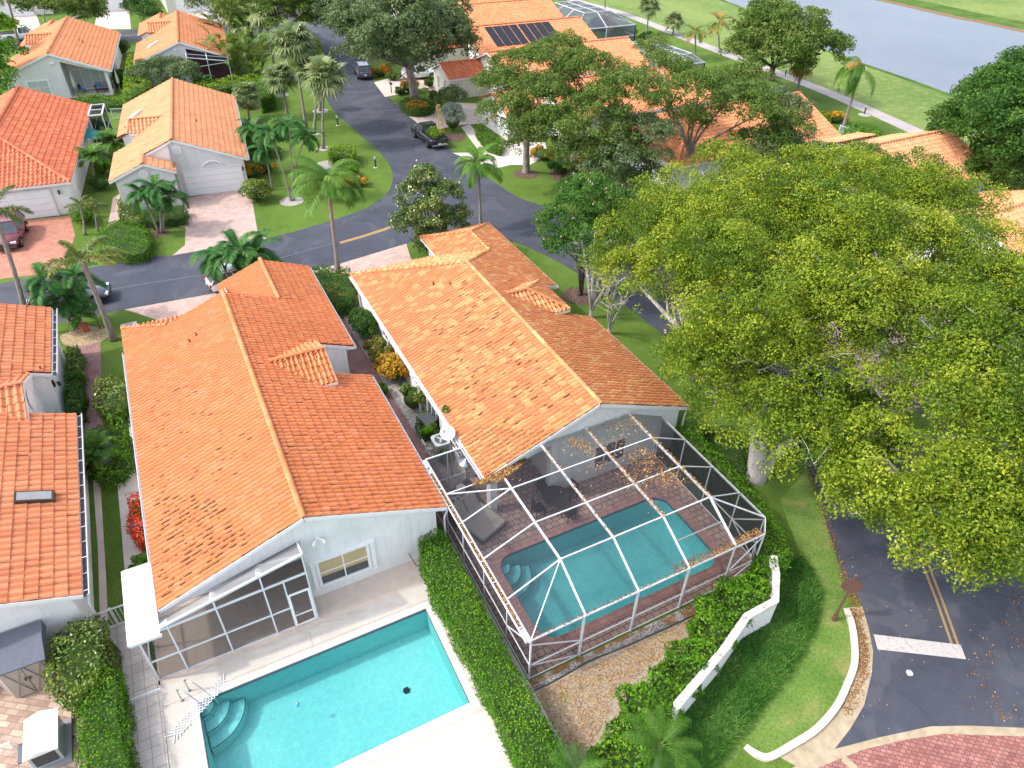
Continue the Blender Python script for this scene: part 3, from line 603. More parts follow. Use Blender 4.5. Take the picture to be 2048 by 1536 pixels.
# ---------------------------------------------------------------- roof tiles
class Roof:
    W, L, amp = .33, .45, .085
    def __init__(s, xf=None): s.v = []; s.f = []; s.r = []; s.xf = xf; s.sl = MB(xf); s.caps = []
    def plane(s, polys, z0, gx, gy, ox, oy, W=None, L=None, seg=6, amp=None, anchor=None, slab=True, thick=.12, cell=0.):
        """z = z0+gx*(x-ox)+gy*(y-oy); polys convex, counter-clockwise or not"""
        W = W or s.W; L = L or s.L; amp = amp or s.amp; g = math.hypot(gx, gy); d = np.array([-gx, -gy])/g; u = np.array([-d[1], d[0]]); k = math.sqrt(1+g*g); Lh = L/k
        nrm = np.array([-gx, -gy, 1.])/k; allp = np.array([p for q in polys for p in q]); Va = (allp@d).max() if anchor is None else anchor; Ua = (allp@u).min()
        for poly in polys:
            P = np.array(poly, float); Us = P@u; Vs = P@d; i0 = int((Us.min()-Ua)/W)-1; i1 = int((Us.max()-Ua)/W)+2; j0 = int((Va-Vs.max())/Lh)-1; j1 = int((Va-Vs.min())/Lh)+2
            I, J = np.meshgrid(np.arange(i0, i1), np.arange(j0, j1)); I = I.ravel(); J = J.ravel()
            cu = Ua+(I+.5)*W; cv = Va-(J+.5)*Lh; cc = cu[:, None]*u+cv[:, None]*d; keep = in_poly(cc, poly)
            for m in range(len(P)):
                p, q = P[m], P[(m+1) % len(P)]; e = q-p; tt = np.clip(((cc-p)@e)/(e@e), 0, 1); keep |= np.hypot(*(cc-(p+tt[:, None]*e)).T) < W*1.1
            I, J = I[keep], J[keep]; n = len(I)
            if n == 0: continue
            ts = np.concatenate([np.linspace(0, .66, seg), [.83, 1.]]); hh = np.concatenate([amp*np.sin(np.linspace(0, .66, seg)/.66*math.pi), [-.035, 0.]]); K = len(ts)
            lift = .028+rng.random(n)*.016; skew = rng.normal(0, .012, n)
            Ul = Ua+(I[:, None]+ts[None])*W; vl = (Va-J*Lh)[:, None]+0*Ul; vh = vl-Lh*1.02
            def pt(U, V_, H):
                xy = U[..., None]*u+V_[..., None]*d; z = z0+gx*(xy[..., 0]-ox)+gy*(xy[..., 1]-oy)
                return np.stack([xy[..., 0], xy[..., 1], z], -1)+nrm*H[..., None]
            low = pt(Ul+skew[:, None], vl+.02, hh[None]+lift[:, None]+.02); hi = pt(Ul+skew[:, None], vh, hh[None]*.9+.018+0*Ul); bot = pt(Ul+skew[:, None], vl+.015, hh[None]*.82-.005+0*Ul)
            V = np.concatenate([low, hi, bot], 1).reshape(-1, 3); F = []
            for a in range(K-1): F += [(a, a+1, K+a+1, K+a), (2*K+a, 2*K+a+1, a+1, a)]
            F = np.array(F); nf = len(F); Fa = (F[None]+(np.arange(n)*3*K)[:, None, None]).reshape(-1, 4); rt = rng.random(n); rf = np.repeat(rt, nf)
            me = bpy.data.meshes.new('t'); me.from_pydata(V.tolist(), [], Fa.tolist()); bm = bmesh.new(); bm.from_mesh(me); bpy.data.meshes.remove(me)
            lay = bm.faces.layers.float.new('rnd')
            for f, r_ in zip(bm.faces, rf): f[lay] = r_
            cen = P.mean(0)
            for m in range(len(P)):
                p, q = P[m], P[(m+1) % len(P)]; e = q-p; nn = np.array([e[1], -e[0]]);
                if nn@(cen-p) > 0: nn = -nn
                # keep a small overhang at the eave only
                eave = abs((p-q)@d) < .02 and (p@d) > Va-.02; off = .06 if eave else 0.004
                bmesh.ops.bisect_plane(bm, geom=bm.verts[:]+bm.edges[:]+bm.faces[:], plane_co=(p[0]+d[0]*off*(1 if eave else 0), p[1]+d[1]*off*(1 if eave else 0), 0), plane_no=(nn[0], nn[1], 0), clear_outer=True)
            b = len(s.v); bm.verts.index_update()
            s.v += [tuple(v.co) for v in bm.verts]
            for f in bm.faces: s.f.append(tuple(v.index+b for v in f.verts)); s.r.append(f[lay])
            bm.free()
            if slab:
                fz = lambda x, y: z0+gx*(x-ox)+gy*(y-oy)
                s.sl.prism([tuple(p) for p in P], lambda x, y: fz(x, y)-thick, lambda x, y: fz(x, y)-.004, 0, 0)
    def cap(s, p, q, r=.13, L=.40):
        p = Vector(p); q = Vector(q); D = q-p; n = max(1, int(round(D.length/L))); d = D/n; t = D.normalized(); a = t.cross(Vector((0, 0, 1))).normalized(); up = a.cross(t)
        mb = MB(s.xf); rr_ = []
        for i in range(n):
            A = p+d*i; B = p+d*(i+1.08); vs = []
            for c, rr, ex in ((A, r, .035), (B, r*.84, .0)):
                for k in range(9):
                    g = math.pi*k/8; vs.append(c+a*math.cos(g)*rr+up*(math.sin(g)*rr*.9+ex))
            mb.add(vs, [(k, k+1, 10+k, 9+k) for k in range(8)]+[tuple(range(8, -1, -1))]); rr_ += [random.random()]*9
        s.caps.append((mb, rr_))
    def fz(s): pass
    def build(s, parent, mat, world=True):
        root = None
        me = bpy.data.meshes.new('roof_tiles'); vs = s.v if s.xf is None else [tuple(s.xf@Vector(v)) for v in s.v]; me.from_pydata(vs, [], s.f); me.materials.append(mat)
        a = me.attributes.new('rnd', 'FLOAT', 'FACE'); a.data.foreach_set('value', s.r)
        o = link_mesh(me, 'roof', parent, world)
        for mb, rr_ in s.caps:
            mc = mb.mesh('ridge_cap', mat); a = mc.attributes.new('rnd', 'FLOAT', 'FACE'); a.data.foreach_set('value', rr_); link_mesh(mc, 'ridge_cap', o, world)
        if s.sl.f: link_mesh(s.sl.mesh('roof_deck', M['sheath']), 'roof_deck', o, world)
        return o
# ---------------------------------------------------------------- house pieces
def window(parent, c, ang, w_, h, nx=2, ny=2, pane='glass', fr=.09, xf=None, name='window', lab=None, depth=.06, sub='pane', blind=None):
    """c = centre on the wall face, ang = direction the wall faces (degrees, 0 = +x)"""
    a = R(ang); n = Vector((math.cos(a), math.sin(a), 0)); u = Vector((-n.y, n.x, 0)); c = Vector(c); f = MB(xf); g = MB(xf)
    def bar(u0, u1, z0, z1, d0, d1, mb, mi=0):
        vs = []
        for dd in (d0, d1):
            for uu, zz in ((u0, z0), (u1, z0), (u1, z1), (u0, z1)): vs.append(c+u*uu+Vector((0, 0, zz))+n*dd)
        mb.add(vs, [(3, 2, 1, 0), (4, 5, 6, 7), (0, 1, 5, 4), (1, 2, 6, 5), (2, 3, 7, 6), (3, 0, 4, 7)], mi)
    W, H = w_/2, h/2; D = depth
    bar(-W, -W+fr, -H, H, -.03, D, f); bar(W-fr, W, -H, H, -.03, D, f); bar(-W+fr, W-fr, H-fr, H, -.03, D-.003, f); bar(-W+fr, W-fr, -H, -H+fr, -.03, D+.02, f)
    for i in range(1, nx): x = -W+w_*i/nx; bar(x-.025, x+.025, -H+fr, H-fr, .0, D-.012, f)
    for j in range(1, ny): z = -H+h*j/ny; bar(-W+fr, W-fr, z-.02, z+.02, .0, D-.02, f)
    o = f.build(name, M['trim'], parent, True)
    if lab: o['label'] = lab
    bar(-W+fr*.9, W-fr*.9, -H+fr*.9, H-fr*.9, -.02, .012, g); g.build(sub, M[pane], o, True)
    return o
def walls(parent, poly, zf, mat, xf=None, name='wall', z0=-.05, brk=()):
    """vertical walls round a footprint, tops follow the roof height function; brk = x values where the roof changes"""
    mb = MB(xf); n = len(poly)
    if poly[0] != poly[-1]: pts = poly+[poly[0]]
    for i in range(n):
        (xa, ya), (xb, yb) = pts[i], pts[i+1]; ts = [0, 1]
        for kind, bv in brk:
            A, B = (xa, xb) if kind == 'x' else (ya, yb)
            if abs(B-A) > 1e-6:
                t = (bv-A)/(B-A)
                if 0.001 < t < .999: ts.append(t)
        ts = sorted(ts); P = [(xa+(xb-xa)*t, ya+(yb-ya)*t) for t in ts]
        vs = [(x, y, z0) for x, y in P]+[(x, y, zf(x, y)) for x, y in P[::-1]]
        mb.add(vs, [tuple(range(len(vs)))])
    return mb.build(name, mat, parent, True)
def gutter(parent, p, q, xf=None, side=(1, 0), mat='alu', name='gutter', open_=True, w_=.13):
    mb = MB(xf); p = Vector(p); q = Vector(q); s_ = Vector((side[0], side[1], 0))
    mb.beam(p+s_*w_+Vector((0, 0, 0)), q+s_*w_, .02, .12); mb.beam(p+s_*(w_/2)-Vector((0, 0, .055)), q+s_*(w_/2)-Vector((0, 0, .055)), w_-.02, .012); mb.beam(p+s_*.01, q+s_*.01, .016, .13)
    o = mb.build(name, M[mat], parent, True)
    return o
def downspout(parent, top, out, xf=None, z1=.15):
    mb = MB(xf); t = Vector(top); o = Vector((out[0], out[1], 0)); mb.tube([t, t-Vector((0, 0, .12)), t-o*.4-Vector((0, 0, .45)), t-o*.4-Vector((0, 0, t.z-z1))], .045, 6); mb.build('downspout', M['alu'], parent, True)
def garage_door(parent, x0, x1, y, face=-1, xf=None, h=2.15, mat='trim', panel=True):
    """sectional door in a wall of constant y"""
    mb = MB(xf); n = 4
    for i in range(n):
        z0 = i*h/n; mb.box(((x0+x1)/2, y+face*.02, z0+h/n/2), (x1-x0, .05, h/n-.02))
        if panel:
            for k in range(2): mb.box(((x0+x1)/2, y+face*.047, z0+h/n*(.28+.44*k)), (x1-x0-.1, .006, .05))
    d = mb.build('garage_door', M['trim'], parent, True)
    tr = MB(xf); tr.box((x0-.07, y+face*.045, h/2+.06), (.14, .1, h+.12)); tr.box((x1+.07, y+face*.045, h/2+.06), (.14, .1, h+.12)); tr.box(((x0+x1)/2, y+face*.045, h+.06), (x1-x0, .1, .12)); tr.build('frame', M['wall_white'], d, True)
    return d
def sheet(name, poly, z, mat, kind='structure', thick=0):
    mb = MB()
    a = sum(poly[i][0]*poly[(i+1) % len(poly)][1]-poly[(i+1) % len(poly)][0]*poly[i][1] for i in range(len(poly)))
    if a < 0: poly = poly[::-1]
    if thick: mb.prism(poly, z-thick, z)
    else: mb.add([(x, y, z) for x, y in poly], [tuple(range(len(poly)))])
    o = mb.build(name, M[mat] if isinstance(mat, str) else mat); o['kind'] = kind; return o
def sheet_holes(name, outer, holes, z, mat):
    from mathutils.geometry import tessellate_polygon
    rings = [outer]+holes; flat = [p for r_ in rings for p in r_]; tri = tessellate_polygon([[Vector((p[0], p[1], 0)) for p in r_] for r_ in rings])
    mb = MB(); fs = []
    for t in tri:
        a, b, c = (flat[i] for i in t)
        if (b[0]-a[0])*(c[1]-a[1])-(b[1]-a[1])*(c[0]-a[0]) < 0: t = (t[0], t[2], t[1])
        fs.append(tuple(t))
    mb.add([(p[0], p[1], z) for p in flat], fs); o = mb.build(name, M[mat]); o['kind'] = 'structure'; return o
def smooth(pts, n=6, closed=False):
    out = []; N = len(pts)
    for i in range(N if closed else N-1):
        p0 = pts[(i-1) % N] if closed or i > 0 else pts[i]; p1 = pts[i]; p2 = pts[(i+1) % N]; p3 = pts[(i+2) % N] if closed or i+2 < N else p2
        for k in range(n):
            t = k/n; out.append(tuple(.5*((2*p1[j])+(-p0[j]+p2[j])*t+(2*p0[j]-5*p1[j]+4*p2[j]-p3[j])*t*t+(-p0[j]+3*p1[j]-3*p2[j]+p3[j])*t**3) for j in range(2)))
    if not closed: out.append(tuple(pts[-1]))
    return out
def strip(line, w0, w1):
    """polygon between offsets w0..w1 to the left of a line"""
    a = np.array(line); t = np.gradient(a, axis=0); t /= np.maximum(np.linalg.norm(t, axis=1, keepdims=True), 1e-9); nrm = np.column_stack([-t[:, 1], t[:, 0]])
    return [tuple(p) for p in a+nrm*w0]+[tuple(p) for p in (a+nrm*w1)[::-1]]
def round_rect(x0, y0, x1, y1, r, n=6):
    out = []
    for cx, cy, a0 in ((x1-r, y1-r, 0), (x0+r, y1-r, 90), (x0+r, y0+r, 180), (x1-r, y0+r, 270)):
        for k in range(n+1): a = R(a0+90*k/n); out.append((cx+r*math.cos(a), cy+r*math.sin(a)))
    return out
def litter(name, P, N, size, mat='lf_litter', aspect=.7, label=None, cat=None, rnd=None, jit=.5, parent=None):
    n = len(P); V, F, r = leaf_quads(P, N, size, rng.random(n) if rnd is None else rnd, aspect, jit); me = np_mesh(name, V, F, r, [M[mat]]); o = link_mesh(me, name, parent, True)
    if parent is None: tag(o, label, cat)
    o['kind'] = 'stuff'; return o
# ================================================================ GROUND
poolA = [(-3.95, 12.17), (4.9, 12.17), (4.9, 16.58), (-3.95, 16.58)]
poolB = round_rect(8.5, 13.05, 17.45, 17.55, .75)
sheet_holes('ground', [(-220, -60), (320, -60), (320, 420), (-220, 420)], [poolA, poolB], 0., 'lawn')
# roads: one sheet for the cross street and the two bending streets
edgeN = [(-120, 55.5), (-30, 54.3), (-4.07, 53.77), (-.86, 53.29), (6, 53.2), (11.4, 54.2), (14.5, 55.3), (17.0, 57.2), (18.6, 59.8), (19.6, 63), (20.0, 67.2), (19.8, 74.2), (19.6, 83.5), (21.2, 95), (24.0, 105.6), (26.4, 117), (26.6, 129), (24, 150), (20, 175)]
edgeE = [(28, 175), (31.5, 150), (32.5, 131.4), (31.6, 115), (29.24, 99), (27.5, 91.8), (26.8, 78.6), (26.8, 64.3), (27.3, 53), (28.7, 49.2), (31.2, 43), (33, 36), (33.8, 29), (33.7, 21.5), (32.3, 14.5), (29.1, 7.9), (26.8, 3.4)]
rib_up = GP([(2200, 1462), (2048, 1456), (1936, 1451.5), (1861, 1453), (1761, 1474.5), (1670, 1498)])
pan = GP([(1701, 1457), (1728.5, 1409.5), (1743.5, 1347), (1746, 1302), (1736, 1252), (1724, 1212)])
edgeW = GP([(1686, 1152), (1650, 1040), (1616, 938)])+[(25.7, 19), (25.9, 27), (25.6, 34), (24.6, 40.5), (22.8, 45.2), (20.6, 47.6), (18.2, 48.3), (15.5, 47.7), (10.2, 46.8), (1.3, 46.3), (-4.5, 46.6), (-30, 46.9), (-120, 47.5)]
sheet('road', smooth(edgeN, 4)+smooth(edgeE, 4)+rib_up+pan+smooth(edgeW, 4), .004, 'asphalt')
st2 = [(-120, 136.8), (-15, 136.6), (6, 135.6), (14, 134.5), (26.2, 133), (26.4, 125.5), (12, 126.4), (3.75, 127.2), (-12.8, 127.6), (-120, 128)]
sheet('road', st2, .006, 'asphalt')
# paint
def line(name, pts, w_, mat, z=.012, off=0.):
    o = sheet(name, strip(pts, off-w_/2, off+w_/2), z, mat); return o
yl = GP([(1797, 1008), (1848, 1122), (1880, 1205), (1910, 1290)])
line('road_marking', yl, .11, 'yline_old', off=.12); line('road_marking', yl, .11, 'yline_old', off=-.12)
yb = GP([(680, 486), (735, 470), (780, 455), (840, 440), (890, 424)]); line('road_marking', yb, .10, 'yline', off=.10); line('road_marking', yb, .10, 'yline', off=-.10)
line('road_marking', GP([(715, 573), (780, 562), (902, 541), (1160, 500)]) and GP([(200, 582), (300, 566), (400, 551), (540, 522), (665, 487)]), .10, 'wfaint')
line('road_marking', [(-60, 132.3), (0, 132), (10, 131.2), (20, 130.2)], .15, 'yline', .014)
sheet('stop_line', GP([(1747, 1269), (1921, 1290), (1932, 1319), (1755, 1299)]), .016, 'wline')
mh = MB(); c = G(1819, 1346); mh.tube([(c[0], c[1], 0), (c[0], c[1], .014)], .13, 16); tag(mh.build('utility_cover', M['blind']), 'small round grey cover set in the asphalt below the stop line', 'cover')
# street inlet grate near the intersection
mg = MB(); c = G(946, 404)
for k in range(7): mg.box((c[0]-.5+k*.16, c[1], .012), (.07, .9, .012))
tag(mg.build('drain_grate', M['dgrey'], None), 'dark slotted drain grate in the asphalt beside the tall slim palm', 'drain')
# kerb, gutter pan and paver crossing at the lower right
kin = GP([(1698.5, 1218), (1711, 1264.5), (1714.7, 1327), (1698.5, 1377), (1676, 1422), (1636, 1467), (1586, 1499.5), (1551, 1519.5), (1531, 1524), (1508, 1515), (1486.5, 1497)])
kin = smooth(kin, 5)
ks = strip(kin, -.24, 0.0)
kb = MB(); n = len(kin); outer = ks[:n]; inner = ks[n:][::-1]
for i in range(n-1):
    zt = .14*min(1, (i+1)/4, (n-1-i)/6+.15); zt2 = .14*min(1, (i+2)/4, (n-2-i)/6+.15); q = [outer[i], outer[i+1], inner[i+1], inner[i]]
    kb.add([(*q[0], zt-.02), (*q[1], zt2-.02), (*q[2], zt2), (*q[3], zt), (*q[0], -.02), (*q[1], -.02), (*q[2], -.02), (*q[3], -.02)], [(0, 1, 2, 3), (4, 5, 1, 0), (6, 7, 3, 2)])
o = kb.build('kerb', M['curb']); o['kind'] = 'structure'
pan2 = [p for p in pan][::-1]; sheet('gutter_pan', [p for p in outer[:36]]+GP([(1600, 1536), (1640, 1512), (1670, 1497)])+pan, .008, 'gutterpan')
rib_lo = GP([(2200, 1478), (2048, 1473), (1886, 1468), (1811, 1479.5), (1726, 1499.5), (1650, 1530), (1560, 1575)])
sheet('paver_ribbon', rib_up+GP([(1620, 1519), (1560, 1547)])+rib_lo[::-1], .012, 'gutterpan')
sheet('paver_crossing', rib_lo+GP([(1500, 1640), (2300, 1800)]), .010, 'pv_scale')
line('paver_band', GP([(1686, 1516), (1735, 1560)]), .26, 'gutterpan', .016)
sheet('verge', GP([(1560, 1000), (1612, 940), (1650, 1040), (1686, 1152), (1698, 1218), (1711, 1264), (1714, 1327), (1698, 1377), (1676, 1422), (1636, 1467), (1586, 1499), (1551, 1519), (1531, 1523), (1508, 1514), (1486, 1496), (1440, 1560), (1380, 1560), (1500, 1430), (1580, 1320), (1628, 1200), (1600, 1110)]), .004, 'lawn_dry')
# yard between the screened pool and the white wall
sheet('garden_bed', GP([(1060, 1380), (1410, 1218), (1560, 1140), (1480, 1282), (1345, 1455), (1240, 1600), (1130, 1600)]), .004, 'drylawn')
sheet('gravel_strip', GP([(1058, 1362), (1435, 1185), (1440, 1205), (1395, 1229), (1250, 1292), (1180, 1320), (1070, 1382)]), .012, 'gravel_dirty')
ml = MB(); ml.tube([(*p, .03) for p in GP([(1068, 1382), (1110, 1362), (1180, 1322), (1262, 1289), (1330, 1258), (1390, 1230)])], .03, 6); tag(ml.build('edging', M['dgrey']), 'thin dark edging between white gravel and dry lawn', 'garden edging')
sheet('patio', [(7.25, 12.0), (18.15, 12.0), (18.75, 12.65), (18.75, 20.0), (9.4, 20.0), (9.4, 22.15), (7.25, 22.15)], .004, 'pv_cob').name = 'patio'
bpy.data.objects.remove(bpy.data.objects['patio'])
sheet_holes('patio', [(7.25, 12.0), (18.15, 12.0), (18.75, 12.65), (18.75, 20.0), (9.4, 20.0), (9.4, 22.15), (7.25, 22.15)], [poolB], .006, 'pv_cob')
sheet_holes('pool_coping', round_rect(8.1, 12.65, 17.85, 17.95, 1.0), [poolB], .016, 'pv_band')
# left house patio
sheet_holes('pool_deck', [(-5.15, 2.), (7.2, 2.), (7.2, 17.75), (-5.1, 17.9)], [poolA], .006, 'deck')
for p_ in (GP([(619, 1264), (628, 1303)]), [(-5.1, 16.95), (7.0, 16.95)], [(5.35, 5), (5.35, 16.9)], [(5.35, 14), (7.1, 14.05)], [(-5.1, 11.7), (5.3, 11.75)]): o = line('deck_joint', p_, .016, 'gutterpan', .0155)
sheet('house_slab', [(-5.15, 17.9), (7.2, 17.75), (7.2, 19.3), (1.0, 19.3), (1.0, 21.6), (-5.15, 21.6)], .008, 'beige')
sheet('tiled_path', GP([(205, 1262), (270, 1235), (320, 1362), (345, 1600), (262, 1600), (242, 1302)])[:6], .008, 'pv_slab')
sheet('gravel_strip', GP([(217, 1310), (242, 1303), (248, 1400), (262, 1600), (245, 1600), (236, 1420), (232, 1370)]), .009, 'gravel_v')
sheet('concrete_path', GP([(277, 932), (310, 900), (330, 1200), (252, 1170), (250, 1152), (243, 1060), (235, 970)]), .006, 'conc')
sheet('gravel_bed', GP([(200, 965), (236, 970), (277, 932), (300, 880), (270, 860), (215, 860), (195, 905)]), .005, 'gravel_v')
sheet('side_path', GP([(186, 960), (201, 968), (212, 1150), (216, 1240), (200, 1245), (196, 1100)]), .006, 'conc_pink')
sheet('brick_path', GP([(150, 690), (201, 684), (203, 780), (206, 850), (194, 872), (172, 872), (166, 800), (160, 700)]), .008, 'pv_rose')
sheet('gravel_bed', smooth(GP([(121, 672), (150, 660), (175, 653), (203, 655), (222, 663), (205, 682), (150, 694), (130, 690)]), 4, True), .010, 'gravel_y')
sheet('patio', [(-25, 2.), (-6.9, 2.), (-6.9, 21.2), (-25, 21.2)], .006, 'pv_tan')
# driveways
sheet('driveway', GP([(250, 620), (290, 632), (289, 655), (350, 650), (420, 610), (470, 590), (445, 560), (436, 586)]) and [G(250, 619), (1.4, 46.25), (8.3, 46.7), (8.3, 44.4), (6.8, 41.0), (1.6, 41.0), (-2.6, 41.0), (-2.6, 44.2)], .008, 'pv_pink')
sheet('driveway', [(8.9, 46.6), (9.75, 46.7), (15.5, 47.7), (15.0, 45.4), (14.9, 42.8), (13.5, 39.5), (9.3, 39.5), (9.4, 43.8)], .010, 'pv_pink')
sheet('path', [(7.1, 20.5), (8.55, 20.5), (8.75, 27), (8.4, 34), (8.2, 38), (9.3, 44.2), (8.0, 44.6), (6.9, 38), (6.7, 33)], .007, 'pv_rose')
sheet('gravel_bed', [(8.45, 22.3), (9.6, 22.3), (9.6, 39.8), (9.3, 41.4), (8.2, 40.5), (8.15, 36)], .009, 'gravel')
sheet('driveway', GP([(365, 398), (500, 372), (506, 410), (516, 468), (533, 477), (345, 511), (370, 490), (371, 455), (345, 452), (290, 462), (285, 450), (372, 438)]), .008, 'pv_pink')
sheet('path', GP([(226, 395), (240, 388), (240, 440), (215, 452), (220, 430)]), .009, 'pv_pink')
sheet('driveway', GP([(-60, 450), (60, 440), (140, 431), (150, 470), (130, 540), (110, 545), (10, 557), (-200, 585), (-200, 460)]), .008, 'pv_red')
# far driveways
sheet('driveway', GP([(196, 22), (258, 20), (262, 58), (187, 59)]), .008, 'conc_pink'); sheet('driveway', GP([(20, 33), (72, 28), (80, 50), (70, 62), (28, 66)]), .008, 'conc_pink')
sheet('driveway', GP([(355, 26), (425, 18), (450, 40), (440, 58), (372, 45)]), .008, 'conc_pink')
# east side driveways
sheet('driveway', GP([(748, 165), (800, 150), (870, 165), (868, 180), (850, 175), (825, 180), (800, 188), (770, 194)]), .008, 'conc_pink')
sheet('driveway', GP([(809, 226), (860, 222), (880, 205), (905, 190), (870, 180), (855, 185), (885, 215), (930, 208), (985, 215), (975, 245), (920, 250), (880, 260), (860, 256)])[:1]+GP([(870, 212), (885, 210), (885, 186), (858, 182), (855, 172), (880, 176), (905, 205), (975, 208), (985, 245), (920, 250), (878, 258), (840, 250)]), .009, 'conc_pink')
sheet('driveway', GP([(922, 254), (940, 249), (975, 290), (1010, 285), (1090, 285), (1095, 310), (1060, 330), (1020, 330), (1000, 335), (985, 338), (940, 320), (905, 306), (960, 305)]), .010, 'conc')
sheet('driveway', [(33.6, 16.5), (46, 15.5), (46, 24), (33.9, 25.5)], .008, 'pv_pink')
# golf course, cart path, lake
cart = smooth(GP([(1100, -14), (1154, 2), (1230, 22), (1300, 47), (1360, 72), (1440, 103), (1536, 139), (1636, 177), (1696, 202), (1786, 242), (1848, 270)])+[(74.5, 40), (72.5, 20), (70, -20)], 4)
sheet('golf_course', [(p[0]+1.2, p[1]) for p in cart][::-1]+[(82.5, 250), (320, 420), (320, -40)][0:0]+[(84, 200), (84, 420), (320, 420), (320, -40), (72, -40)], .004, 'golf')
line('cart_path', cart, 2.2, 'cartpath', .010)
near = smooth(GP([(1380, -40), (1449, 0), (1480, 12), (1499, 25), (1560, 60), (1686, 112), (1743, 132), (1811, 155), (1893, 185), (1941, 200)])+[(86, 40), (82, 20), (80, -20)], 4)
far = [(132, -20), (134, 40), (136.5, 60)]+GP([(2048, 66), (1961, 47), (1905, 36), (1836, 20), (1748, 0), (1690, -14)])+[(140, 160), (130, 210)]
sheet('lake', near+smooth(far, 4), .014, 'lake')
bank = M_grass('bank_grass', (.05, .12, .02), (.10, .18, .03), (.25, .14, .06), .5)
sheet('lake_bank', strip(near, -.1, -1.0), .018, bank)
fb = smooth(far, 4); fbm = M_plain('far_bank_soil', (.22, .13, .07), .95, var=.4); sheet('lake_bank', strip(fb, -.2, -2.4), .018, fbm)
sheet('lawn', strip(fb, -2.4, -9), .02, bank)
# tree rings and planting beds
def ring(px, r, mat='mulch', name='planting_bed', z=.012):
    c = G(*px); o = sheet(name, [(c[0]+r*math.cos(a)*random.uniform(.93, 1.07), c[1]+r*math.sin(a)*random.uniform(.93, 1.07)) for a in np.linspace(0, 6.2832, 25)[:-1]], z, mat); return c
for q in (((1160, 592), 1.25), ((1052, 348), 1.2), ((903, 275), 1.5), ((322, 467), .7), ((1147, 350), 2.2), ((505, 245), 1.1), ((525, 210), 1.6)): ring(*q)
for q in (((583, 403), 1.0), ((647, 297), .7), ((628, 266), .8), ((641, 222), .9), ((562, 190), .9), ((612, 262), .6), ((1728, 230), .7), ((656, 330), 1.2)): ring(*q, mat='gravel')
# ================================================================ SWIMMING POOLS
def pool(name, label, ring_, depth, water_z, mat, step_c, step_r, steps=3, quad_=(0, 90), coping=None):
    t = thing(name, label, 'swimming pool', (*np.mean(ring_, 0), 0)); n = len(ring_)
    b = MB(); b.add([(x, y, -depth) for x, y in ring_], [tuple(range(n))]); b.add([(x, y, -depth) for x, y in ring_]+[(x, y, .006) for x, y in ring_], [((i+1) % n, i, n+i, n+(i+1) % n) for i in range(n)])
    b.build('basin', M[mat], t, True)
    tl = MB(); c = np.mean(ring_, 0)
    ins = [tuple(c+(np.array(p)-c)*(1-.012/np.linalg.norm(np.array(p)-c))) for p in ring_]
    tl.add([(x, y, -.15) for x, y in ins]+[(x, y, .004) for x, y in ins], [((i+1) % n, i, n+i, n+(i+1) % n) for i in range(n)]); tl.build('waterline_tile', M['slate'], t, True)
    for k in range(steps):
        s_ = MB(); r0 = step_r*(k+1)/steps; a = [R(quad_[0]+(quad_[1]-quad_[0])*i/14) for i in range(15)]; zt = -.28-.27*k
        P = [(step_c[0]+r0*math.cos(g), step_c[1]+r0*math.sin(g)) for g in a]+[step_c]; s_.prism(P, -depth+.01, zt)
        e = [(step_c[0]+(r0+.004)*math.cos(g), step_c[1]+(r0+.004)*math.sin(g)) for g in a]; st = s_.build('step', M[mat], t, True)
        ed = MB(); ed.tube([(x, y, zt+.004) for x, y in e], .022, 5); ed.build('step_edge', M['slate'], st, True)
    w_ = MB(); w_.add([(x, y, water_z) for x, y in ins], [tuple(range(n))]); w_.build('water', M['water'], t, True)
    return t
tA = pool('swimming_pool', 'open turquoise rectangular pool in the pale deck behind the left house', poolA, 1.35, -.12, 'plaster', (-3.94, 16.57), 1.45, 3, (-88, -2))
cp = MB(); 
for p, q in (((-4.25, 16.72), (5.2, 16.72)), ((-4.25, 12.03), (5.2, 12.03))): cp.beam((*p, .014), (*q, .014), .26, .02)
for p, q in (((-4.1, 12.16), (-4.1, 16.59)), ((5.05, 12.16), (5.05, 16.59))): cp.beam((*p, .014), (*q, .014), .26, .02)
cp.build('coping', M['conc'], tA, True)
tB = pool('swimming_pool', 'teal round cornered pool under the white framed screen enclosure', poolB, 1.3, -.10, 'plaster2', (8.6, 17.3), 1.45, 3, (-85, -5))
# drain cover and things in the left pool
def at(u, v, z=0.): return (*G(u, v, z), z)
c = at(813, 1381, -1.33); m = MB()
for k in range(6): a = k*math.pi/3; m.tube([(c[0]+.05*math.cos(a), c[1]+.05*math.sin(a), c[2]), (c[0]+.13*math.cos(a), c[1]+.13*math.sin(a), c[2]+.03)], .045, 6)
m.tube([(c[0], c[1], c[2]), (c[0], c[1], c[2]+.04)], .1, 10); m.build('main_drain', M['black'], tA, True)
c = at(594.5, 1409, -.12); t = thing('chlorine_float', 'small blue round float drifting on the open turquoise pool', 'pool float', c); m = MB(); m.tube([(0, 0, -.08), (0, 0, .03), (0, 0, .06)], [.06, .085, .03], 12); m.build('body', M['blue'], t)
m = MB(); m.tube([(0, 0, .06), (0, 0, .09)], .03, 8); m.build('cap', M['blind'], t)
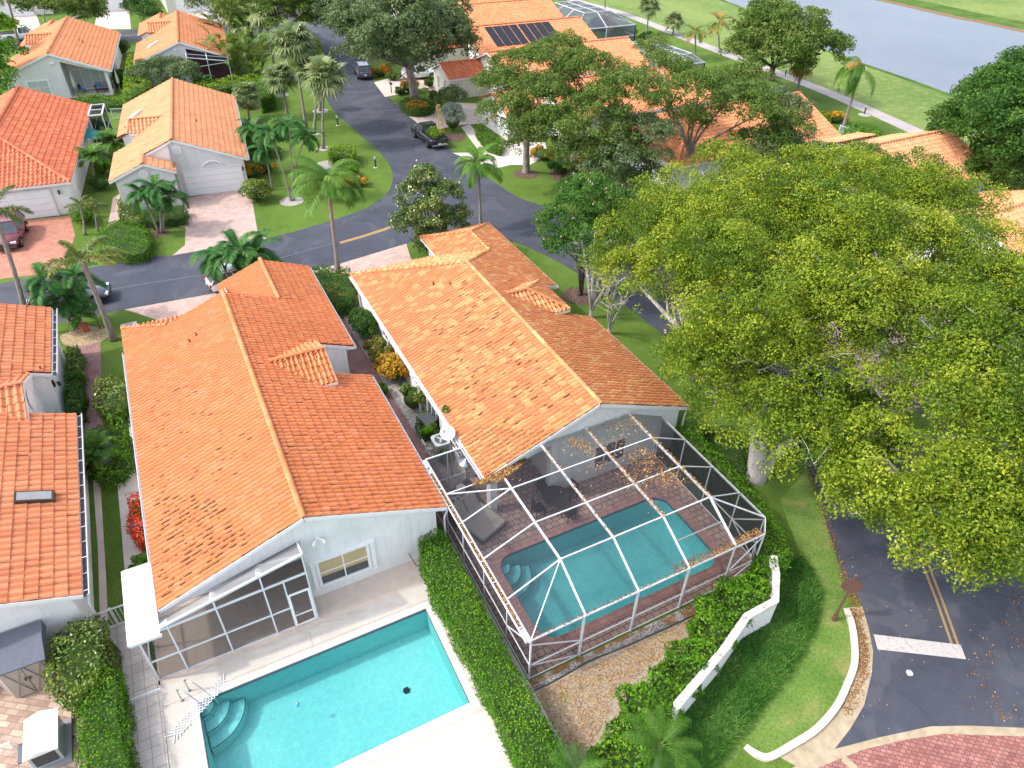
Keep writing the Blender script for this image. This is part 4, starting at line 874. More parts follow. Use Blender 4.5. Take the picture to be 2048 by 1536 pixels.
# hand rail over the steps
t = thing('pool_handrail', 'bent steel grab rail over the curved steps of the open pool', 'handrail', (*G(378, 1400), 0)); m = MB()
a = G(372, 1392); b = G(426, 1413)
for o_ in (-.2, .2):
    d = Vector((b[0]-a[0], b[1]-a[1], 0)).normalized(); s_ = Vector((-d.y, d.x, 0))*o_; A = Vector((*a, 0))+s_; B = Vector((*b, 0))+s_
    m = MB(); m.tube([A, A+Vector((0, 0, .75)), A+d*.15+Vector((0, 0, .86)), A+d*.5+Vector((0, 0, .8)), B+Vector((0, 0, .15)), B+d*.1+Vector((0, 0, -.3))], .022, 8); m.build('rail', M['steel'], t, True, True)
    m = MB(); m.tube([A+Vector((0, 0, .008)), A+Vector((0, 0, .03))], .06, 10); m.build('base_flange', M['steel'], t, True)
# white lattice mat at the step corner: rope mesh laid over the deck edge
m = MB(); c0 = np.array(G(400, 1415)); d1 = np.array(G(426, 1385))-np.array(G(375, 1440)); d1 = d1/np.linalg.norm(d1); d2 = np.array([-d1[1], d1[0]])
for i in range(-8, 9):
    for sgn in (1, -1):
        p = c0+d1*i*.14; e = (d1*sgn+d2)/1.414; ln = .32; m.beam((*(p-e*ln), .04), (*(p+e*ln), .04), .03, .02)
tag(m.build('lattice_mat', M['trim']), 'white plastic lattice mat lying over the pool edge by the grab rail', 'lattice')
# skimmer lid
c = G(375, 1450); m = MB(); m.box((c[0], c[1], .014), (.32, .22, .016), .3); tag(m.build('skimmer_lid', M['beige']), 'beige skimmer lid in the deck beside the curved pool steps', 'lid')
c = G(139, 1478); m = MB(); m.box((c[0], c[1], .02), (.3, .22, .02), .4); tag(m.build('drain_cover', M['dgrey']), 'small dark cover in the tan patio beside the white equipment box', 'cover')
c = G(258, 651); m = MB(); m.box((c[0], c[1], .03), (.95, .5, .05)); o = m.build('meter_cover', M['conc']); tag(o, 'pale rectangular concrete utility lid in the lawn by the leaning foxtail palm', 'cover'); m = MB(); m.box((c[0], c[1], .06), (.45, .28, .012)); m.build('lid', M['mgrey'], o, True)
# ================================================================ HOUSE A (left of centre)
def zA(x, y): return 4.88-.39*abs(x-1.3)-.07 if y < 37.04 else 3.79-.39*abs(x-4.12)-.07
HA = thing('house', 'white gabled house with orange tile roof behind the open turquoise pool', 'house', (1.3, 30, 0), 0, 'houses around the street')
r = Roof(); r.W, r.L, r.amp = .25, .38, .09; s = .39
r.plane([[(-4.3, 19.0), (1.3, 19.0), (1.3, 37.05), (-4.3, 37.05)], [(-4.3, 37.05), (-1.9, 37.05), (-4.3, 39.4)]], 4.88, s, 0, 1.3, 0)
r.plane([[(1.3, 19), (6.9, 19), (6.9, 29.2), (1.3, 29.2)], [(1.3, 29.2), (4.95, 29.2), (4.95, 32.1), (1.3, 32.1)], [(1.3, 32.1), (6.9, 32.1), (6.9, 37.05), (1.3, 37.05)], [(4.12, 37.05), (6.9, 37.05), (6.9, 42.2), (4.12, 42.2)]], 4.88, -s, 0, 1.3, 0)
r.plane([[(1.3, 37.05), (4.12, 37.05), (4.12, 42.2), (1.3, 42.2)]], 3.79, s, 0, 4.12, 0)
r.plane([[(-4.3, 39.4), (-1.9, 37.05), (.4, 39.4)]], 2.7, 0, -.39, 0, 39.4)
r.plane([[(2.2, 29.9), (4.1, 28.0), (4.98, 28.0), (4.98, 29.9)]], 4.56, 0, .4, 0, 29.9, seg=8)
r.plane([[(2.2, 29.9), (4.98, 29.9), (4.98, 31.8), (4.1, 31.8)]], 4.56, 0, -.4, 0, 29.9, seg=8)
zc = .07
r.cap((1.3, 37.1, 4.88+zc), (1.3, 18.95, 4.88+zc)); r.cap((4.12, 42.25, 3.79+zc), (4.12, 36.95, 3.79+zc)); r.cap((2.25, 29.9, 4.56+zc), (5.0, 29.9, 4.56+zc), .12); r.cap((-1.9, 37.1, 3.63+zc), (-4.3, 39.4, 2.72+zc), .11)
r.build(HA, M['tile_a'])
fp = [(.95, 19.12), (6.5, 19.12), (6.5, 29.15), (5.0, 29.15), (5.0, 32.15), (6.5, 32.15), (6.5, 41.95), (1.6, 41.95), (1.6, 36.98), (-3.95, 36.98), (-3.95, 21.5), (.95, 21.5)]
walls(HA, fp, zA, M['wall_white'], brk=(('x', 1.3), ('x', 4.12)))
g_ = MB(); g_.add([(-4.28, 19.12, 2.3), (.95, 19.12, 3.62), (.95, 19.12, zA(.95, 20)), (-4.28, 19.12, zA(-4.28, 20))], [(0, 1, 2, 3)]); g_.add([(-4.28, 19.3, 2.3), (.95, 19.3, 3.62), (.95, 19.3, zA(.95, 20)), (-4.28, 19.3, zA(-4.28, 20))], [(3, 2, 1, 0)]); g_.add([(-4.28, 19.12, 2.3), (.95, 19.12, 3.62), (.95, 19.3, 3.62), (-4.28, 19.3, 2.3)], [(3, 2, 1, 0)]); g_.build('gable_wall', M['wall_white'], HA, True)
f = MB()
for p, q in (((-4.32, 18.985, 2.63), (1.3, 18.985, 4.81)), ((1.3, 18.985, 4.81), (6.92, 18.985, 2.63)), ((1.3, 37.08, 4.8), (-1.9, 37.08, 3.56)), ((1.3, 37.08, 4.8), (4.0, 37.08, 3.75)), ((6.92, 32.08, 2.62), (4.95, 32.08, 3.4)), ((6.92, 29.22, 2.62), (4.95, 29.22, 3.4)), ((6.92, 42.22, 2.62), (4.12, 42.22, 3.72)), ((1.3, 42.22, 2.62), (4.12, 42.22, 3.72)), ((4.1, 27.97, 3.72), (5.0, 27.97, 3.72)), ((5.0, 27.98, 3.72), (5.0, 29.9, 4.48)), ((5.0, 31.82, 3.72), (5.0, 29.9, 4.48))): f.beam(p, q, .03, .17)
for p, q in (((-4.32, 19, 2.62), (-4.32, 37.05, 2.62)), ((6.92, 19, 2.62), (6.92, 29.2, 2.62)), ((6.92, 32.1, 2.62), (6.92, 42.2, 2.62)), ((1.28, 37.1, 2.62), (1.28, 42.2, 2.62))): f.beam(p, q, .03, .16)
f.build('fascia', M['trim'], HA, True)
sf = MB()
for x0, x1, y0, y1 in ((-4.3, -3.95, 19.1, 37), (6.5, 6.9, 19.1, 29.2), (6.5, 6.9, 32.1, 42.2)): sf.box(((x0+x1)/2, (y0+y1)/2, 2.58), (x1-x0, y1-y0, .02))
sf.build('soffit', M['trim'], HA, True)
dw = MB(); dw.add([(4.96, 28.03, 3.3), (4.96, 29.9, 3.3), (4.96, 31.77, 3.3), (4.96, 31.77, 3.7), (4.96, 29.9, 4.46), (4.96, 28.03, 3.7)], [(0, 1, 2, 3, 4, 5)]); dw.add([(4.05, 28.02, 3.5), (4.96, 28.02, 3.3), (4.96, 28.02, 3.72), (4.05, 28.02, 3.78)], [(0, 1, 2, 3)]); dw.build('dormer_wall', M['wall_white'], HA, True)
gutter(HA, (6.93, 19, 2.6), (6.93, 29.2, 2.6)); gutter(HA, (6.93, 32.1, 2.6), (6.93, 42.2, 2.6)); gutter(HA, (-4.33, 19, 2.6), (-4.33, 37, 2.6), side=(-1, 0))
downspout(HA, (6.98, 19.02, 2.58), (.35, .0)); downspout(HA, (-4.4, 27, 2.6), (-.3, 0)); downspout(HA, (-4.4, 36.6, 2.6), (-.3, 0))
wa = window(HA, (2.40, 19.12, 1.36), -90, 2.2, 1.62, 2, 2, 'tanblind', .12)
m = MB()
for x0, x1 in ((1.43, 2.37), (2.43, 3.37)): m.add([(x0, 19.095, .68), (x1, 19.095, .68), (x1, 19.095, 1.12), (x0, 19.095, 1.12)], [(0, 1, 2, 3)])
m.build('lower_pane', M['glass'], wa, True)
sh = MB()
for x in (1.18, 3.64): sh.box((x, 19.06, 1.36), (.17, .12, 1.7))
sh.box((2.4, 19.05, 2.24), (2.7, .14, .07)); sh.build('shutter_track', M['trim'], HA, True)
fl_ = MB(); 
for dx in (-.14, .14): fl_.tube([(1.62, 19.1, 3.45), (1.62+dx, 18.98, 3.42)], .03, 6); fl_.tube([(1.62+dx, 19.0, 3.45), (1.62+dx*1.6, 18.86, 3.34)], [.04, .08], 10)
fl_.tube([(1.62, 19.14, 3.45), (1.62, 19.07, 3.45)], .07, 10); fl_.build('floodlight', M['trim'], HA, True)
hb = MB(); hb.tube([(5.15, 19.1, .55), (5.15, 19.0, .55), (5.3, 18.7, .1), (5.9, 18.4, .03)], .015, 6); hb.build('hose_bib', M['black'], HA, True)
sd_ = MB(); sd_.add([(-3.9, 21.46, .02), (.9, 21.46, .02), (.9, 21.46, 2.3), (-3.9, 21.46, 2.3)], [(0, 1, 2, 3)]); sd_.build('sliding_door', M['glass'], HA, True)
lc = MB(); lc.box((-1.5, 20.3, 2.65), (5.2, 2.4, .05)); lc.build('lanai_ceiling', M['trim'], HA, True)
vp = MB()
for x, y in ((-1.0, 34.2), (-.6, 34.4)): z = zA(x, y)+.07; vp.tube([(x, y, z), (x, y, z+.3)], .045, 8)
vp.build('vent_pipe', M['pipe'], HA, True)
garage_door(HA, 2.3, 6.0, 42.0, 1)
# screened porch on its south side
PA = thing('screen_porch', 'white framed screened porch with sloping mesh roof beside the open pool', 'screened porch', (-2, 18.1, 0))
xs = [-5.1, -4.1, -2.45, -.75, .85]; ztop = [2.72, 2.9, 3.22, 3.6, 3.95]; yF = 18.12
def bar(p, q, w_=.06, h=.06, name='post', par=PA, mat='alu'):
    m = MB(); m.beam(p, q, w_, h); return m.build(name, M[mat], par, True)
for x, z in zip(xs, ztop): bar((x, yF, 0), (x, yF, z), .06, .08)
bar((-.02, yF, 0), (-.02, yF, 2.95))
bar((-5.1, yF-.002, 2.68), (.85, yF-.002, 2.93), .06, .09, 'beam'); bar((-4.35, yF-.004, 2.83), (.88, yF-.004, 4.0), .07, .09, 'beam')
bar((-5.1, yF-.003, 1.17), (-.02, yF-.003, 1.25), .05, .07, 'rail'); bar((-5.1, yF, .03), (-.02, yF, .03), .06, .05, 'rail')
bar((-5.1, yF+.04, 2.68), (-5.1, 21.4, 2.68), .06, .09, 'beam'); bar((-5.1, 21.4, 0), (-5.1, 21.4, 2.66)); bar((-5.1, 19.6, 0), (-5.1, 19.6, 2.64)); bar((-5.1, yF+.05, 1.17), (-5.1, 21.4, 1.17), .05, .07, 'rail')
for x, z, zb, w_ in ((-4.25, 2.86, 2.2, .28), (-2.45, 3.26, 2.68, .22), (-.75, 3.64, 3.12, .18)): bar((x, yF, z+.02), (x, 19.07, zb), w_, .03, 'rafter')
bar((.88, yF, 3.98), (.86, 19.07, 3.62), .07, .09, 'rafter'); bar((.86, yF+.02, 3.95), (-.75, 19.05, 3.16), .05, .05, 'brace')
bar((.9, yF, 0), (.9, 19.1, 0.02), .05, .05, 'rail'); bar((.9, 19.08, 0), (.9, 19.08, 3.6), .05, .05)
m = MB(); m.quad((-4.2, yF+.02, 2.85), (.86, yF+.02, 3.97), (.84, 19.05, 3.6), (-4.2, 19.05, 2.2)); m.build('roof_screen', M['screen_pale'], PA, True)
m = MB()
for i in range(4): m.quad((xs[i]+.03, yF, .04), (xs[i+1]-.03, yF, .04), (xs[i+1]-.03, yF, ztop[i+1]-.06), (xs[i]+.03, yF, ztop[i]-.06))
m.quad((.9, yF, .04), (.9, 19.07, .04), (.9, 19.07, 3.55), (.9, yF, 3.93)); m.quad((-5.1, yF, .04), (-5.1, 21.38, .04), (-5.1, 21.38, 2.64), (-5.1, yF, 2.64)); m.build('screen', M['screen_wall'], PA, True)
d = MB(); 
for p, q in (((.02, yF-.05, .06), (.02, yF-.05, 2.05)), ((.78, yF-.05, .06), (.78, yF-.05, 2.05))): d.beam(p, q, .09, .04)
for z in (.1, .72, 2.03): d.beam((.06, yF-.05, z), (.74, yF-.05, z), .04, .09 if z != .72 else .04)
dr = d.build('door', M['trim'], PA, True); d = MB(); d.tube([(.12, yF-.08, .98), (.12, yF-.11, .98), (.2, yF-.11, .98)], .015, 6); d.build('handle', M['steel'], dr, True)
pr = MB(); pr.beam((-4.85, 17.95, 2.72), (-4.85, 21.35, 2.72), .98, .06); o = pr.build('flat_roof', M['trim'], PA, True)
ed = MB(); ed.beam((-5.37, 17.9, 2.71), (-5.37, 21.38, 2.71), .07, .12); ed.beam((-5.35, 17.9, 2.705), (-4.3, 17.9, 2.7), .07, .12); ed.beam((-5.35, 21.38, 2.705), (-4.4, 21.38, 2.705), .06, .1); ed.build('roof_edge', M['alu'], o, True)
# ================================================================ HOUSE B (screened pool)
def zB(x, y):
    z = 4.87-.377*(14.9-x) if x < 14.9 else 4.87-.40*(x-14.9)
    if y > 37.3 and x > 15.05: z = min(3.75-.40*abs(x-17.7), 3.75-.389*max(0, y-40.3))
    elif y > 34.5: z = min(z, 2.7+.398*(39.95-y))
    return z-.07
HB = thing('house', 'white hip ended house with mottled orange tile roof attached to the large screened pool', 'house', (14.8, 30, 0), 0, 'houses around the street')
r = Roof(); r.W, r.L, r.amp = .25, .38, .09
r.plane([[(9.15, 19.8), (14.9, 19.8), (14.9, 34.5), (9.15, 39.95)]], 4.87, .377, 0, 14.9, 0)
r.plane([[(14.9, 19.8), (20.3, 19.8), (20.3, 28.9), (14.9, 28.9)], [(14.9, 28.9), (18.3, 28.9), (18.3, 33), (14.9, 33)], [(14.9, 33), (20.3, 33), (20.3, 37.3), (17.7, 37.3), (14.9, 34.5)], [(17.7, 37.3), (20.3, 37.3), (20.3, 40.3), (17.7, 40.3)], [(17.7, 40.3), (20.3, 40.3), (20.3, 43.0)]], 4.87, -.40, 0, 14.9, 0)
r.plane([[(9.15, 39.95), (14.9, 34.5), (17.7, 37.3), (15.05, 39.95)]], 2.7, 0, -.398, 0, 39.95)
r.plane([[(15.05, 39.95), (17.7, 37.3), (17.7, 40.3), (15.05, 43.0)]], 3.75, .40, 0, 17.7, 0)
r.plane([[(15.05, 43.0), (17.7, 40.3), (20.3, 43.0)]], 3.75, 0, -.389, 0, 40.3)
r.plane([[(15.55, 30.6), (17.6, 28.8), (18.7, 28.8), (16.9, 30.6)]], 4.6, 0, .44, 0, 30.6, seg=8); r.plane([[(15.55, 30.6), (16.9, 30.6), (18.7, 32.4), (17.6, 32.4)]], 4.6, 0, -.44, 0, 30.6, seg=8); r.plane([[(16.9, 30.6), (18.7, 28.8), (18.7, 32.4)]], 4.6, -.44, 0, 16.9, 0, seg=8)
for p, q, rr in (((14.9, 34.5, 4.94), (14.9, 19.75, 4.94), .13), ((14.9, 34.5, 4.94), (9.15, 39.95, 2.77), .12), ((14.9, 34.5, 4.94), (17.7, 37.3, 3.82), .12), ((17.7, 37.25, 3.82), (17.7, 40.3, 3.82), .12), ((17.7, 40.3, 3.82), (20.3, 43, 2.77), .11), ((17.7, 40.3, 3.82), (15.05, 43, 2.77), .11), ((15.6, 30.6, 4.66), (16.95, 30.6, 4.66), .12), ((16.9, 30.6, 4.66), (18.7, 28.8, 3.87), .11), ((16.9, 30.6, 4.66), (18.7, 32.4, 3.87), .11)): r.cap(p, q, rr)
r.build(HB, M['tile_b'])
fp = [(12.9, 19.95), (19.9, 19.95), (19.9, 28.8), (18.35, 28.8), (18.35, 33.1), (19.9, 33.1), (19.9, 42.6), (15.45, 42.6), (15.45, 39.6), (9.5, 39.6), (9.5, 22.6), (12.9, 22.6)]
walls(HB, fp, zB, M['wall_white'], brk=(('x', 14.9), ('x', 17.7)))
f = MB()
for p, q in (((9.1, 19.785, 2.62), (14.9, 19.785, 4.79)), ((14.9, 19.785, 4.79), (20.33, 19.785, 2.62)), ((9.12, 19.8, 2.62), (9.12, 39.9, 2.62)), ((20.33, 19.8, 2.62), (20.33, 28.9, 2.62)), ((20.33, 33, 2.62), (20.33, 43, 2.62)), ((15.05, 43.02, 2.62), (20.33, 43.02, 2.62)), ((9.15, 39.97, 2.62), (15.0, 39.97, 2.62)), ((20.33, 28.93, 2.62), (18.3, 28.93, 3.42)), ((20.33, 32.97, 2.62), (18.3, 32.97, 3.42)), ((15.03, 40, 2.62), (15.03, 43, 2.62)), ((17.6, 28.77, 3.73), (18.72, 28.77, 3.73)), ((18.73, 28.77, 3.73), (18.73, 32.43, 3.73))): f.beam(p, q, .03, .17)
f.build('fascia', M['trim'], HB, True)
tw = MB(); tw.box((17.6, 30.6, 3.3), (1.9, 3.4, .8)); tw.build('turret_wall', M['wall_white'], HB, True)
sf = MB(); sf.box((9.32, 29.9, 2.58), (.36, 20, .02)); sf.box((20.1, 24.4, 2.58), (.4, 9, .02)); sf.box((20.1, 38, 2.58), (.4, 10, .02)); sf.build('soffit', M['trim'], HB, True)
gutter(HB, (9.1, 19.9, 2.6), (9.1, 39.9, 2.6), side=(-1, 0)); gutter(HB, (20.35, 19.8, 2.6), (20.35, 28.9, 2.6)); gutter(HB, (20.35, 33, 2.6), (20.35, 43, 2.6)); downspout(HB, (20.42, 19.9, 2.6), (.35, 0)); downspout(HB, (9.05, 38.7, 2.6), (-.3, 0)); downspout(HB, (9.05, 31.5, 2.6), (-.3, 0)); downspout(HB, (9.05, 28.2, 2.6), (-.3, 0))
window(HB, (9.5, 26.9, 1.1), 180, 1.9, 2.0, 3, 1); window(HB, (9.5, 24.0, 1.4), 180, 1.6, 1.7, 4, 4); window(HB, (9.5, 34.6, 1.5), 180, 1.2, 1.3, 2, 2); window(HB, (15.9, 19.95, 1.35), -90, 1.9, 1.5, 3, 1)
m = MB(); m.add([(9.2, 19.95, 2.25), (12.9, 19.95, 3.3), (12.9, 19.95, zB(12.9, 20)), (9.2, 19.95, zB(9.2, 20))], [(0, 1, 2, 3)]); m.add([(9.2, 20.1, 2.25), (12.9, 20.1, 3.3), (12.9, 19.95, 3.3), (9.2, 19.95, 2.25)], [(0, 1, 2, 3)]); m.build('gable_wall', M['wall_white'], HB, True)
m = MB(); m.box((12.75, 20.1, 1.6), (.4, .4, 3.3)); m.build('column', M['wall_white'], HB, True); m = MB(); m.box((9.65, 20.2, 1.2), (.35, .4, 2.5)); m.build('column', M['wall_white'], HB, True)
sd_ = MB(); sd_.add([(9.9, 22.57, .02), (12.7, 22.57, .02), (12.7, 22.57, 2.15), (9.9, 22.57, 2.15)], [(0, 1, 2, 3)]); o = sd_.build('sliding_door', M['glass'], HB, True)
m = MB(); m.quad((9.5, 19.9, .012), (12.9, 19.9, .012), (12.9, 22.6, .012), (9.5, 22.6, .012)); m.build('lanai_floor', M['pv_cob'], HB, True)
mt = MB(); mt.box((9.42, 29.9, 1.55), (.18, .35, .45)); mt.box((9.42, 29.3, 1.45), (.14, .2, .3)); mt.tube([(9.4, 29.9, 1.8), (9.4, 29.9, 2.55)], .03, 6); mt.build('meter_box', M['trim'], HB, True)
vp = MB()
for x, y in ((12.6, 34.3), (13.3, 33.4)): z = zB(x, y)+.07; vp.tube([(x, y, z), (x, y, z+.28)], .045, 8)
vp.build('vent_pipe', M['pipe'], HB, True)
garage_door(HB, 9.9, 14.9, 39.65, 1)
# ================================================================ SCREEN ENCLOSURE
EN = thing('screen_enclosure', 'large white framed mesh cage with flat top over the teal pool', 'screen enclosure', (13, 16, 0))
X0, X1, XC, YF, YC, YN = 7.25, 18.75, 18.12, 12.0, 12.65, 22.15; ze, zt = 2.6, 3.6
def eb(p, q, w_=.07, h=.09, name='beam', mat='alu'): return bar(p, q, w_*.78, h*.85, name, EN, mat)
for x in (7.25, 9.45, 11.85, 14.25, 16.55, 18.12): eb((x, YF, 0), (x, YF, ze), .1 if x in (9.45, 11.85, 14.25) else .07, .1 if x in (9.45, 11.85, 14.25) else .07, 'post')
for y in (13.87, 15.93, 18.0, 19.75, 22.15): eb((X0, y, 0), (X0, y, ze), .06, .06, 'post')
for y in (12.65, 14.2, 16.1, 18.0, 19.8): eb((X1, y, 0), (X1, y, ze), .06, .06, 'post')
eb((X0-.03, YF, ze), (XC, YF, ze), .09, .09); eb((XC, YF, ze), (X1, YC, ze), .08, .08); eb((X1, YC, ze), (X1, 19.9, ze), .08, .08); eb((X0, YF, ze), (X0, YN, ze), .08, .09); eb((X0, YN, ze), (9.1, YN, ze), .08, .08)
for z in (.05, .95): eb((X0, YF, z), (XC, YF, z), .05, .06, 'rail'); eb((XC, YF, z), (X1, YC, z), .05, .06, 'rail'); eb((X1, YC, z), (X1, 19.9, z), .05, .06, 'rail'); eb((X0, YF, z), (X0, YN, z), .05, .06, 'rail')
eb((X0, YN, .95), (9.4, YN, .95), .05, .06, 'rail'); eb((8.3, YN, 0), (8.3, YN, ze), .05, .06, 'post')
XL, XR, Y1, Y2 = 9.5, 16.65, 13.95, 19.85
for x in (XL, 11.88, 14.27, XR): eb((x, Y1, zt), (x, Y2 if x > XL else 18.6, zt), .09, .12)
for y in (Y1, 15.95, 18.0): eb((XL, y, zt), (XR, y, zt), .06, .08)
for x in (11.88, 14.27): eb((x, Y1, zt), (x-(.03 if x < 13 else .02), YF, ze+.03), .09, .1, 'rafter')
eb((XL, Y1, zt), (XL, YF, ze+.03), .09, .1, 'rafter'); eb((XR, Y1, zt), (16.6, YF, ze+.03), .11, .1, 'rafter')
eb((XL, Y1, zt), (X0, YF, ze+.03), .05, .07, 'hip_rafter'); eb((XL, Y1, zt), (X0, 13.87, ze+.03), .06, .08, 'rafter'); eb((XL, 15.95, zt), (X0, 15.93, ze+.03), .06, .08, 'rafter'); eb((XL, 18.0, zt), (X0, 18.0, ze+.03), .06, .08, 'rafter'); eb((XL, 18.0, zt), (X0, 19.75, ze+.03), .05, .07, 'brace'); eb((8.9, 19.75, ze+.03), (X0, 19.75, ze+.03), .06, .07, 'rafter')
eb((XR, Y1, zt), (X1, YC, ze+.03), .06, .08, 'hip_rafter'); eb((XR, 15.95, zt), (X1, 15.95, ze+.03), .05, .07, 'rafter'); eb((XR, 18.0, zt), (X1, 18.0, ze+.03), .05, .07, 'rafter'); eb((XR, Y1, zt), (X1, 14.2, ze+.03), .05, .07, 'rafter'); eb((14.27, 13.0, 3.1), (16.62, 13.0, 3.1), .05, .06, 'rafter')
# wind braces in the corners
for p, q in (((X0, YF, .95), (9.45, YF, .05)), ((X0, YF, ze-.3), (9.45, YF, 1.05)), ((X0, YF, 2.4), (X0, 13.87, .95)), ((16.55, YF, .95), (XC, YF, 2.5)), ((16.55, YF, .05), (XC, YF, .95)), ((X1, YC, 2.5), (X1, 14.2, .95)), ((X1, YC, .1), (X1, 14.2, .95)), ((XC, YF, .1), (X1, YC, .95))): eb(p, q, .05, .06, 'brace')
def pane(nm, mat, *qs):
    for q in qs: m = MB(); m.add(q, [tuple(range(len(q)))]); m.build(nm, M[mat], EN, True)
xs_ = [XL, 11.88, 14.27, XR]; ys_ = [Y1, 15.95, 18.0, Y2]
for i in range(3):
    for j in range(3):
        if i == 0 and j == 2: pane('roof_screen', 'screen', [(XL, 18, zt+.01), (11.88, 18, zt+.01), (11.88, 19.7, zt+.01), (XL, 18.6, zt+.01)]); continue
        pane('roof_screen', 'screen', [(xs_[i], ys_[j], zt+.01), (xs_[i+1], ys_[j], zt+.01), (xs_[i+1], ys_[j+1], zt+.01), (xs_[i], ys_[j+1], zt+.01)])
fx = [XL, 11.85, 14.25, 16.6]
for i in range(3): pane('roof_screen', 'screen', [(fx[i], YF, ze+.04), (fx[i+1], YF, ze+.04), (xs_[i+1], Y1, zt+.01), (xs_[i], Y1, zt+.01)])
pane('roof_screen', 'screen', [(X0, YF, ze+.04), (XL, YF, ze+.04), (XL, Y1, zt+.01)], [(X0, YF, ze+.04), (XL, Y1, zt+.01), (X0, 13.87, ze+.04)], [(X0, 13.87, ze+.04), (XL, Y1, zt+.01), (XL, 15.95, zt+.01), (X0, 15.93, ze+.04)], [(X0, 15.93, ze+.04), (XL, 15.95, zt+.01), (XL, 18, zt+.01), (X0, 18, ze+.04)], [(X0, 18, ze+.04), (XL, 18, zt+.01), (X0, 19.75, ze+.04)], [(X0, 19.75, ze+.04), (XL, 18, zt+.01), (XL, 18.6, zt+.01), (8.95, 19.75, ze+.04)], [(X0, 19.75, ze+.02), (9.05, 19.75, ze+.02), (9.05, YN, ze+.02), (X0, YN, ze+.02)])
pane('roof_screen', 'screen_wall', [(16.6, YF, ze+.04), (XC, YF, ze+.04), (X1, YC, ze+.04), (XR, Y1, zt+.01)], [(X1, YC, ze+.04), (X1, 15.95, ze+.04), (XR, 15.95, zt+.01), (XR, Y1, zt+.01)], [(X1, 15.95, ze+.04), (X1, 18, ze+.04), (XR, 18, zt+.01), (XR, 15.95, zt+.01)], [(X1, 18, ze+.04), (X1, 19.9, ze+.04), (XR, Y2, zt+.01), (XR, 18, zt+.01)])
pane('wall_screen', 'screen_wall', [(X0, YN, .02), (X0, YF, .02), (X0, YF, ze), (X0, YN, ze)], [(X0, YF, .02), (XC, YF, .02), (XC, YF, ze), (X0, YF, ze)], [(XC, YF, .02), (X1, YC, .02), (X1, YC, ze), (XC, YF, ze)], [(X1, YC, .02), (X1, 19.9, .02), (X1, 19.9, ze), (X1, YC, ze)], [(9.4, YN, .02), (X0, YN, .02), (X0, YN, ze), (9.4, YN, ze)])
g_ = MB(); g_.beam((X0-.2, YF, ze+.0), (X0-.2, YN-.6, ze), .03, .14); g_.beam((X0-.11, YF, ze-.05), (X0-.11, YN-.6, ze-.05), .16, .02)
for y in np.linspace(12.6, 21.2, 9): g_.beam((X0-.2, y, ze+.05), (X0-.02, y, ze+.05), .03, .02)
g_.box((X0-.11, YN-.3, ze), (.2, .5, .13)); g_.build('gutter', M['alu'], EN, True)
# fallen leaves: gutter, flat roof, front rail, roof corner
def scatter_box(x0, x1, y0, y1, z, n): return np.column_stack([rng.uniform(x0, x1, n), rng.uniform(y0, y1, n), np.full(n, z)+rng.random(n)*.04])
up = lambda n: np.tile([0, 0, 1.], (n, 1))
P = scatter_box(X0-.19, X0-.03, 12.6, 21.3, ze-.02, 2600); litter('leaf_litter', P, up(len(P)), .06, label='brown leaf litter filling the gutter along the mesh cage', cat='leaf litter')
P = np.concatenate([scatter_box(X0+.1, XC, YF-.03, YF+.12, ze+.05, 500), scatter_box(13.6, 18.0, YF, YF+.35, ze+.08, 1300)]); litter('leaf_litter', P, up(len(P)), .055, label='orange leaf litter piled along the front rail of the mesh cage', cat='leaf litter')
cl = []
for (u, v, sp, n_) in ((1150, 885, 14, 160), (1165, 893, 12, 130), (1180, 905, 10, 60), (1210, 845, 26, 120), (1240, 850, 26, 130), (1262, 842, 14, 70), (1280, 905, 16, 110), (1300, 925, 18, 130), (1270, 915, 18, 120), (1320, 945, 14, 90), (1335, 960, 16, 100), (1290, 940, 22, 110), (1260, 960, 16, 70), (1310, 965, 18, 90), (1340, 945, 10, 70), (1240, 880, 16, 60), (1200, 930, 10, 60), (1360, 965, 10, 50), (1130, 905, 20, 30), (1230, 905, 60, 60), (1300, 980, 60, 60), (1150, 960, 90, 70)):
    q = np.array([G(u+rng.normal(0, sp), v+rng.normal(0, sp*.45), zt+.03) for _ in range(n_)]); q = q[(q[:, 0] > XL) & (q[:, 0] < XR+.1) & (q[:, 1] < Y2-.02) & (q[:, 1] > Y1)]; cl.append(np.column_stack([q, zt+.03+rng.random(len(q))*.05]))
for x in (11.88, 14.27, XR): n_ = 500 if x > 12 else 180; cl.append(np.column_stack([x+rng.normal(0, .05, n_), rng.uniform(13.9, 19.7, n_), np.full(n_, zt+.075)]))
P = np.concatenate(cl); litter('leaf_litter', P, up(len(P)), .085, label='clusters of fallen brown leaves lying on top of the mesh cage', cat='leaf litter', aspect=.4)
# drift of leaves and debris at the south west corner of the mottled roof
pl_ = [(943, 971), (997, 963), (1020, 949), (1041, 932), (1053, 914), (1046, 912), (1006, 937), (971, 953), (950, 962)]; pp = [G(u, v, 3.0) for u, v in pl_]; Q = sample_poly(pp, 3200); P = np.column_stack([Q, 2.9+rng.random(len(Q))*.08]); litter('leaf_litter', P, up(len(P)), .07, label='golden leaf drift on the mesh below the tiled roof corner', cat='leaf litter')
def roof_debris(label, poly, n, plane, off, W=.25, size=.05):
    Q = sample_poly(poly, n); Q[:, 1] = off+np.round((Q[:, 1]-off)/W)*W+rng.normal(0, .022, n); z = np.array([plane(x, y) for x, y in Q])+.03+rng.random(n)*.03
    P = np.column_stack([Q, z]); litter('leaf_litter', P, up(n), size, label=label, cat='leaf litter')
pw = lambda x, y: 4.87-.377*(14.9-x); pe = lambda x, y: 4.87-.40*(x-14.9)
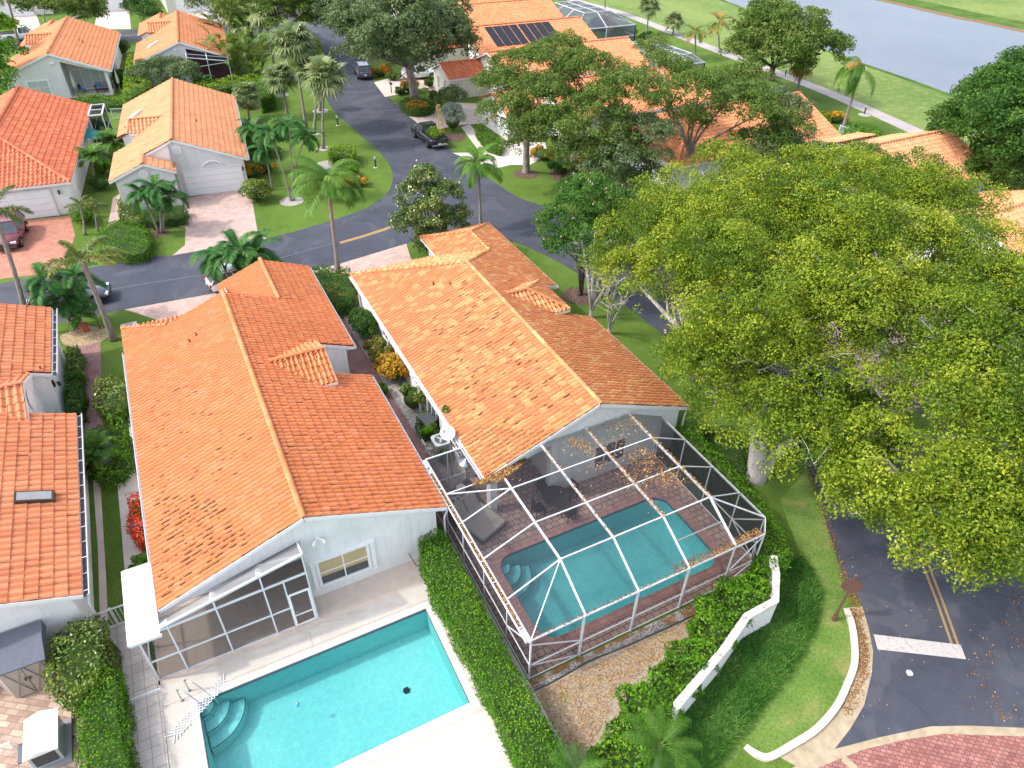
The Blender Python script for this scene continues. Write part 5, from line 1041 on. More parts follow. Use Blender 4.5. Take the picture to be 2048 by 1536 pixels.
# tile channels follow the same module as the roof
roof_debris('yellow flower debris in the tile channels of the roof corner above the mesh cage', [(9.2, 19.9), (12.6, 19.9), (10.4, 22.4), (9.2, 22.8)], 5200, pw, 39.95-.83*.25)
roof_debris('leaf debris in the tile channels midway up the mottled west roof slope', [(10.5, 21), (14.6, 20.2), (14.4, 24), (12, 26), (10.6, 23.5)], 900, pw, 39.95-.83*.25)
roof_debris('yellow brown debris in the tile channels of the east roof slope under the big tree', [(15.2, 20), (20.2, 19.9), (20.2, 27.5), (17, 28.3), (15.4, 25)], 12000, pe, 19.8+.83*.25)
# dark strips painted in for the shaded gaps between tiles on the older slopes
pA = lambda x, y: 4.88-.39*abs(x-1.3)
def gap_shade(label, poly, n, plane, off, size=.14): 
    Q = sample_poly(poly, n); Q[:, 1] = off+np.round((Q[:, 1]-off)/.25)*.25+rng.normal(0, .015, n); d = np.tile([1, 0, 0.], (n, 1)); P = np.column_stack([Q, [plane(x, y)+.05 for x, y in Q]])
    L = (size*rng.uniform(.6, 2.0, n))[:, None]/2; b = np.array([0, 1, 0])*.036; up_ = np.array([0, 0, .02]); V = np.stack([P-d*L-b+up_, P+d*L-b+up_, P+d*L+b+up_, P-d*L+b+up_], 1).reshape(-1, 3); sl = np.array([.39 if q[0] < 1.3 or 9 < q[0] < 14.9 else -.39 for q in Q]); V[:, 2] += np.stack([-L[:, 0]*sl, L[:, 0]*sl, L[:, 0]*sl, -L[:, 0]*sl], 1).reshape(-1)
    o = link_mesh(np_mesh('gap_shade', V, np.arange(n*4).reshape(-1, 4), np.repeat(rng.random(n)*.12, 4), [M['lf_litter']]), 'roof_gap_shade'); tag(o, label, 'gap_shade', kind='stuff')
gap_shade('dark painted gap shade in the lower tile channels of the left house west slope', [(-4.1, 19.3), (-.6, 19.3), (-1.6, 22.5), (-3.9, 25)], 190, pA, 39.4-.83*.25)
gap_shade('scattered dark painted gap shade higher on the left house west slope', [(-4.1, 25), (-1.6, 22), (.6, 24), (-2, 33), (-4, 31)], 70, pA, 39.4-.83*.25)
gap_shade('dark streaks painted as shaded gaps between tiles on the mottled west slope', [(10.4, 22), (14.5, 20.5), (14.3, 33), (11.5, 32), (10.2, 27)], 110, lambda x, y: 4.87-.377*(14.9-x), 39.95-.83*.25, .2)
# ================================================================ HOUSE C (lower left)
def zC(x, y): return 4.89-.39*abs(x+12.4)-.07
HC = thing('house', 'white house at the left edge with peach tile roof and one flat skylight', 'house', (-12, 30, 0), 0, 'houses around the street')
r = Roof()
r.plane([[(-12.4, 20.95), (-6.78, 20.95), (-6.78, 32.4), (-12.4, 32.4)], [(-12.4, 32.4), (-8.6, 32.4), (-8.6, 35.9), (-12.4, 35.9)], [(-12.4, 35.9), (-7.7, 35.9), (-7.7, 42.8), (-12.4, 42.8)]], 4.89, -.39, 0, -12.4, 0)
r.plane([[(-18, 20.95), (-12.4, 20.95), (-12.4, 42.8), (-18, 42.8)]], 4.89, .39, 0, -12.4, 0)
r.plane([[(-11.2, 33.7), (-9.9, 31.5), (-8.5, 31.5), (-8.5, 33.7)]], 4.25, 0, .42, 0, 33.7, seg=8); r.plane([[(-11.2, 33.7), (-8.5, 33.7), (-8.5, 35.9), (-9.9, 35.9)]], 4.25, 0, -.42, 0, 33.7, seg=8)
r.cap((-12.4, 42.8, 4.96), (-12.4, 20.95, 4.96)); r.cap((-11.2, 33.7, 4.32), (-8.5, 33.7, 4.32), .12)
r.build(HC, M['tile_c'])
fp = [(-17.6, 21.1), (-7.15, 21.1), (-7.15, 32.3), (-8.7, 32.3), (-8.7, 36.0), (-8.05, 36.0), (-8.05, 42.6), (-17.6, 42.6)]
walls(HC, fp, zC, M['wall_white'], brk=(('x', -12.4),))
f = MB()
for p, q in (((-12.4, 20.93, 4.81), (-6.75, 20.93, 2.62)), ((-6.78, 32.42, 2.62), (-8.6, 32.42, 3.33)), ((-7.7, 35.88, 2.98), (-8.6, 35.88, 3.33)), ((-8.48, 31.48, 3.26), (-8.48, 33.7, 4.18)), ((-8.48, 35.9, 3.26), (-8.48, 33.7, 4.18)), ((-10, 31.47, 3.27), (-8.48, 31.47, 3.27)), ((-7.68, 35.9, 2.98), (-7.68, 42.8, 2.98)), ((-6.76, 20.95, 2.62), (-6.76, 32.4, 2.62))): f.beam(p, q, .03, .17)
f.build('fascia', M['trim'], HC, True)
dw = MB(); dw.add([(-8.55, 31.6, 2.9), (-8.55, 33.7, 2.9), (-8.55, 35.85, 2.9), (-8.55, 35.85, 3.2), (-8.55, 33.7, 4.15), (-8.55, 31.6, 3.2)], [(0, 1, 2, 3, 4, 5)]); dw.build('dormer_wall', M['wall_white'], HC, True)
m = MB(); m.tube([(-8.5, 33.7, 3.25), (-8.44, 33.7, 3.25)], .5, 20); o = m.build('round_medallion', M['trim'], HC, True)
for (xa, y0, y1, z) in ((-6.76, 20.95, 32.4, 2.62), (-7.68, 35.9, 42.8, 2.98)):
    m = MB(); m.beam((xa+.22, y0, z), (xa+.22, y1, z), .03, .12); 
    for y in np.arange(y0+.2, y1, .85): m.beam((xa+.01, y, z+.06), (xa+.22, y, z+.06), .03, .015)
    o = m.build('gutter', M['alu'], HC, True); m = MB(); m.beam((xa+.11, y0, z-.05), (xa+.11, y1, z-.05), .19, .012); m.build('gutter_bottom', M['dgrey'], o, True)
downspout(HC, (-6.6, 21.0, 2.58), (.25, 0))
m = MB(); zf = lambda x: 4.89-.39*abs(x+12.4)
m.add([(-8.75, 26.0, zf(-8.75)+.08), (-7.5, 26.0, zf(-7.5)+.08), (-7.5, 26.62, zf(-7.5)+.08), (-8.75, 26.62, zf(-8.75)+.08), (-8.75, 26.0, zf(-8.75)+.28), (-7.5, 26.0, zf(-7.5)+.28), (-7.5, 26.62, zf(-7.5)+.28), (-8.75, 26.62, zf(-8.75)+.28)], [(0, 1, 5, 4), (1, 2, 6, 5), (2, 3, 7, 6), (3, 0, 4, 7), (4, 5, 6, 7)])
o = m.build('skylight', M['bronze'], HC, True); m = MB(); m.add([(-8.68, 26.07, zf(-8.68)+.29), (-7.57, 26.07, zf(-7.57)+.29), (-7.57, 26.55, zf(-7.57)+.29), (-8.68, 26.55, zf(-8.68)+.29)], [(0, 1, 2, 3)]); m.build('pane', M['mgrey'], o, True)
m = MB(); m.tube([(-8.1, 36.2, zf(-8.1)+.05), (-8.1, 36.2, zf(-8.1)+.25)], .05, 8); m.build('vent_pipe', M['pipe'], HC, True)
m = MB(); m.box((-8.0, 36.8, 1.9), (.1, .2, .35)); m.tube([(-8, 36.8, 1.9), (-7.8, 36.8, 1.95)], .02, 5); m.ball((-7.77, 36.8, 1.82), (.1, .1, .16), 8, 5); m.build('wall_lantern', M['bronze'], HC, True)
# ================================================================ HOUSES ACROSS THE STREET (turned about six degrees)
XD = Matrix.Rotation(R(-6.3), 4, 'Z'); X6 = Matrix.Rotation(R(-6), 4, 'Z')
def W6(x, y, X=X6): v = X@Vector((x, y, 0)); return (v.x, v.y)
def fascias(par, segs, xf=None, w_=.03, h=.17):
    f = MB(xf)
    for p, q in segs: f.beam(p, q, w_, h)
    return f.build('fascia', M['trim'], par, True)
# --- D
HD = thing('house', 'grey house with peach tile roof, two round gable vents and white garage door', 'house', (*W6(-5.5, 73, XD), 0), R(-6.3), 'houses around the street')
r = Roof(XD)
r.plane([[(-10.7, 61.9), (-7.95, 61.9), (-7.95, 63.9), (-10.7, 63.9)], [(-10.7, 63.9), (-5.5, 63.9), (-5.5, 68.7), (-10.7, 68.7)], [(-9.1, 68.7), (-5.5, 68.7), (-5.5, 72.8), (-9.1, 72.8)], [(-10.7, 72.8), (-5.5, 72.8), (-5.5, 83.2), (-10.7, 83.2)]], 4.9, .42, 0, -5.5, 0, seg=4)
r.plane([[(-5.5, 63.9), (0, 63.9), (0, 83.2), (-5.5, 83.2)]], 4.9, -.40, 0, -5.5, 0, seg=4)
r.plane([[(-7.95, 61.9), (-5.7, 61.9), (-5.7, 63.9), (-7.95, 63.9)]], 3.87, -.4, 0, -7.95, 0, seg=4)
r.plane([[(-6.4, 71.8), (-8.3, 70.2), (-9.3, 70.2), (-9.3, 71.8)]], 4.52, 0, .48, 0, 71.8, seg=6); r.plane([[(-6.4, 71.8), (-9.3, 71.8), (-9.3, 73.4), (-8.3, 73.4)]], 4.52, 0, -.48, 0, 71.8, seg=4)
r.cap((-5.5, 63.85, 4.97), (-5.5, 83.2, 4.97)); r.cap((-7.95, 61.85, 3.93), (-7.95, 64, 3.93), .12); r.cap((-6.4, 71.8, 4.58), (-9.3, 71.8, 4.58), .11); r.cap((-9.2, 71.8, 4.58), (-9.5, 70.2, 3.8), .1)
r.build(HD, M['tile_d'])
def zD(x, y):
    if y < 63.85 and x > -7.95: return 3.87-.4*(x+7.95)-.07
    return (4.9-.42*(-5.5-x) if x < -5.5 else 4.9-.4*(x+5.5))-.07
walls(HD, [(-10.3, 62.1), (-5.9, 62.1), (-5.9, 64.0), (-.35, 64.0), (-.35, 83.0), (-10.3, 83.0), (-10.3, 72.9), (-9.0, 72.9), (-9.0, 68.6), (-10.3, 68.6)], zD, M['wall_grey'], XD, brk=(('x', -5.5), ('x', -7.95)))
m = MB(XD); m.add([(-7.95, 63.96, 2.8), (-5.6, 63.96, 2.8), (-5.6, 63.96, 4.8), (-7.95, 63.96, zD(-7.95, 65))], [(0, 1, 2, 3)]); m.add([(-5.9, 62.1, 0), (-5.9, 64, 0), (-5.9, 64, 2.9), (-5.9, 62.1, 2.9)], [(0, 1, 2, 3)]); m.build('gable_wall', M['wall_grey'], HD, True)
fascias(HD, [((-10.73, 61.88, 2.64), (-7.95, 61.88, 3.8)), ((-7.95, 61.88, 3.8), (-5.68, 61.88, 2.9)), ((-5.68, 61.9, 2.9), (-5.68, 63.9, 2.9)), ((-5.7, 63.88, 4.75), (-5.5, 63.88, 4.83)), ((-5.5, 63.88, 4.83), (.03, 63.88, 2.62)), ((-7.9, 63.88, 3.8), (-5.5, 63.88, 4.82)), ((.03, 63.9, 2.62), (.03, 83.2, 2.62)), ((-10.73, 61.9, 2.64), (-10.73, 68.7, 2.64)), ((-10.73, 68.72, 2.64), (-9.1, 68.72, 3.3)), ((-9.32, 70.17, 3.68), (-8.3, 70.17, 3.68)), ((-9.33, 70.2, 3.68), (-9.33, 71.8, 4.42)), ((-9.33, 73.4, 3.68), (-9.33, 71.8, 4.42))], XD)
gutter(HD, (.04, 63.9, 2.62), (.04, 83.2, 2.62), XD)
for (x, y, z) in ((-5.35, 63.96, 4.05), (-8.1, 62.06, 3.05)):
    m = MB(XD); m.tube([(x, y, z), (x, y-.06, z)], .36, 20); o = m.build('round_vent', M['trim'], HD, True); m = MB(XD); m.tube([(x, y-.03, z), (x, y-.075, z)], .25, 20); m.build('louvre', M['wall_grey'], o, True)
garage_door(HD, -5.3, -.75, 63.98, -1, XD)
m = MB(XD); m.tube([(-2.9+.85*math.cos(a), 63.93, 2.24+.6*math.sin(a)) for a in np.linspace(0, math.pi, 13)], .07, 6); m.build('arch_trim', M['trim'], HD, True)
m = MB(XD); m.box((-9.75, 70.75, 3.4), (.02, .02, .02)); m.add([(-9.4, 76.0, 3.36), (-8.5, 76.9, 3.74), (-8.9, 77.2, 3.57), (-9.8, 76.3, 3.19), (-9.4, 76.0, 3.56), (-8.5, 76.9, 3.94), (-8.9, 77.2, 3.77), (-9.8, 76.3, 3.39)], [(0, 1, 5, 4), (1, 2, 6, 5), (2, 3, 7, 6), (3, 0, 4, 7), (4, 5, 6, 7)]); m.build('skylight', M['trim'], HD, True)
m = MB(XD); m.tube([(-3.6, 70.5, 4.1), (-3.6, 70.5, 4.45)], .05, 8); m.tube([(-10.0, 74.2, 3.0), (-10.0, 74.2, 3.3)], .05, 8); m.build('vent_pipe', M['pipe'], HD, True)
m = MB(XD); m.box((-.55, 63.9, 1.9), (.12, .14, .3)); m.ball((-.55, 63.84, 1.85), (.07, .07, .12), 8, 5); m.build('wall_lantern', M['bronze'], HD, True)
window(HD, (-8.2, 62.1, 1.35), -90, 1.5, 1.4, 2, 1, 'blind', xf=XD)
# --- E
HE = thing('house', 'white house with a hipped red tile roof and a white garage, at the left edge', 'house', (*W6(-19, 73), 0), R(-6), 'houses around the street')
r = Roof(X6)
r.plane([[(-13.3, 63), (-13.3, 84.3), (-19, 84.3), (-19, 70)]], 4.95, -.395, 0, -19, 0, seg=5); r.plane([[(-13.3, 63), (-19, 70), (-24.7, 63)]], 4.95, 0, .321, 0, 70, seg=6); r.plane([[(-24.7, 63), (-19, 70), (-19, 84.3), (-24.7, 84.3)]], 4.95, .395, 0, -19, 0, seg=4)
r.cap((-19, 70, 5.02), (-19, 84.3, 5.02), .15); r.cap((-19, 70, 5.02), (-13.3, 63, 2.78)); r.cap((-19, 70, 5.02), (-24.7, 63, 2.78)); r.build(HE, M['tile_e'])
zE = lambda x, y: min(4.95-.395*abs(x+19), 4.95-.321*max(0, 70-y))-.07
walls(HE, [(-24.3, 63.4), (-13.7, 63.4), (-13.7, 84.1), (-24.3, 84.1)], lambda x, y: zE(x, y) if y > 70 else 2.72, M['wall_white'], X6, brk=(('x', -19),))
fascias(HE, [((-24.7, 62.98, 2.64), (-13.28, 62.98, 2.64)), ((-13.28, 63, 2.64), (-13.28, 84.3, 2.64)), ((-19, 84.32, 4.87), (-13.3, 84.32, 2.64))], X6); garage_door(HE, -20.1, -15.1, 63.38, -1, X6)
m = MB(X6); m.tube([(-17.6+.95*math.cos(a), 63.33, 2.2+.45*math.sin(a)) for a in np.linspace(0, math.pi, 13)], .06, 6); m.build('arch_trim', M['trim'], HE, True)
m = MB(X6); m.box((-14.4, 63.3, 1.9), (.12, .14, .3)); m.ball((-14.4, 63.22, 1.85), (.07, .07, .12), 8, 5); m.build('wall_lantern', M['bronze'], HE, True)
# small mesh cage and teal awning beside it
t = thing('screen_cage', 'narrow white framed mesh cage beside the red hipped roof', 'screen enclosure', (*W6(-12.6, 82.2), 0), R(-6))
c4 = [(-13.3, 80.4), (-12.1, 80.4), (-12.1, 84), (-13.3, 84)]; m = MB(X6)
for x, y in c4: m.beam((x, y, 0), (x, y, 2.8), .1, .1)
for i in range(4): m.beam((*c4[i], 2.8), (*c4[(i+1) % 4], 2.8), .12, .12); m.beam((*c4[i], 1.2), (*c4[(i+1) % 4], 1.2), .05, .05)
m.beam((-13.3, 82.2, 2.8), (-12.1, 82.2, 2.8), .1, .1); m.build('frame', M['alu'], t, True)
m = MB(X6); m.quad(*[(*p, 2.82) for p in c4]); 
for i in range(4): m.quad((*c4[i], .05), (*c4[(i+1) % 4], .05), (*c4[(i+1) % 4], 2.75), (*c4[i], 2.75))
m.build('mesh_panel', M['screen_wall'], t, True)
t = thing('awning', 'teal canvas awning between the red roof and the date palm', 'awning', (*W6(-13.1, 77.6), 0), R(-6)); m = MB(X6); m.quad((-13.7, 76.2, 2.1), (-12.6, 76.2, 1.75), (-12.6, 79, 1.75), (-13.7, 79, 2.1)); m.quad((-12.6, 76.2, 1.75), (-12.6, 79, 1.75), (-12.6, 79, 1.55), (-12.6, 76.2, 1.55)); m.build('canvas', M['teal'], t, True)
m = MB(X6)
for y in (76.3, 78.9): m.tube([(-12.65, y, 0), (-12.65, y, 1.75)], .03, 6)
m.build('pole', M['alu'], t, True)
# --- F
HF = thing('house', 'grey house with salmon tile roof and an open lanai at the top left', 'house', (*W6(-18, 108), 0), R(-6), 'houses around the street')
r = Roof(X6); s = .39
r.plane([[(-18.1, 98.2), (-12.4, 98.2), (-12.4, 119.2), (-18.1, 119.2)]], 4.92, -s, 0, -18.1, 0, seg=4)
r.plane([[(-23.8, 98.2), (-18.1, 98.2), (-18.1, 108), (-23.8, 108)], [(-21.9, 108), (-18.1, 108), (-18.1, 112.5), (-21.9, 112.5)], [(-23.8, 112.5), (-18.1, 112.5), (-18.1, 119.2), (-23.8, 119.2)], [(-23.8, 119.2), (-20.6, 119.2), (-20.6, 123.5), (-23.8, 123.5)]], 4.92, s, 0, -18.1, 0, seg=4)
r.plane([[(-18.9, 110.8), (-20.7, 109), (-22.2, 109), (-22.2, 110.8)]], 4.55, 0, .42, 0, 110.8); r.plane([[(-18.9, 110.8), (-22.2, 110.8), (-22.2, 112.6), (-20.7, 112.6)]], 4.55, 0, -.42, 0, 110.8, seg=4); r.plane([[(-20.6, 119.2), (-18, 119.2), (-18, 123.5), (-20.6, 123.5)]], 3.94, -s, 0, -20.6, 0, seg=4)
r.cap((-18.1, 98.1, 4.98), (-18.1, 119.2, 4.98)); r.cap((-20.6, 119, 4.0), (-20.6, 123.5, 4.0)); r.cap((-18.9, 110.8, 4.6), (-22.2, 110.8, 4.6), .11); r.build(HF, M['tile_f'])
zF = lambda x, y: 4.92-s*abs(x+18.1)-.07
walls(HF, [(-23.3, 98.4), (-17.3, 98.4), (-17.3, 101.4), (-12.8, 101.4), (-12.8, 119), (-23.3, 119), (-23.3, 112.7), (-21.9, 112.7), (-21.9, 107.8), (-23.3, 107.8)], zF, M['wall_grey'], X6, brk=(('x', -18.1),))
m = MB(X6); m.add([(-17.3, 98.4, 3.95), (-12.8, 98.4, 2.5), (-12.8, 98.4, zF(-12.8, 0)), (-17.3, 98.4, zF(-17.3, 0))], [(0, 1, 2, 3)]); m.box((-12.95, 98.55, 1.25), (.35, .35, 2.5)); m.build('lanai_beam', M['wall_grey'], HF, True)
fascias(HF, [((-23.83, 98.17, 2.62), (-18.1, 98.17, 4.85)), ((-18.1, 98.17, 4.85), (-12.37, 98.17, 2.62)), ((-12.37, 98.2, 2.62), (-12.37, 119.2, 2.62)), ((-22.2, 108.97, 3.72), (-20.8, 108.97, 3.72))], X6, .04, .2)
gutter(HF, (-12.35, 98.2, 2.6), (-12.35, 119.2, 2.6), X6); window(HF, (-20.2, 98.4, 1.35), -90, 2.3, 1.7, 2, 2, 'blind', .13, X6); window(HF, (-15.0, 101.4, 1.25), -90, 3.9, 2.3, 4, 1, 'blind', .1, X6)
m = MB(X6); m.tube([(-17.9, 98.4, 3.9), (-17.9, 98.25, 3.9)], .12, 10); m.ball((-18.1, 98.2, 3.85), (.16, .12, .1), 8, 5); m.build('floodlight', M['trim'], HF, True)
m = MB(X6); m.box((-15.1, 99.9, .03), (4.6, 3.2, .06)); o = m.build('lanai_floor', M['conc_pink'], HF, True)
m = MB(X6); m.tube([(-15.5, 107, 4.0), (-15.5, 107, 4.4)], .06, 8); m.tube([(-15.9, 107.6, 4.1), (-15.9, 107.6, 4.4)], .05, 8); m.build('vent_pipe', M['pipe'], HF, True)
def furniture(kind, label, x, y, rz, w_=1.9):
    p = W6(x, y); t = thing(kind, label, kind.replace('_', ' '), (*p, .06), rz-R(6))
    if kind == 'outdoor_sofa':
        m = MB(); m.box((0, 0, .2), (w_, .8, .1)); m.box((0, .38, .45), (w_, .08, .5)); m.box((-w_/2, 0, .35), (.08, .8, .4)); m.box((w_/2, 0, .35), (.08, .8, .4)); m.build('frame', M['dgrey'], t)
        for k in range(3): m = MB(); m.box((-w_/3+k*w_/3, -.02, .33), (w_/3-.04, .68, .16)); m.box((-w_/3+k*w_/3, .28, .6), (w_/3-.05, .16, .4)); m.build('cushion', M['mgrey'], t)
        m = MB(); m.box((-w_/2+.3, .1, .55), (.42, .2, .36), .3); m.build('pillow', M['blue'], t)
    elif kind == 'coffee_table':
        m = MB(); m.box((0, 0, .38), (1.0, .6, .05)); m.build('table_top', M['bronze'], t)
        for i in (-1, 1):
            for j in (-1, 1): m = MB(); m.box((i*.42, j*.24, .18), (.06, .06, .36)); m.build('leg', M['bronze'], t)
    elif kind == 'patio_chair':
        m = MB(); m.box((0, 0, .4), (.55, .55, .1)); m.build('seat', M['blue'], t); m = MB(); m.box((0, .27, .68), (.55, .08, .5)); m.build('backrest', M['dgrey'], t)
        for i in (-1, 1):
            for j in (-1, 1): m = MB(); m.box((i*.24, j*.24, .18), (.05, .05, .36)); m.build('leg', M['dgrey'], t)
    return t
furniture('outdoor_sofa', 'dark grey cushioned sofa on the lanai of the salmon roofed house', -13.9, 100.7, 0); furniture('coffee_table', 'low dark coffee table in front of the lanai sofa', -14.2, 99.5, 0); furniture('patio_chair', 'dark armchair with blue seat on the lanai beside the folded umbrella', -16.2, 100.0, 1.2)
for (x, y, lab) in ((-16.8, 99.2, 'closed cream umbrella standing at the left side of the lanai'), (-12.1, 99.4, 'closed cream umbrella leaning outside the right corner of the lanai')):
    t = thing('umbrella', lab, 'umbrella', (*W6(x, y), .06)); m = MB(); m.tube([(0, 0, 0), (.05, .05, 2.5)], .025, 6); m.build('pole', M['alu'], t); m = MB(); m.tube([(.02, .02, .9), (.03, .03, 1.3), (.05, .05, 2.4)], [.16, .2, .04], 8); m.build('canopy', M['cream'], t); m = MB(); m.tube([(0, 0, 0), (0, 0, .06)], .22, 10); m.build('base', M['mgrey'], t)
# --- G
HG = thing('house', 'grey house with orange tile roof and a red lined screened porch at the top', 'house', (*W6(-4.3, 110), 0), R(-6), 'houses around the street')
r = Roof(X6)
r.plane([[(-4.3, 100.2), (1.2, 100.2), (1.2, 120), (-4.3, 120)]], 4.9, -.40, 0, -4.3, 0, seg=4); r.plane([[(-9.9, 100.2), (-4.3, 100.2), (-4.3, 111.3), (-9.9, 111.3)], [(-8, 111.3), (-4.3, 111.3), (-4.3, 116), (-8, 116)], [(-9.9, 116), (-4.3, 116), (-4.3, 120), (-9.9, 120)], [(-9.9, 120), (-6.8, 120), (-6.8, 124.5), (-9.9, 124.5)]], 4.9, .39, 0, -4.3, 0, seg=4)
r.plane([[(-5, 113.9), (-6.8, 112), (-8.3, 112), (-8.3, 113.9)]], 4.6, 0, .42, 0, 113.9); r.plane([[(-5, 113.9), (-8.3, 113.9), (-8.3, 115.8), (-6.8, 115.8)]], 4.6, 0, -.42, 0, 113.9, seg=4); r.plane([[(-6.8, 120), (-4.3, 120), (-4.3, 124.5), (-6.8, 124.5)]], 3.92, -.39, 0, -6.8, 0, seg=4)
r.cap((-4.3, 100.1, 4.96), (-4.3, 120, 4.96)); r.cap((-5, 113.9, 4.66), (-8.3, 113.9, 4.66), .11); r.cap((-6.8, 119.8, 3.99), (-6.8, 124.5, 3.99)); r.build(HG, M['tile_f'])
zG = lambda x, y: 4.9-(.39 if x < -4.3 else .4)*abs(x+4.3)-.07
walls(HG, [(-9.5, 100.4), (-3.8, 100.4), (-3.8, 103.6), (.85, 103.6), (.85, 119.8), (-9.5, 119.8), (-9.5, 116.2), (-8, 116.2), (-8, 111.1), (-9.5, 111.1)], zG, M['wall_grey'], X6, brk=(('x', -4.3),))
m = MB(X6); m.add([(-3.8, 100.4, 4.05), (.95, 100.4, 2.75), (.95, 100.4, zG(.95, 0)), (-3.8, 100.4, zG(-3.8, 0))], [(0, 1, 2, 3)]); m.build('gable_wall', M['wall_grey'], HG, True)
fascias(HG, [((-9.93, 100.17, 2.62), (-4.3, 100.17, 4.83)), ((-4.3, 100.17, 4.83), (1.23, 100.17, 2.62)), ((1.23, 100.2, 2.62), (1.23, 120, 2.62))], X6, .04, .2)
m = MB(X6); m.ball((-4.9, 100.3, 4.0), (.18, .14, .1), 8, 5); m.build('floodlight', M['trim'], HG, True); m = MB(X6); z0 = 4.9-.39*3; m.add([(-8, 104.6, 3.5), (-6.8, 105.4, 3.97), (-7.05, 105.8, 3.87), (-8.25, 105, 3.4), (-8, 104.6, 3.72), (-6.8, 105.4, 4.19), (-7.05, 105.8, 4.09), (-8.25, 105, 3.62)], [(0, 1, 5, 4), (1, 2, 6, 5), (2, 3, 7, 6), (3, 0, 4, 7), (4, 5, 6, 7)]); m.build('skylight', M['trim'], HG, True)
m = MB(X6); m.add([(-3.7, 101, .03), (.8, 101, .03), (.8, 103.5, .03), (-3.7, 103.5, .03)], [(0, 1, 2, 3)]); m.build('porch_floor', M_plain('red_porch_floor', (.35, .07, .10), .7), HG, True)
m = MB(X6); m.quad((-3.75, 103.55, .05), (.8, 103.55, .05), (.8, 103.55, 2.9), (-3.75, 103.55, 3.6)); m.build('porch_back', bpy.data.materials['red_porch_floor'], HG, True)
t = thing('screen_porch', 'white framed screened porch with red interior under the orange roof at the top', 'screened porch', (*W6(-1.5, 99.6), 0), R(-6))
def b6(p, q, w_=.09, h=.09, nm='post'): m = MB(X6); m.beam(p, q, w_, h); return m.build(nm, M['alu'], t, True)
for x, z in ((-3.85, 3.3), (-1.6, 2.95), (.8, 2.6)): b6((x, 99.2, 0), (x, 99.2, z)); b6((x, 99.2, z), (x, 100.35, z+.55), nm='rafter')
b6((-3.85, 99.2, 3.3), (.8, 99.2, 2.6), nm='beam'); b6((-3.85, 99.2, 2.1), (.8, 99.2, 2.5), .07, .07, 'rail'); b6((-3.85, 99.8, 3.6), (.8, 99.8, 2.88), .05, .05, 'rail')
m = MB(X6); m.quad((-3.85, 99.2, 3.31), (.8, 99.2, 2.61), (.8, 100.35, 3.14), (-3.85, 100.35, 3.84)); m.quad((-3.85, 99.2, .05), (.8, 99.2, .05), (.8, 99.2, 2.58), (-3.85, 99.2, 3.26)); m.build('screen', M['screen_wall'], t, True)
# --- houses beyond the far street: pale walls and garage doors just under the picture's top edge
for (x0, x1, y, lab) in ((-18.5, -9, 153.9, 'cream house beyond the far street, leftmost of the three at the top edge'), (-4.5, 5.5, 153.0, 'cream house beyond the far street with a wide pale concrete drive'), (8.6, 19, 147.2, 'cream house beyond the far street nearest to the main road')):
    t = thing('house', lab, 'house', ((x0+x1)/2, y+6, 0), R(2), 'houses beyond the far street'); m = MB(); m.prism([(x0, y), (x1, y), (x1, y+13), (x0, y+13)], -.05, 2.8); m.build('wall', M['wall_cream'], t, True)
    r = Roof(); r.plane([[(x0-.4, y-.4), ((x0+x1)/2, y-.4), ((x0+x1)/2, y+13.4), (x0-.4, y+13.4)]], 2.8, .39, 0, x0-.4, 0, W=.5, L=.6, seg=3); xm = (x0+x1)/2; r.plane([[(xm, y-.4), (x1+.4, y-.4), (x1+.4, y+13.4), (xm, y+13.4)]], 2.8+.39*(xm-x0+.4), -.39, 0, xm, 0, W=.5, L=.6, seg=3); r.build(t, M['tile_f'])
    garage_door(t, x0+1.6, x0+6.6, y-.01, -1)
    window(t, (x1-1.5, y, 1.4), -90, 1.4, 1.4)
# ================================================================ EAST ROW (ridges run east)
def east(label, y0, x0, x1, half, mat, z1=4.95, slope=.39, wall='wall_white', hipw=False, seg=4, yhalf=None):
    t = thing('house', label, 'house', ((x0+x1)/2, y0, 0), 0, 'houses around the street'); r = Roof(); hn = yhalf or half; h = (x0+half) if hipw else x0
    r.plane([[(x0, y0-half), (x1, y0-half), (x1, y0), (h, y0)]], z1, 0, slope, 0, y0, seg=seg)
    r.plane([[(h, y0), (x1, y0), (x1, y0+hn), (x0, y0+hn)]], z1, 0, -slope, 0, y0, seg=seg)
    r.cap((h, y0, z1+.06), (x1, y0, z1+.06), .14)
    if hipw: r.plane([[(x0, y0-half), (h, y0), (x0, y0+half)]], z1, slope, 0, h, 0, seg=seg); r.cap((h, y0, z1+.06), (x0, y0-half, z1-slope*half+.06)); r.cap((h, y0, z1+.06), (x0, y0+half, z1-slope*half+.06))
    r.build(t, M[mat]); ef = z1-slope*half
    zf = lambda x, y: z1-slope*abs(y-y0)-.07 if not (hipw and x < x0+1) else ef
    walls(t, [(x0+.35, y0-half+.4), (x1-.3, y0-half+.4), (x1-.3, y0+hn-.4), (x0+.35, y0+hn-.4)], zf, M[wall], brk=(('y', y0),))
    sg = [((x0, y0-half-.02, ef-.07), (x1, y0-half-.02, ef-.07)), ((x1+.02, y0-half, ef-.07), (x1+.02, y0, z1-.07)), ((x1+.02, y0+hn, z1-slope*hn-.07), (x1+.02, y0, z1-.07))]
    sg += [((x0-.02, y0-half, ef-.07), (x0-.02, y0+half, ef-.07))] if hipw else [((x0-.02, y0-half, ef-.07), (x0-.02, y0, z1-.07)), ((x0-.02, y0+hn, z1-slope*hn-.07), (x0-.02, y0, z1-.07))]
    fascias(t, sg, None, .04, .18)
    return t
H2 = east('white house behind the large oaks whose west wall shows two windows and a flag', 66.4, 37.5, 56.2, 5.9, 'tile_f')
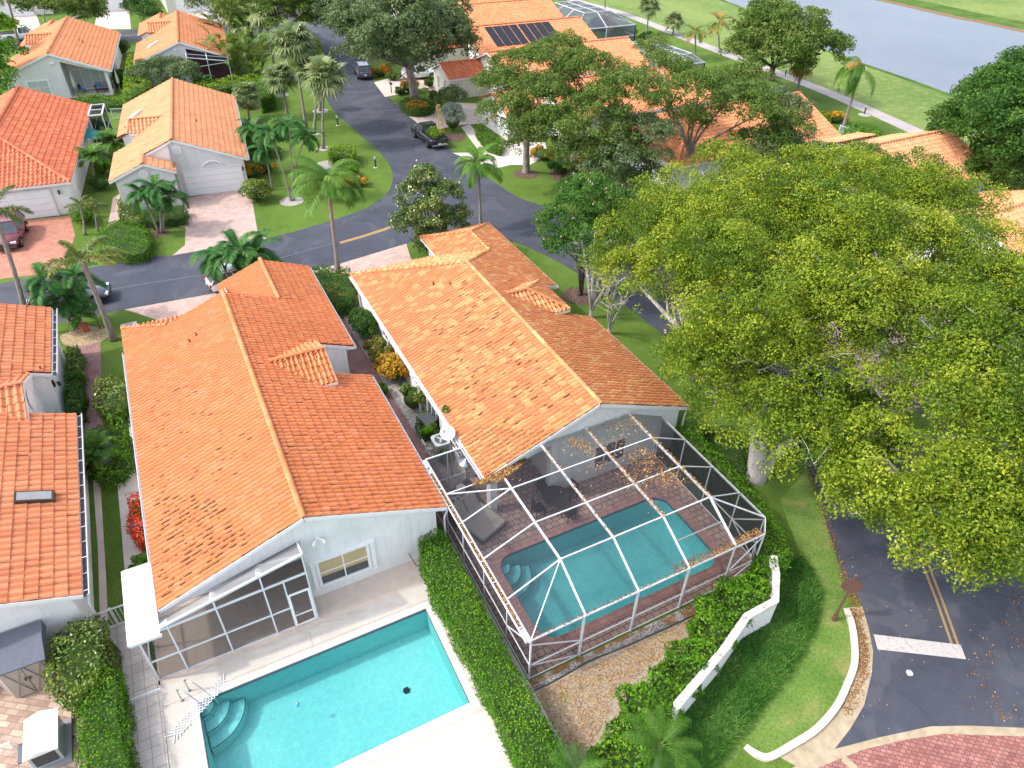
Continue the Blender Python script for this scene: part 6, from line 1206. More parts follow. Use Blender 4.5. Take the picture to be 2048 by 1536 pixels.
r = Roof(); r.plane([[(32.8, 64.9), (37.6, 64.9), (37.6, 68.3), (32.8, 68.3)]], 4.0, 0, .39, 0, 68.3, seg=4); r.plane([[(32.8, 68.3), (37.6, 68.3), (37.6, 71.7), (32.8, 71.7)]], 4.0, 0, -.39, 0, 68.3, seg=4); o = r.build(H2, M['tile_f'])
m = MB(); m.prism([(33.1, 65.2), (37.9, 65.2), (37.9, 71.4), (33.1, 71.4)], -.05, 2.65); m.add([(33.1, 65.2, 2.65), (33.1, 71.4, 2.65), (33.1, 68.3, 3.9)], [(0, 1, 2)]); m.build('wing_wall', M['wall_white'], H2, True)
window(H2, (33.1, 66.6, 1.35), 180, .7, 1.5, 2, 3); window(H2, (33.1, 70.0, 1.35), 180, .7, 1.5, 2, 3)
t = thing('flag', 'small red striped flag hanging on the white wall between two windows', 'flag', (32.7, 68.1, 1.2)); m = MB(); m.tube([(.4, 0, .6), (-.3, 0, 1.1)], .02, 5); m.build('pole', M['trim'], t); m = MB()
for k in range(7): m.box((-.12, -.4+.1*k, .55-.02*k), (.02, .1, .95), 0, k % 2)
m.build('cloth', [M['red'], M['trim']], t)
H3 = east('white house beside the silver round bush, its low front wing roofed in darker red tiles', 80.5, 38, 58, 5.6, 'tile_f')
r = Roof(); r.plane([[(33.1, 80.7), (38.2, 80.7), (38.2, 83.6), (33.1, 83.6)]], 3.5, 0, .40, 0, 83.6, seg=5); r.plane([[(33.1, 83.6), (38.2, 83.6), (38.2, 86.5), (33.1, 86.5)]], 3.5, 0, -.40, 0, 83.6, seg=4); r.cap((33.1, 83.6, 3.56), (38.2, 83.6, 3.56), .12); o = r.build(H3, M['tile_e'])
m = MB(); m.prism([(33.4, 81.0), (38.5, 81.0), (38.5, 86.2), (33.4, 86.2)], -.05, 2.3); m.add([(33.4, 81.0, 2.3), (33.4, 86.2, 2.3), (33.4, 83.6, 3.42)], [(0, 1, 2)]); m.build('wing_wall', M['wall_cream'], H3, True); fascias(H3, [((33.08, 80.7, 2.3), (33.08, 83.6, 3.45)), ((33.08, 86.5, 2.3), (33.08, 83.6, 3.45)), ((33.1, 80.68, 2.28), (38.2, 80.68, 2.28))])
window(H3, (33.4, 82.6, 1.2), 180, .6, 1.4, 2, 3); window(H3, (33.4, 84.7, 1.2), 180, .6, 1.4, 2, 3)
m = MB(); m.box((40.2, 79.0, 1.5), (4.0, 7, 3.0)); m.build('front_block', M['wall_cream'], H3, True)
H4 = east('white house with black solar panels on its orange roof', 93.7, 40.5, 58.8, 5.9, 'tile_f', 5.0)
m = MB()
for k in range(8): 
    x = 43.6+k*1.22+(.15 if k > 3 else 0); g = lambda y: 5.0-.39*(93.7-y)+.10
    m.add([(x, 93.2, g(93.2)), (x+1.1, 93.2, g(93.2)), (x+1.1, 89.2, g(89.2)), (x, 89.2, g(89.2)), (x, 93.2, g(93.2)+.05), (x+1.1, 93.2, g(93.2)+.05), (x+1.1, 89.2, g(89.2)+.05), (x, 89.2, g(89.2)+.05)], [(7, 6, 5, 4), (0, 1, 5, 4), (1, 2, 6, 5), (2, 3, 7, 6), (3, 0, 4, 7)])
    mm = MB(); mm.v = m.v; mm.f = m.f; mm.m = m.m; mm.build('solar_panel', M_plain('solar_black', (.012, .012, .02), .35) if k == 0 else bpy.data.materials['solar_black'], H4, True); m = MB()
r = Roof(); r.plane([[(35.2, 92.4), (41.5, 92.4), (41.5, 95.6), (35.2, 95.6)]], 4.2, 0, .38, 0, 95.6, seg=4); r.plane([[(35.2, 95.6), (41.5, 95.6), (41.5, 98.6), (35.2, 98.6)]], 4.2, 0, -.38, 0, 95.6, seg=4); r.build(H4, M['tile_e'])
m = MB(); m.prism([(35.5, 92.7), (41.0, 92.7), (41.0, 98.3), (35.5, 98.3)], -.05, 3.0); m.build('wing_wall', M['wall_cream'], H4, True)
H5 = east('orange roofed house at the top edge with a mesh pool cage at its right end', 108.2, 44, 62, 6.4, 'tile_f', 5.0)
H6 = east('orange roofed house behind the upper oak, farthest of the east row', 122.5, 42, 60, 6.2, 'tile_f', 5.0)
H7 = east('house with an orange hip roof glimpsed through the middle oak branches', 52.8, 40.1, 60, 6.25, 'tile_f', 4.95, hipw=True)
window(H7, (46, 46.95, 1.3), -90, 1.2, 1.3)
H8 = east('house with a long peach tile roof next to the golf course at the right', 38.65, 50, 64, 5.3, 'tile_d', 4.9)
r = Roof(); r.plane([[(55, 43.9), (61.5, 43.9), (61.5, 45.8), (55, 45.8)]], 3.2, 0, -.2, 0, 43.9, seg=4); r.build(H8, M['tile_d'])
H9 = east('peach roofed house at the right edge beyond the big yellow green tree', 25.5, 49, 60, 5.6, 'tile_d', 4.9)
# far pool cages
def cage(label, x0, x1, y0, y1, ze, zt, ins, nx, ny):
    t = thing('screen_cage', label, 'screen enclosure', ((x0+x1)/2, (y0+y1)/2, 0)); m = MB(); X = np.linspace(x0+ins, x1-ins, nx); Y = np.linspace(y0+ins, y1-ins, ny)
    for x in X: m.beam((x, Y[0], zt), (x, Y[-1], zt), .1, .1)
    for y in Y: m.beam((X[0], y, zt), (X[-1], y, zt), .1, .1)
    for i, x in enumerate(X):
        xe = x0+(x1-x0)*i/(nx-1); m.beam((x, Y[0], zt), (xe, y0, ze), .1, .1); m.beam((x, Y[-1], zt), (xe, y1, ze), .1, .1); m.beam((xe, y0, 0), (xe, y0, ze), .1, .1); m.beam((xe, y1, 0), (xe, y1, ze), .1, .1)
    for j, y in enumerate(Y):
        ye = y0+(y1-y0)*j/(ny-1); m.beam((X[-1], y, zt), (x1, ye, ze), .1, .1); m.beam((x1, ye, 0), (x1, ye, ze), .1, .1); m.beam((X[0], y, zt), (x0, ye, ze), .1, .1)
    for p, q in (((x0, y0), (x1, y0)), ((x1, y0), (x1, y1)), ((x1, y1), (x0, y1)), ((x0, y1), (x0, y0))): m.beam((*p, ze), (*q, ze), .12, .12)
    for p, q in (((x0, y0), (x1, y0)), ((x1, y0), (x1, y1)), ((x0, y0), (x0, y1))): m.beam((*p, 1.1), (*q, 1.1), .07, .07)
    m.beam((X[-1], Y[0], zt), (x1, y0+2, ze), .08, .08)
    m.build('frame', M['alu'], t, True); m = MB(); a, b, c, d = (X[0], Y[0]), (X[-1], Y[0]), (X[-1], Y[-1]), (X[0], Y[-1]); e = [(x0, y0), (x1, y0), (x1, y1), (x0, y1)]; tp = [a, b, c, d]
    m.quad(*[(*p, zt+.02) for p in tp])
    for i in range(4): j = (i+1) % 4; m.quad((*e[i], ze), (*e[j], ze), (*tp[j], zt), (*tp[i], zt)); m.quad((*e[i], .05), (*e[j], .05), (*e[j], ze), (*e[i], ze))
    m.build('mesh_panel', M['screen_far'], t, True)
cage('white framed mesh pool cage with a flat top behind the oaks', 58.6, 66.5, 75, 86, 2.4, 3.3, 1.3, 4, 4)
cage('tall white framed mesh pool cage at the top beside the golf course lawn', 60.5, 71, 97, 112, 2.6, 4.2, 3., 3, 4)
t = thing('swimming_pool', 'small blue pool showing between the two peach roofs near the golf course', 'swimming pool', (63.4, 50, 0)); m = MB(); m.prism([(61.2, 48.6), (66.2, 48.6), (66.2, 51.8), (61.2, 51.8)], 0, .04); m.build('coping', M['conc'], t, True); m = MB(); m.quad((61.6, 49, .05), (65.8, 49, .05), (65.8, 51.4, .05), (61.6, 51.4, .05)); m.build('water', M_plain('far_pool_water', (.08, .42, .48), .15), t, True)
def railing(label, pts, h=1.1, gap=.14, mat='alu', name='fence', cat='fence', xf=None):
    t = thing(name, label, cat, (*((W6(*pts[0])) if xf else pts[0]), 0)); m = MB(xf)
    for p, q in zip(pts, pts[1:]):
        for z in (.12, h): m.beam((*p, z), (*q, z), .045, .05)
    m.build('rail', M[mat], t, True); m = MB(xf)
    for p, q in zip(pts, pts[1:]):
        n = max(1, int(math.dist(p, q)/gap))
        for i in range(1, n): s_ = i/n; x = p[0]+(q[0]-p[0])*s_; y = p[1]+(q[1]-p[1])*s_; m.beam((x, y, .12), (x, y, h), .025, .025)
    m.build('picket', M[mat], t, True)
    for p in pts: m = MB(xf); m.beam((*p, 0), (*p, h+.08), .08, .08); m.build('post', M[mat], t, True)
    return t
railing('white picket gate between the left edge house and the flat porch roof', [(-7.05, 21.25), (-6.3, 21.25), (-5.35, 21.25)])
railing('white picket fence between the mesh cage and the grey house', [(-12.3, 88.4), (-10.9, 88.2)], xf=X6); railing('white picket fence running beside the golf course at the right', [(66.2, 44), (66.2, 37), (66.2, 30)]); railing('white fence by the leaning windblown palm', [(62.5, 47.5), (66.5, 47.5), (66.5, 52)])
# ================================================================ CARS
def paint(name, col, rough=.25, spec=.6):
    t = NT(name); return t.done(t.bsdf(col, rough, .0, spec, Coat_Weight=.6, Coat_Roughness=.08))
def car(kind, label, cat, px, rz, col, L=4.7, W=1.88, H=1.68, group='vehicles on the street and drives', loc=None, cargo=False):
    c = G(*px) if loc is None else loc; t = thing(kind, label, cat, (*c, 0), rz, group); pm = paint(kind+'_paint', col); h = W/2; pick = 'truck' in kind
    belt = H*.60; hood = H*.57; bot = .28; X = L/2
    st = [(-X, .80, .55, belt*.80), (-X+.12, .93, .35, belt*.98), (-X*.7, 1., .28, belt*1.02), (-X*.25, 1., .26, belt), (X*.25, 1., .26, belt*.99), (X*.5, 1., .28, hood*1.02), (X*.82, .96, .32, hood*.93), (X-.10, .86, .38, hood*.78), (X, .72, .48, hood*.62)]
    if pick: st = [(-X, .96, .5, belt), (-X+.06, .98, .42, belt*1.02), (-X*.6, .98, .42, belt*1.02), (-X*.1, .98, .32, belt*1.02), (X*.3, .98, .32, belt), (X*.5, .98, .38, hood*1.06), (X*.85, .96, .42, hood*1.02), (X-.06, .92, .42, hood*.95), (X, .86, .5, hood*.85)]
    mb = MB(); vs = []; K = 10
    for x, k, zb, zt in st:
        w_ = h*k; ring_ = [(-w_*.86, zb), (-w_*.99, zb+.12), (-w_, (zb+zt)/2), (-w_*.965, zt-.10), (-w_*.86, zt), (w_*.86, zt), (w_*.965, zt-.10), (w_, (zb+zt)/2), (w_*.99, zb+.12), (w_*.86, zb)]
        vs += [(x, y, z) for y, z in ring_]
    fs = []
    for i in range(len(st)-1):
        for k in range(K): k2 = (k+1) % K; fs.append((i*K+k2, i*K+k, (i+1)*K+k, (i+1)*K+k2))
    fs.append(tuple(range(K))); fs.append(tuple(range((len(st)-1)*K+K-1, (len(st)-1)*K-1, -1))); mb.add(vs, fs)
    # wheel arches: dark flares
    body = mb.build('body', pm, t, smooth=True)
    # greenhouse
    if pick: xb, xf, xtb, xtf = -.35, X*.52, -.25, X*.22
    else: xb, xf, xtb, xtf = -X+.12, X*.42, -X+.62, X*.12
    zb = belt-.03; zt = H; wb = h*.9; wt = h*.72; g = MB()
    V = [(xb, -wb, zb), (xf, -wb, zb), (xf, wb, zb), (xb, wb, zb), (xtb, -wt, zt-.03), (xtf, -wt, zt-.03), (xtf, wt, zt-.03), (xtb, wt, zt-.03)]
    g.add(V, [(0, 1, 5, 4), (1, 2, 6, 5), (2, 3, 7, 6), (3, 0, 4, 7)]); g.build('window', M['glass'], t)
    rf = MB(); rf.prism([(xtb-.06, -wt-.02), (xtf+.05, -wt-.02), (xtf+.05, wt+.02), (xtb-.06, wt+.02)], zt-.05, zt); o = rf.build('roof', pm, t)
    if not pick:
        rr = MB(); 
        for y in (-wt, wt): rr.beam((xtb, y*.95, zt+.05), (xtf-.1, y*.95, zt+.05), .04, .03)
        rr.build('roof_rail', M['dgrey'], t)
    p = MB()
    for a_, b_ in ((0, 4), (1, 5), (2, 6), (3, 7)): p.beam(Vector(V[a_])*1.0, Vector(V[b_]), .07, .07)
    xm = (xtb+xtf)/2
    for s_ in (-1, 1): p.beam((xm+.1, s_*(wb+.005), zb), (xm, s_*(wt+.01), zt-.03), .05, .06)
    p.build('pillar', pm, t)
    for i in (-1, 1):
        for j in (-1, 1):
            x = i*X*(.62 if i > 0 else .60); r_ = .36 if not pick else .4; w1 = MB(); w1.tube([(x, j*(h-.24), r_), (x, j*(h+.005), r_)], r_, 20); wh = w1.build('wheel', M['black'], t); w2 = MB(); w2.tube([(x, j*(h-.05), r_), (x, j*(h+.014), r_)], r_*.62, 14); w2.build('rim', M['steel'], wh)
            w3 = MB(); w3.tube([(x+r_*1.18*math.cos(a), j*(h+.002), r_+r_*1.18*math.sin(a)) for a in np.linspace(.05, math.pi-.05, 10)], .035, 5); w3.build('wheel_arch', M['black'], t)
        l1 = MB(); l1.box((X-.16, i*h*.66, hood*.74), (.2, .36, .14)); l1.build('headlight', M['lens'], t); l2 = MB(); l2.box((-X+.05, i*h*.78, belt*.86), (.1, .22, .2)); l2.build('taillight', M['red'], t)
        m_ = MB(); m_.box((X*.28, i*(h+.08), belt+.06), (.14, .2, .14)); m_.build('mirror', pm, t)
    b_ = MB(); b_.box((X-.04, 0, .45), (.12, W*.8, .2)); b_.build('bumper', M['dgrey'], t); gr = MB(); gr.box((X-.05, 0, hood*.66), (.1, W*.42, .16)); gr.build('grille', M['dgrey'], t); b_ = MB(); b_.box((-X+.02, 0, .5), (.12, W*.86, .18)); b_.build('bumper', M['steel' if pick else 'dgrey'], t)
    pl_ = MB(); pl_.box((-X-.05, 0, .66 if not pick else .6), (.02, .34, .16)); pl_.build('number_plate', M['trim'], t)
    if pick:
        bd = MB(); x0, x1 = -X+.08, -.5; z = belt*1.02+.03
        bd.quad((x0, -h*.8, z-.02), (x1, -h*.8, z-.02), (x1, h*.8, z-.02), (x0, h*.8, z-.02))
        for s_ in (-1, 1): bd.box(((x0+x1)/2, s_*h*.86, z), (x1-x0, .10, .07))
        bd.box((x0, 0, z), (.08, W*.84, .07)); bd.build('bed', M['black'], t)
    return t
TR = G(858, 283)
trk = car('pickup_truck', 'black pickup truck with its bed heaped with hedge clippings', 'pickup truck', None, R(92), (.012, .013, .016), 5.5, 1.95, 1.85, loc=TR)
# heap of clippings in the bed
o_ = wm(trk)@Vector((-1.6, 0, 1.2)); lb = LB(); C = np.column_stack([rng.uniform(-.8, .8, 14), rng.uniform(-.5, .5, 14), rng.uniform(.0, .3, 14)]); clump_leaves(lb, C, np.full(14, .38), 110, .13, squash=.8)
t = thing('clippings_heap', 'heap of yellow green hedge clippings in the bed of the black pickup', 'clippings', o_, R(112)); link_mesh(lb.mesh('clip', [M['lf_hedge_y']]), 'leaves', t); m = MB()
for k in range(10): a = random.uniform(0, 6.28); m.tube([(0, 0, 0), (math.cos(a)*.6, math.sin(a)*.4, .4), (math.cos(a)*.9, math.sin(a)*.6, .5)], [.02, .012, .005], 5)
m.build('twig', M['bark'], t)
car('suv_car', 'dark blue grey suv parked on the right edge of the road under the tall oak', 'suv', (727, 152), R(80), (.05, .07, .11), 4.6, 1.9, 1.7)
car('suv_car', 'white suv parked on the pink drive behind the oak trunk', 'suv', (840, 156), R(-6), (.72, .73, .74), 4.6, 1.9, 1.66)
car('suv_car', 'dark red suv parked on the red paver drive', 'suv', (25, 480), R(-96), (.16, .012, .03), 4.6, 1.88, 1.65)
car('sedan_car', 'dark grey sedan parked beneath the palm cluster at the left', 'car', (146, 606), R(-4), (.06, .07, .09), 4.8, 1.85, 1.45)
car('sedan_car', 'white car mostly hidden by the palm behind the left house', 'car', (488, 566), R(6), (.75, .76, .77), 4.7, 1.86, 1.5)
car('pickup_truck', 'white pickup truck on the far street at the upper left', 'pickup truck', (48, 80), R(3), (.72, .73, .74), 5.4, 1.95, 1.85)
car('sedan_car', 'pale car half hidden behind the areca palms at the top', 'car', (428, 46), R(85), (.6, .64, .7), 4.6, 1.85, 1.5)
# ================================================================ STREET FURNITURE
def bollard(label, px):
    c = G(*px); t = thing('bollard_light', label, 'bollard light', (*c, 0), 0, 'bollard lights along the lawn edges'); m = MB(); m.tube([(0, 0, 0), (0, 0, .82)], .085, 12); m.build('post', M['dgrey'], t); m = MB(); m.tube([(0, 0, .82), (0, 0, .93)], .075, 12); m.build('lens', M['lens'], t); m = MB(); m.tube([(0, 0, .93), (0, 0, 1.0), (0, 0, 1.02)], [.1, .1, .06], 12); m.build('cap', M['blind'], t); m = MB(); m.tube([(0, 0, 0), (0, 0, .03)], .2, 12); m.build('base', M['conc'], t)
bollard('dark bollard light on the lawn beside the upper bend of the road', (676, 251)); bollard('dark bollard light at the tip of the rounded lawn', (751.5, 335)); bollard('dark bollard at the cart path beside the windblown palm', (1728, 229)); bollard('dark bollard on the cart path under the lakeside oak', (1570, 152))
# brown sign seen from the back
c = G(1667, 1240); t = thing('road_sign', 'brown octagonal sign on a brown post at the corner verge, seen from the back', 'road sign', (*c, 0)); m = MB(); m.tube([(0, 0, 0), (0, 0, .25), (0, 0, .3), (0, 0, 2.9)], [.085, .085, .05, .045], 12); m.tube([(0, 0, .28), (0, 0, .34)], .095, 12); m.tube([(0, 0, .42), (0, 0, .46)], .07, 12); m.build('post', M['brown'], t, smooth=False)
a = R(228); m = MB(); n_ = Vector((math.cos(a), math.sin(a), 0)); u_ = Vector((-n_.y, n_.x, 0)); P8 = [(.40*math.cos(R(22.5+45*k)), .40*math.sin(R(22.5+45*k))) for k in range(8)]
m.add([n_*.06+u_*x+Vector((0, 0, 2.35+y)) for x, y in P8]+[n_*.08+u_*x+Vector((0, 0, 2.35+y)) for x, y in P8], [tuple(range(8)), tuple(range(15, 7, -1))]+[(i, (i+1) % 8, 8+(i+1) % 8, 8+i) for i in range(8)]); m.build('sign_panel', M['brown'], t); m = MB(); m.ball((0, 0, 2.93), .07, 10, 6); m.build('finial', M['brown'], t)
def lamp(label, px, h=1.9):
    c = G(*px); t = thing('lamp_post', label, 'lamp post', (*c, 0)); m = MB(); m.tube([(0, 0, 0), (0, 0, .12), (0, 0, .15), (0, 0, h-.3)], [.06, .06, .03, .025], 8); m.build('post', M['brown'], t); m = MB(); m.tube([(0, 0, h-.3), (0, 0, h-.05)], [.06, .1], 8); m.build('lantern', M['lens'], t); m = MB(); m.tube([(0, 0, h-.05), (0, 0, h+.1)], [.14, .02], 8); m.build('cap', M['brown'], t)
lamp('slim lamp post beside the yellow gravel bed and potted palm', (200, 656)); lamp('slim lamp post standing in the flowering hedge between the two houses', (650, 580)); lamp('slim lamp post by the path in front of the red tiled garage house', (207, 452))
def mailbox(label, px, rz=0):
    c = G(*px); t = thing('mailbox', label, 'mailbox', (*c, 0), rz); m = MB(); m.box((0, 0, .5), (.09, .09, 1.0)); m.build('post', M['brown'], t); m = MB(); m.box((0, 0, 1.08), (.24, .5, .16)); m.tube([(0, -.25, 1.16), (0, .25, 1.16)], .12, 12); m.build('box', M['brown'], t)
mailbox('brown mailbox by the pink drive under the tall oak', (783, 186)); mailbox('dark mailbox near the far street beside the orange roof', (292, 76), 1.2); mailbox('brown mailbox at the drive behind the magnolia tree', (922, 455), .6)
# tripod ladder
c = G(884, 268); t = thing('ladder', 'yellow step ladder standing beside the silver round bush', 'ladder', (*c, 0), .3); m = MB(); m.beam((-.35, 0, 0), (-.15, .35, 2.9), .05, .03); m.beam((.35, 0, 0), (.15, .35, 2.9), .05, .03)
for k in range(9): s_ = (k+.7)/10; m.beam((-.35+.2*s_, .35*s_, 2.9*s_), (.35-.2*s_, .35*s_, 2.9*s_), .05, .03)
m.build('front_frame', M['yellow'], t); m = MB(); m.beam((-.3, 1.0, 0), (-.15, .4, 2.85), .04, .03); m.beam((.3, 1.0, 0), (.15, .4, 2.85), .04, .03); m.build('rear_frame', M['yellow'], t); m = MB(); m.box((0, .38, 2.9), (.36, .14, .05)); m.build('top_cap', M['yellow'], t)
# white garden wall at the right
wb = GP([(1345, 1462), (1436, 1352), (1482, 1284), (1538, 1252), (1541, 1196), (1536, 1160)]); hw = 1.55
t = thing('garden_wall', 'low white stucco wall bending round the dry lawn behind the trailing hedge', 'wall', (*wb[2], 0)); m = MB(); poly = strip(wb, .03, .25)
m.prism(poly, 0, hw, 0); wl = m.build('wall', M['wall_white'], t, True)
def _cap():
    q = NT('stained_coping'); p = q.geo_pos(); return q.done(q.bsdf(q.mix(q.ramp(q.noise(2.5, 6, .8, p), [(.46, 0.), (.62, .8)]), (.70, .68, .65), (.17, .13, .10)), .85))
m = MB(); m.prism(strip(wb, .0, .28), hw+.003, hw+.07); m.build('coping', _cap(), t, True)
# ================================================================ THINGS BETWEEN THE HOUSES
t = thing('ac_unit', 'round cornered grey air conditioner with a fan grille beside the mesh cage', 'air conditioner', (*G(884, 905), 0)); m = MB(); m.prism(round_rect(-.42, -.42, .42, .42, .15, 4), .08, .86); m.build('cabinet', M['mgrey'], t); m = MB(); m.prism(round_rect(-.45, -.45, .45, .45, .17, 4), .86, .93); o = m.build('top_panel', M['blind'], t); m = MB(); m.tube([(0, 0, .925), (0, 0, .94)], .34, 24); m.build('fan_well', M['dgrey'], o)
m = MB(); 
for k in range(3): m.box((.14*math.cos(k*2.1), .14*math.sin(k*2.1), .945), (.26, .11, .008), k*2.1)
m.build('fan_blade', M['blind'], o); m = MB()
for rr_ in (.12, .2, .28, .34): m.tube([(rr_*math.cos(a), rr_*math.sin(a), .965) for a in np.linspace(0, 6.2832, 25)], .005, 4, cap=False)
m.build('grille', M['mgrey'], o)
c = G(896, 866, 2.9); t = thing('satellite_dish', 'pale grey satellite dish on a pole beside the house wall', 'satellite dish', (c[0], c[1], 0)); m = MB(); m.tube([(.1, 0, 0), (.1, 0, 2.7)], .035, 8); m.build('pole', M['mgrey'], t); m = MB(); D_ = Vector((-.55, -.35, .75)).normalized(); A_ = D_.cross(Vector((0, 0, 1))).normalized(); B_ = D_.cross(A_); vs = []; fs = []
for j in range(6):
    for k in range(24): r_ = .36*j/5; g = 2*math.pi*k/24; vs.append(Vector((0, 0, 2.9))+A_*r_*math.cos(g)*1.12+B_*r_*math.sin(g)+D_*(r_*r_*.45))
for j in range(5):
    for k in range(24): fs.append((j*24+k, j*24+(k+1) % 24, (j+1)*24+(k+1) % 24, (j+1)*24+k))
m.add(vs, fs); m.build('dish', M['blind'], t, smooth=True); m = MB(); m.tube([Vector((0, 0, 2.9))-B_*.3, Vector((0, 0, 2.9))+D_*.42], .015, 6); m.box(Vector((0, 0, 2.9))+D_*.44, (.1, .14, .08)); m.build('feed_arm', M['mgrey'], t)
c = G(934, 950, 1.2); t = thing('patio_heater', 'tall patio heater with a wide conical reflector inside the mesh cage', 'patio heater', (*c, 0)); m = MB(); m.tube([(0, 0, 0), (0, 0, .7)], .22, 14); m.build('base', M['dgrey'], t); m = MB(); m.tube([(0, 0, .7), (0, 0, 1.75)], .035, 8); m.tube([(0, 0, 1.75), (0, 0, 2.05)], .09, 12); m.build('post', M['dgrey'], t); m = MB(); m.tube([(0, 0, 2.08), (0, 0, 2.11), (0, 0, 2.32)], [.42, .41, .02], 28); m.build('reflector', M['steel'], t)
c = (7.9, 21.0); t = thing('pool_pump', 'grey pool pump with white pipes in the corner of the mesh cage', 'pool pump', (*c, 0)); m = MB(); m.tube([(0, 0, .3), (.5, 0, .3)], .13, 12); m.build('motor', M['dgrey'], t); m = MB(); m.tube([(.7, .4, 0), (.7, .4, .9)], .22, 14); m.build('filter_tank', M['cream'], t)
for k in range(3): m = MB(); m.tube([(.05+k*.25, -.3, .03), (.05+k*.25, -.3, .5), (.05+k*.25, .25, .5), (.3+k*.2, .3, .45)], .035, 8); m.build('pipe', M['trim'], t)
t = thing('garden_pot', 'green round pot on the pavers beside the pool pump', 'pot', (8.2, 20.0, 0)); m = MB(); m.tube([(0, 0, 0), (0, 0, .3)], [.14, .2], 14); m.build('pot', M['green'], t); m = MB(); m.tube([(0, 0, .27), (0, 0, .305)], .17, 14); m.build('soil', M['soil'], t)
t = thing('wheelie_bin', 'black bin half hidden by leaves next to the air conditioner', 'bin', (*G(858, 866), 0), .2); m = MB(); m.prism([(-.3, -.35), (.3, -.35), (.3, .35), (-.3, .35)], .05, .95); m.build('body', M['black'], t); m = MB(); m.prism([(-.34, -.4), (.34, -.4), (.34, .4), (-.34, .4)], .95, 1.03); m.build('lid', M['dgrey'], t)
t = thing('pipe_work', 'bent white pipes rising from the gravel beside the air conditioner', 'pipes', (*G(852, 905), 0)); m = MB(); m.tube([(0, 0, 0), (0, 0, .5), (0, .5, .5), (0, .5, .1)], .03, 6); m.tube([(0, 0, .3), (.4, -.2, .3)], .03, 6); m.build('pipe', M['trim'], t)
# big taupe lounger
c = G(965, 1040, .4); t = thing('daybed', 'wide taupe cushioned daybed with two propped pillows under the mesh roof', 'daybed', (c[0]-.1, c[1]+.1, 0), R(20)); m = MB(); m.box((0, 0, .17), (1.5, 1.9, .22)); m.build('base', M['bronze'], t)
m = MB(); m.prism(round_rect(-.75, -.95, .75, .75, .12), .28, .44); m.build('mattress', M['cushion'], t)
for s_ in (-1, 1): m = MB(); m.prism(round_rect(-.34, -.42, .34, .42, .14), 0, .2); o = m.build('pillow', M['cushion'], t); o.location = (s_*.38-.1, .98, .62); o.rotation_euler = (R(62), 0, 0)
c = G(1112, 992, .7); t = thing('patio_table', 'round dark table under the mesh roof ringed by dark chairs', 'table', (*c, 0)); m = MB(); m.tube([(0, 0, .7), (0, 0, .73)], .65, 24); m.build('table_top', M['black'], t); m = MB(); m.tube([(0, 0, 0), (0, 0, .7)], .06, 8); m.build('pedestal', M['black'], t)
side = ['nearest the pool', 'on the east side', 'nearest the house', 'on the west side']
for k, a in enumerate((-1.4, .2, 1.7, 3.2)):
    q = thing('patio_chair', 'dark metal chair at the round table, %s' % side[k], 'chair', (c[0]+.95*math.cos(a), c[1]+.95*math.sin(a), 0), a-math.pi/2, 'chairs round the dark table'); m = MB(); m.box((0, 0, .43), (.5, .5, .05)); m.build('seat', M['black'], q); m = MB(); m.box((0, .24, .7), (.48, .04, .5)); m.build('backrest', M['black'], q)
    for i in (-1, 1):
        for j in (-1, 1): m = MB(); m.box((i*.22, j*.22, .21), (.04, .04, .42)); m.build('leg', M['black'], q)
# shed and white box at the lower left
t = thing('garden_shed', 'tan garden shed with a slate grey roof against the left house wall', 'shed', (-9.5, 20.3, 0)); P5 = [(-9.8, 19.65), (-8.4, 19.65), (-8.4, 20.95), (-10.7, 20.95)]; m = MB(); m.prism(P5, 0, 1.75); m.build('wall', M['tan'], t, True)
m = MB(); m.add([(-9.9, 19.5, 1.74), (-8.28, 19.5, 1.74), (-8.28, 20.3, 2.1), (-8.28, 21.0, 2.1), (-11.0, 21.0, 2.1), (-10.4, 20.3, 2.1)], [(0, 1, 2, 5), (2, 3, 4, 5)]); m.add([(-9.9, 19.5, 1.68), (-8.28, 19.5, 1.68), (-8.28, 19.5, 1.74), (-9.9, 19.5, 1.74)], [(0, 1, 2, 3)]); m.add([(-8.28, 19.5, 1.68), (-8.28, 21, 1.68), (-8.28, 21, 2.1), (-8.28, 20.3, 2.1), (-8.28, 19.5, 1.74)], [(0, 1, 2, 3, 4)]); m.build('roof', M['slate'], t, True)
for x0 in (-9.72, -9.08):
    m = MB(); m.box((x0+.3, 19.63, .85), (.6, .03, 1.6)); d_ = m.build('door', M['tan'], t, True); m = MB(); m.beam((x0+.04, 19.6, .1), (x0+.56, 19.6, 1.6), .05, .02); m.beam((x0+.56, 19.597, .1), (x0+.04, 19.597, 1.6), .05, .02); m.build('brace', M['tan'], d_, True); m = MB(); m.box((x0+(.55 if x0 < -9.5 else .05), 19.58, .95), (.04, .05, .16)); m.build('handle', M['brown'], d_, True)
t = thing('equipment_box', 'white box with a pitched lid and dark front panel on the tan pavers', 'equipment box', (-8.7, 17.1, 0)); m = MB(); m.box((-8.62, 17.1, .08), (1.25, 1.65, .16)); m.build('base', M['mgrey'], t, True); m = MB(); m.prism([(-9.08, 16.45), (-8.2, 16.45), (-8.2, 17.75), (-9.08, 17.75)], .16, 1.0); m.build('body', M['blind'], t, True)
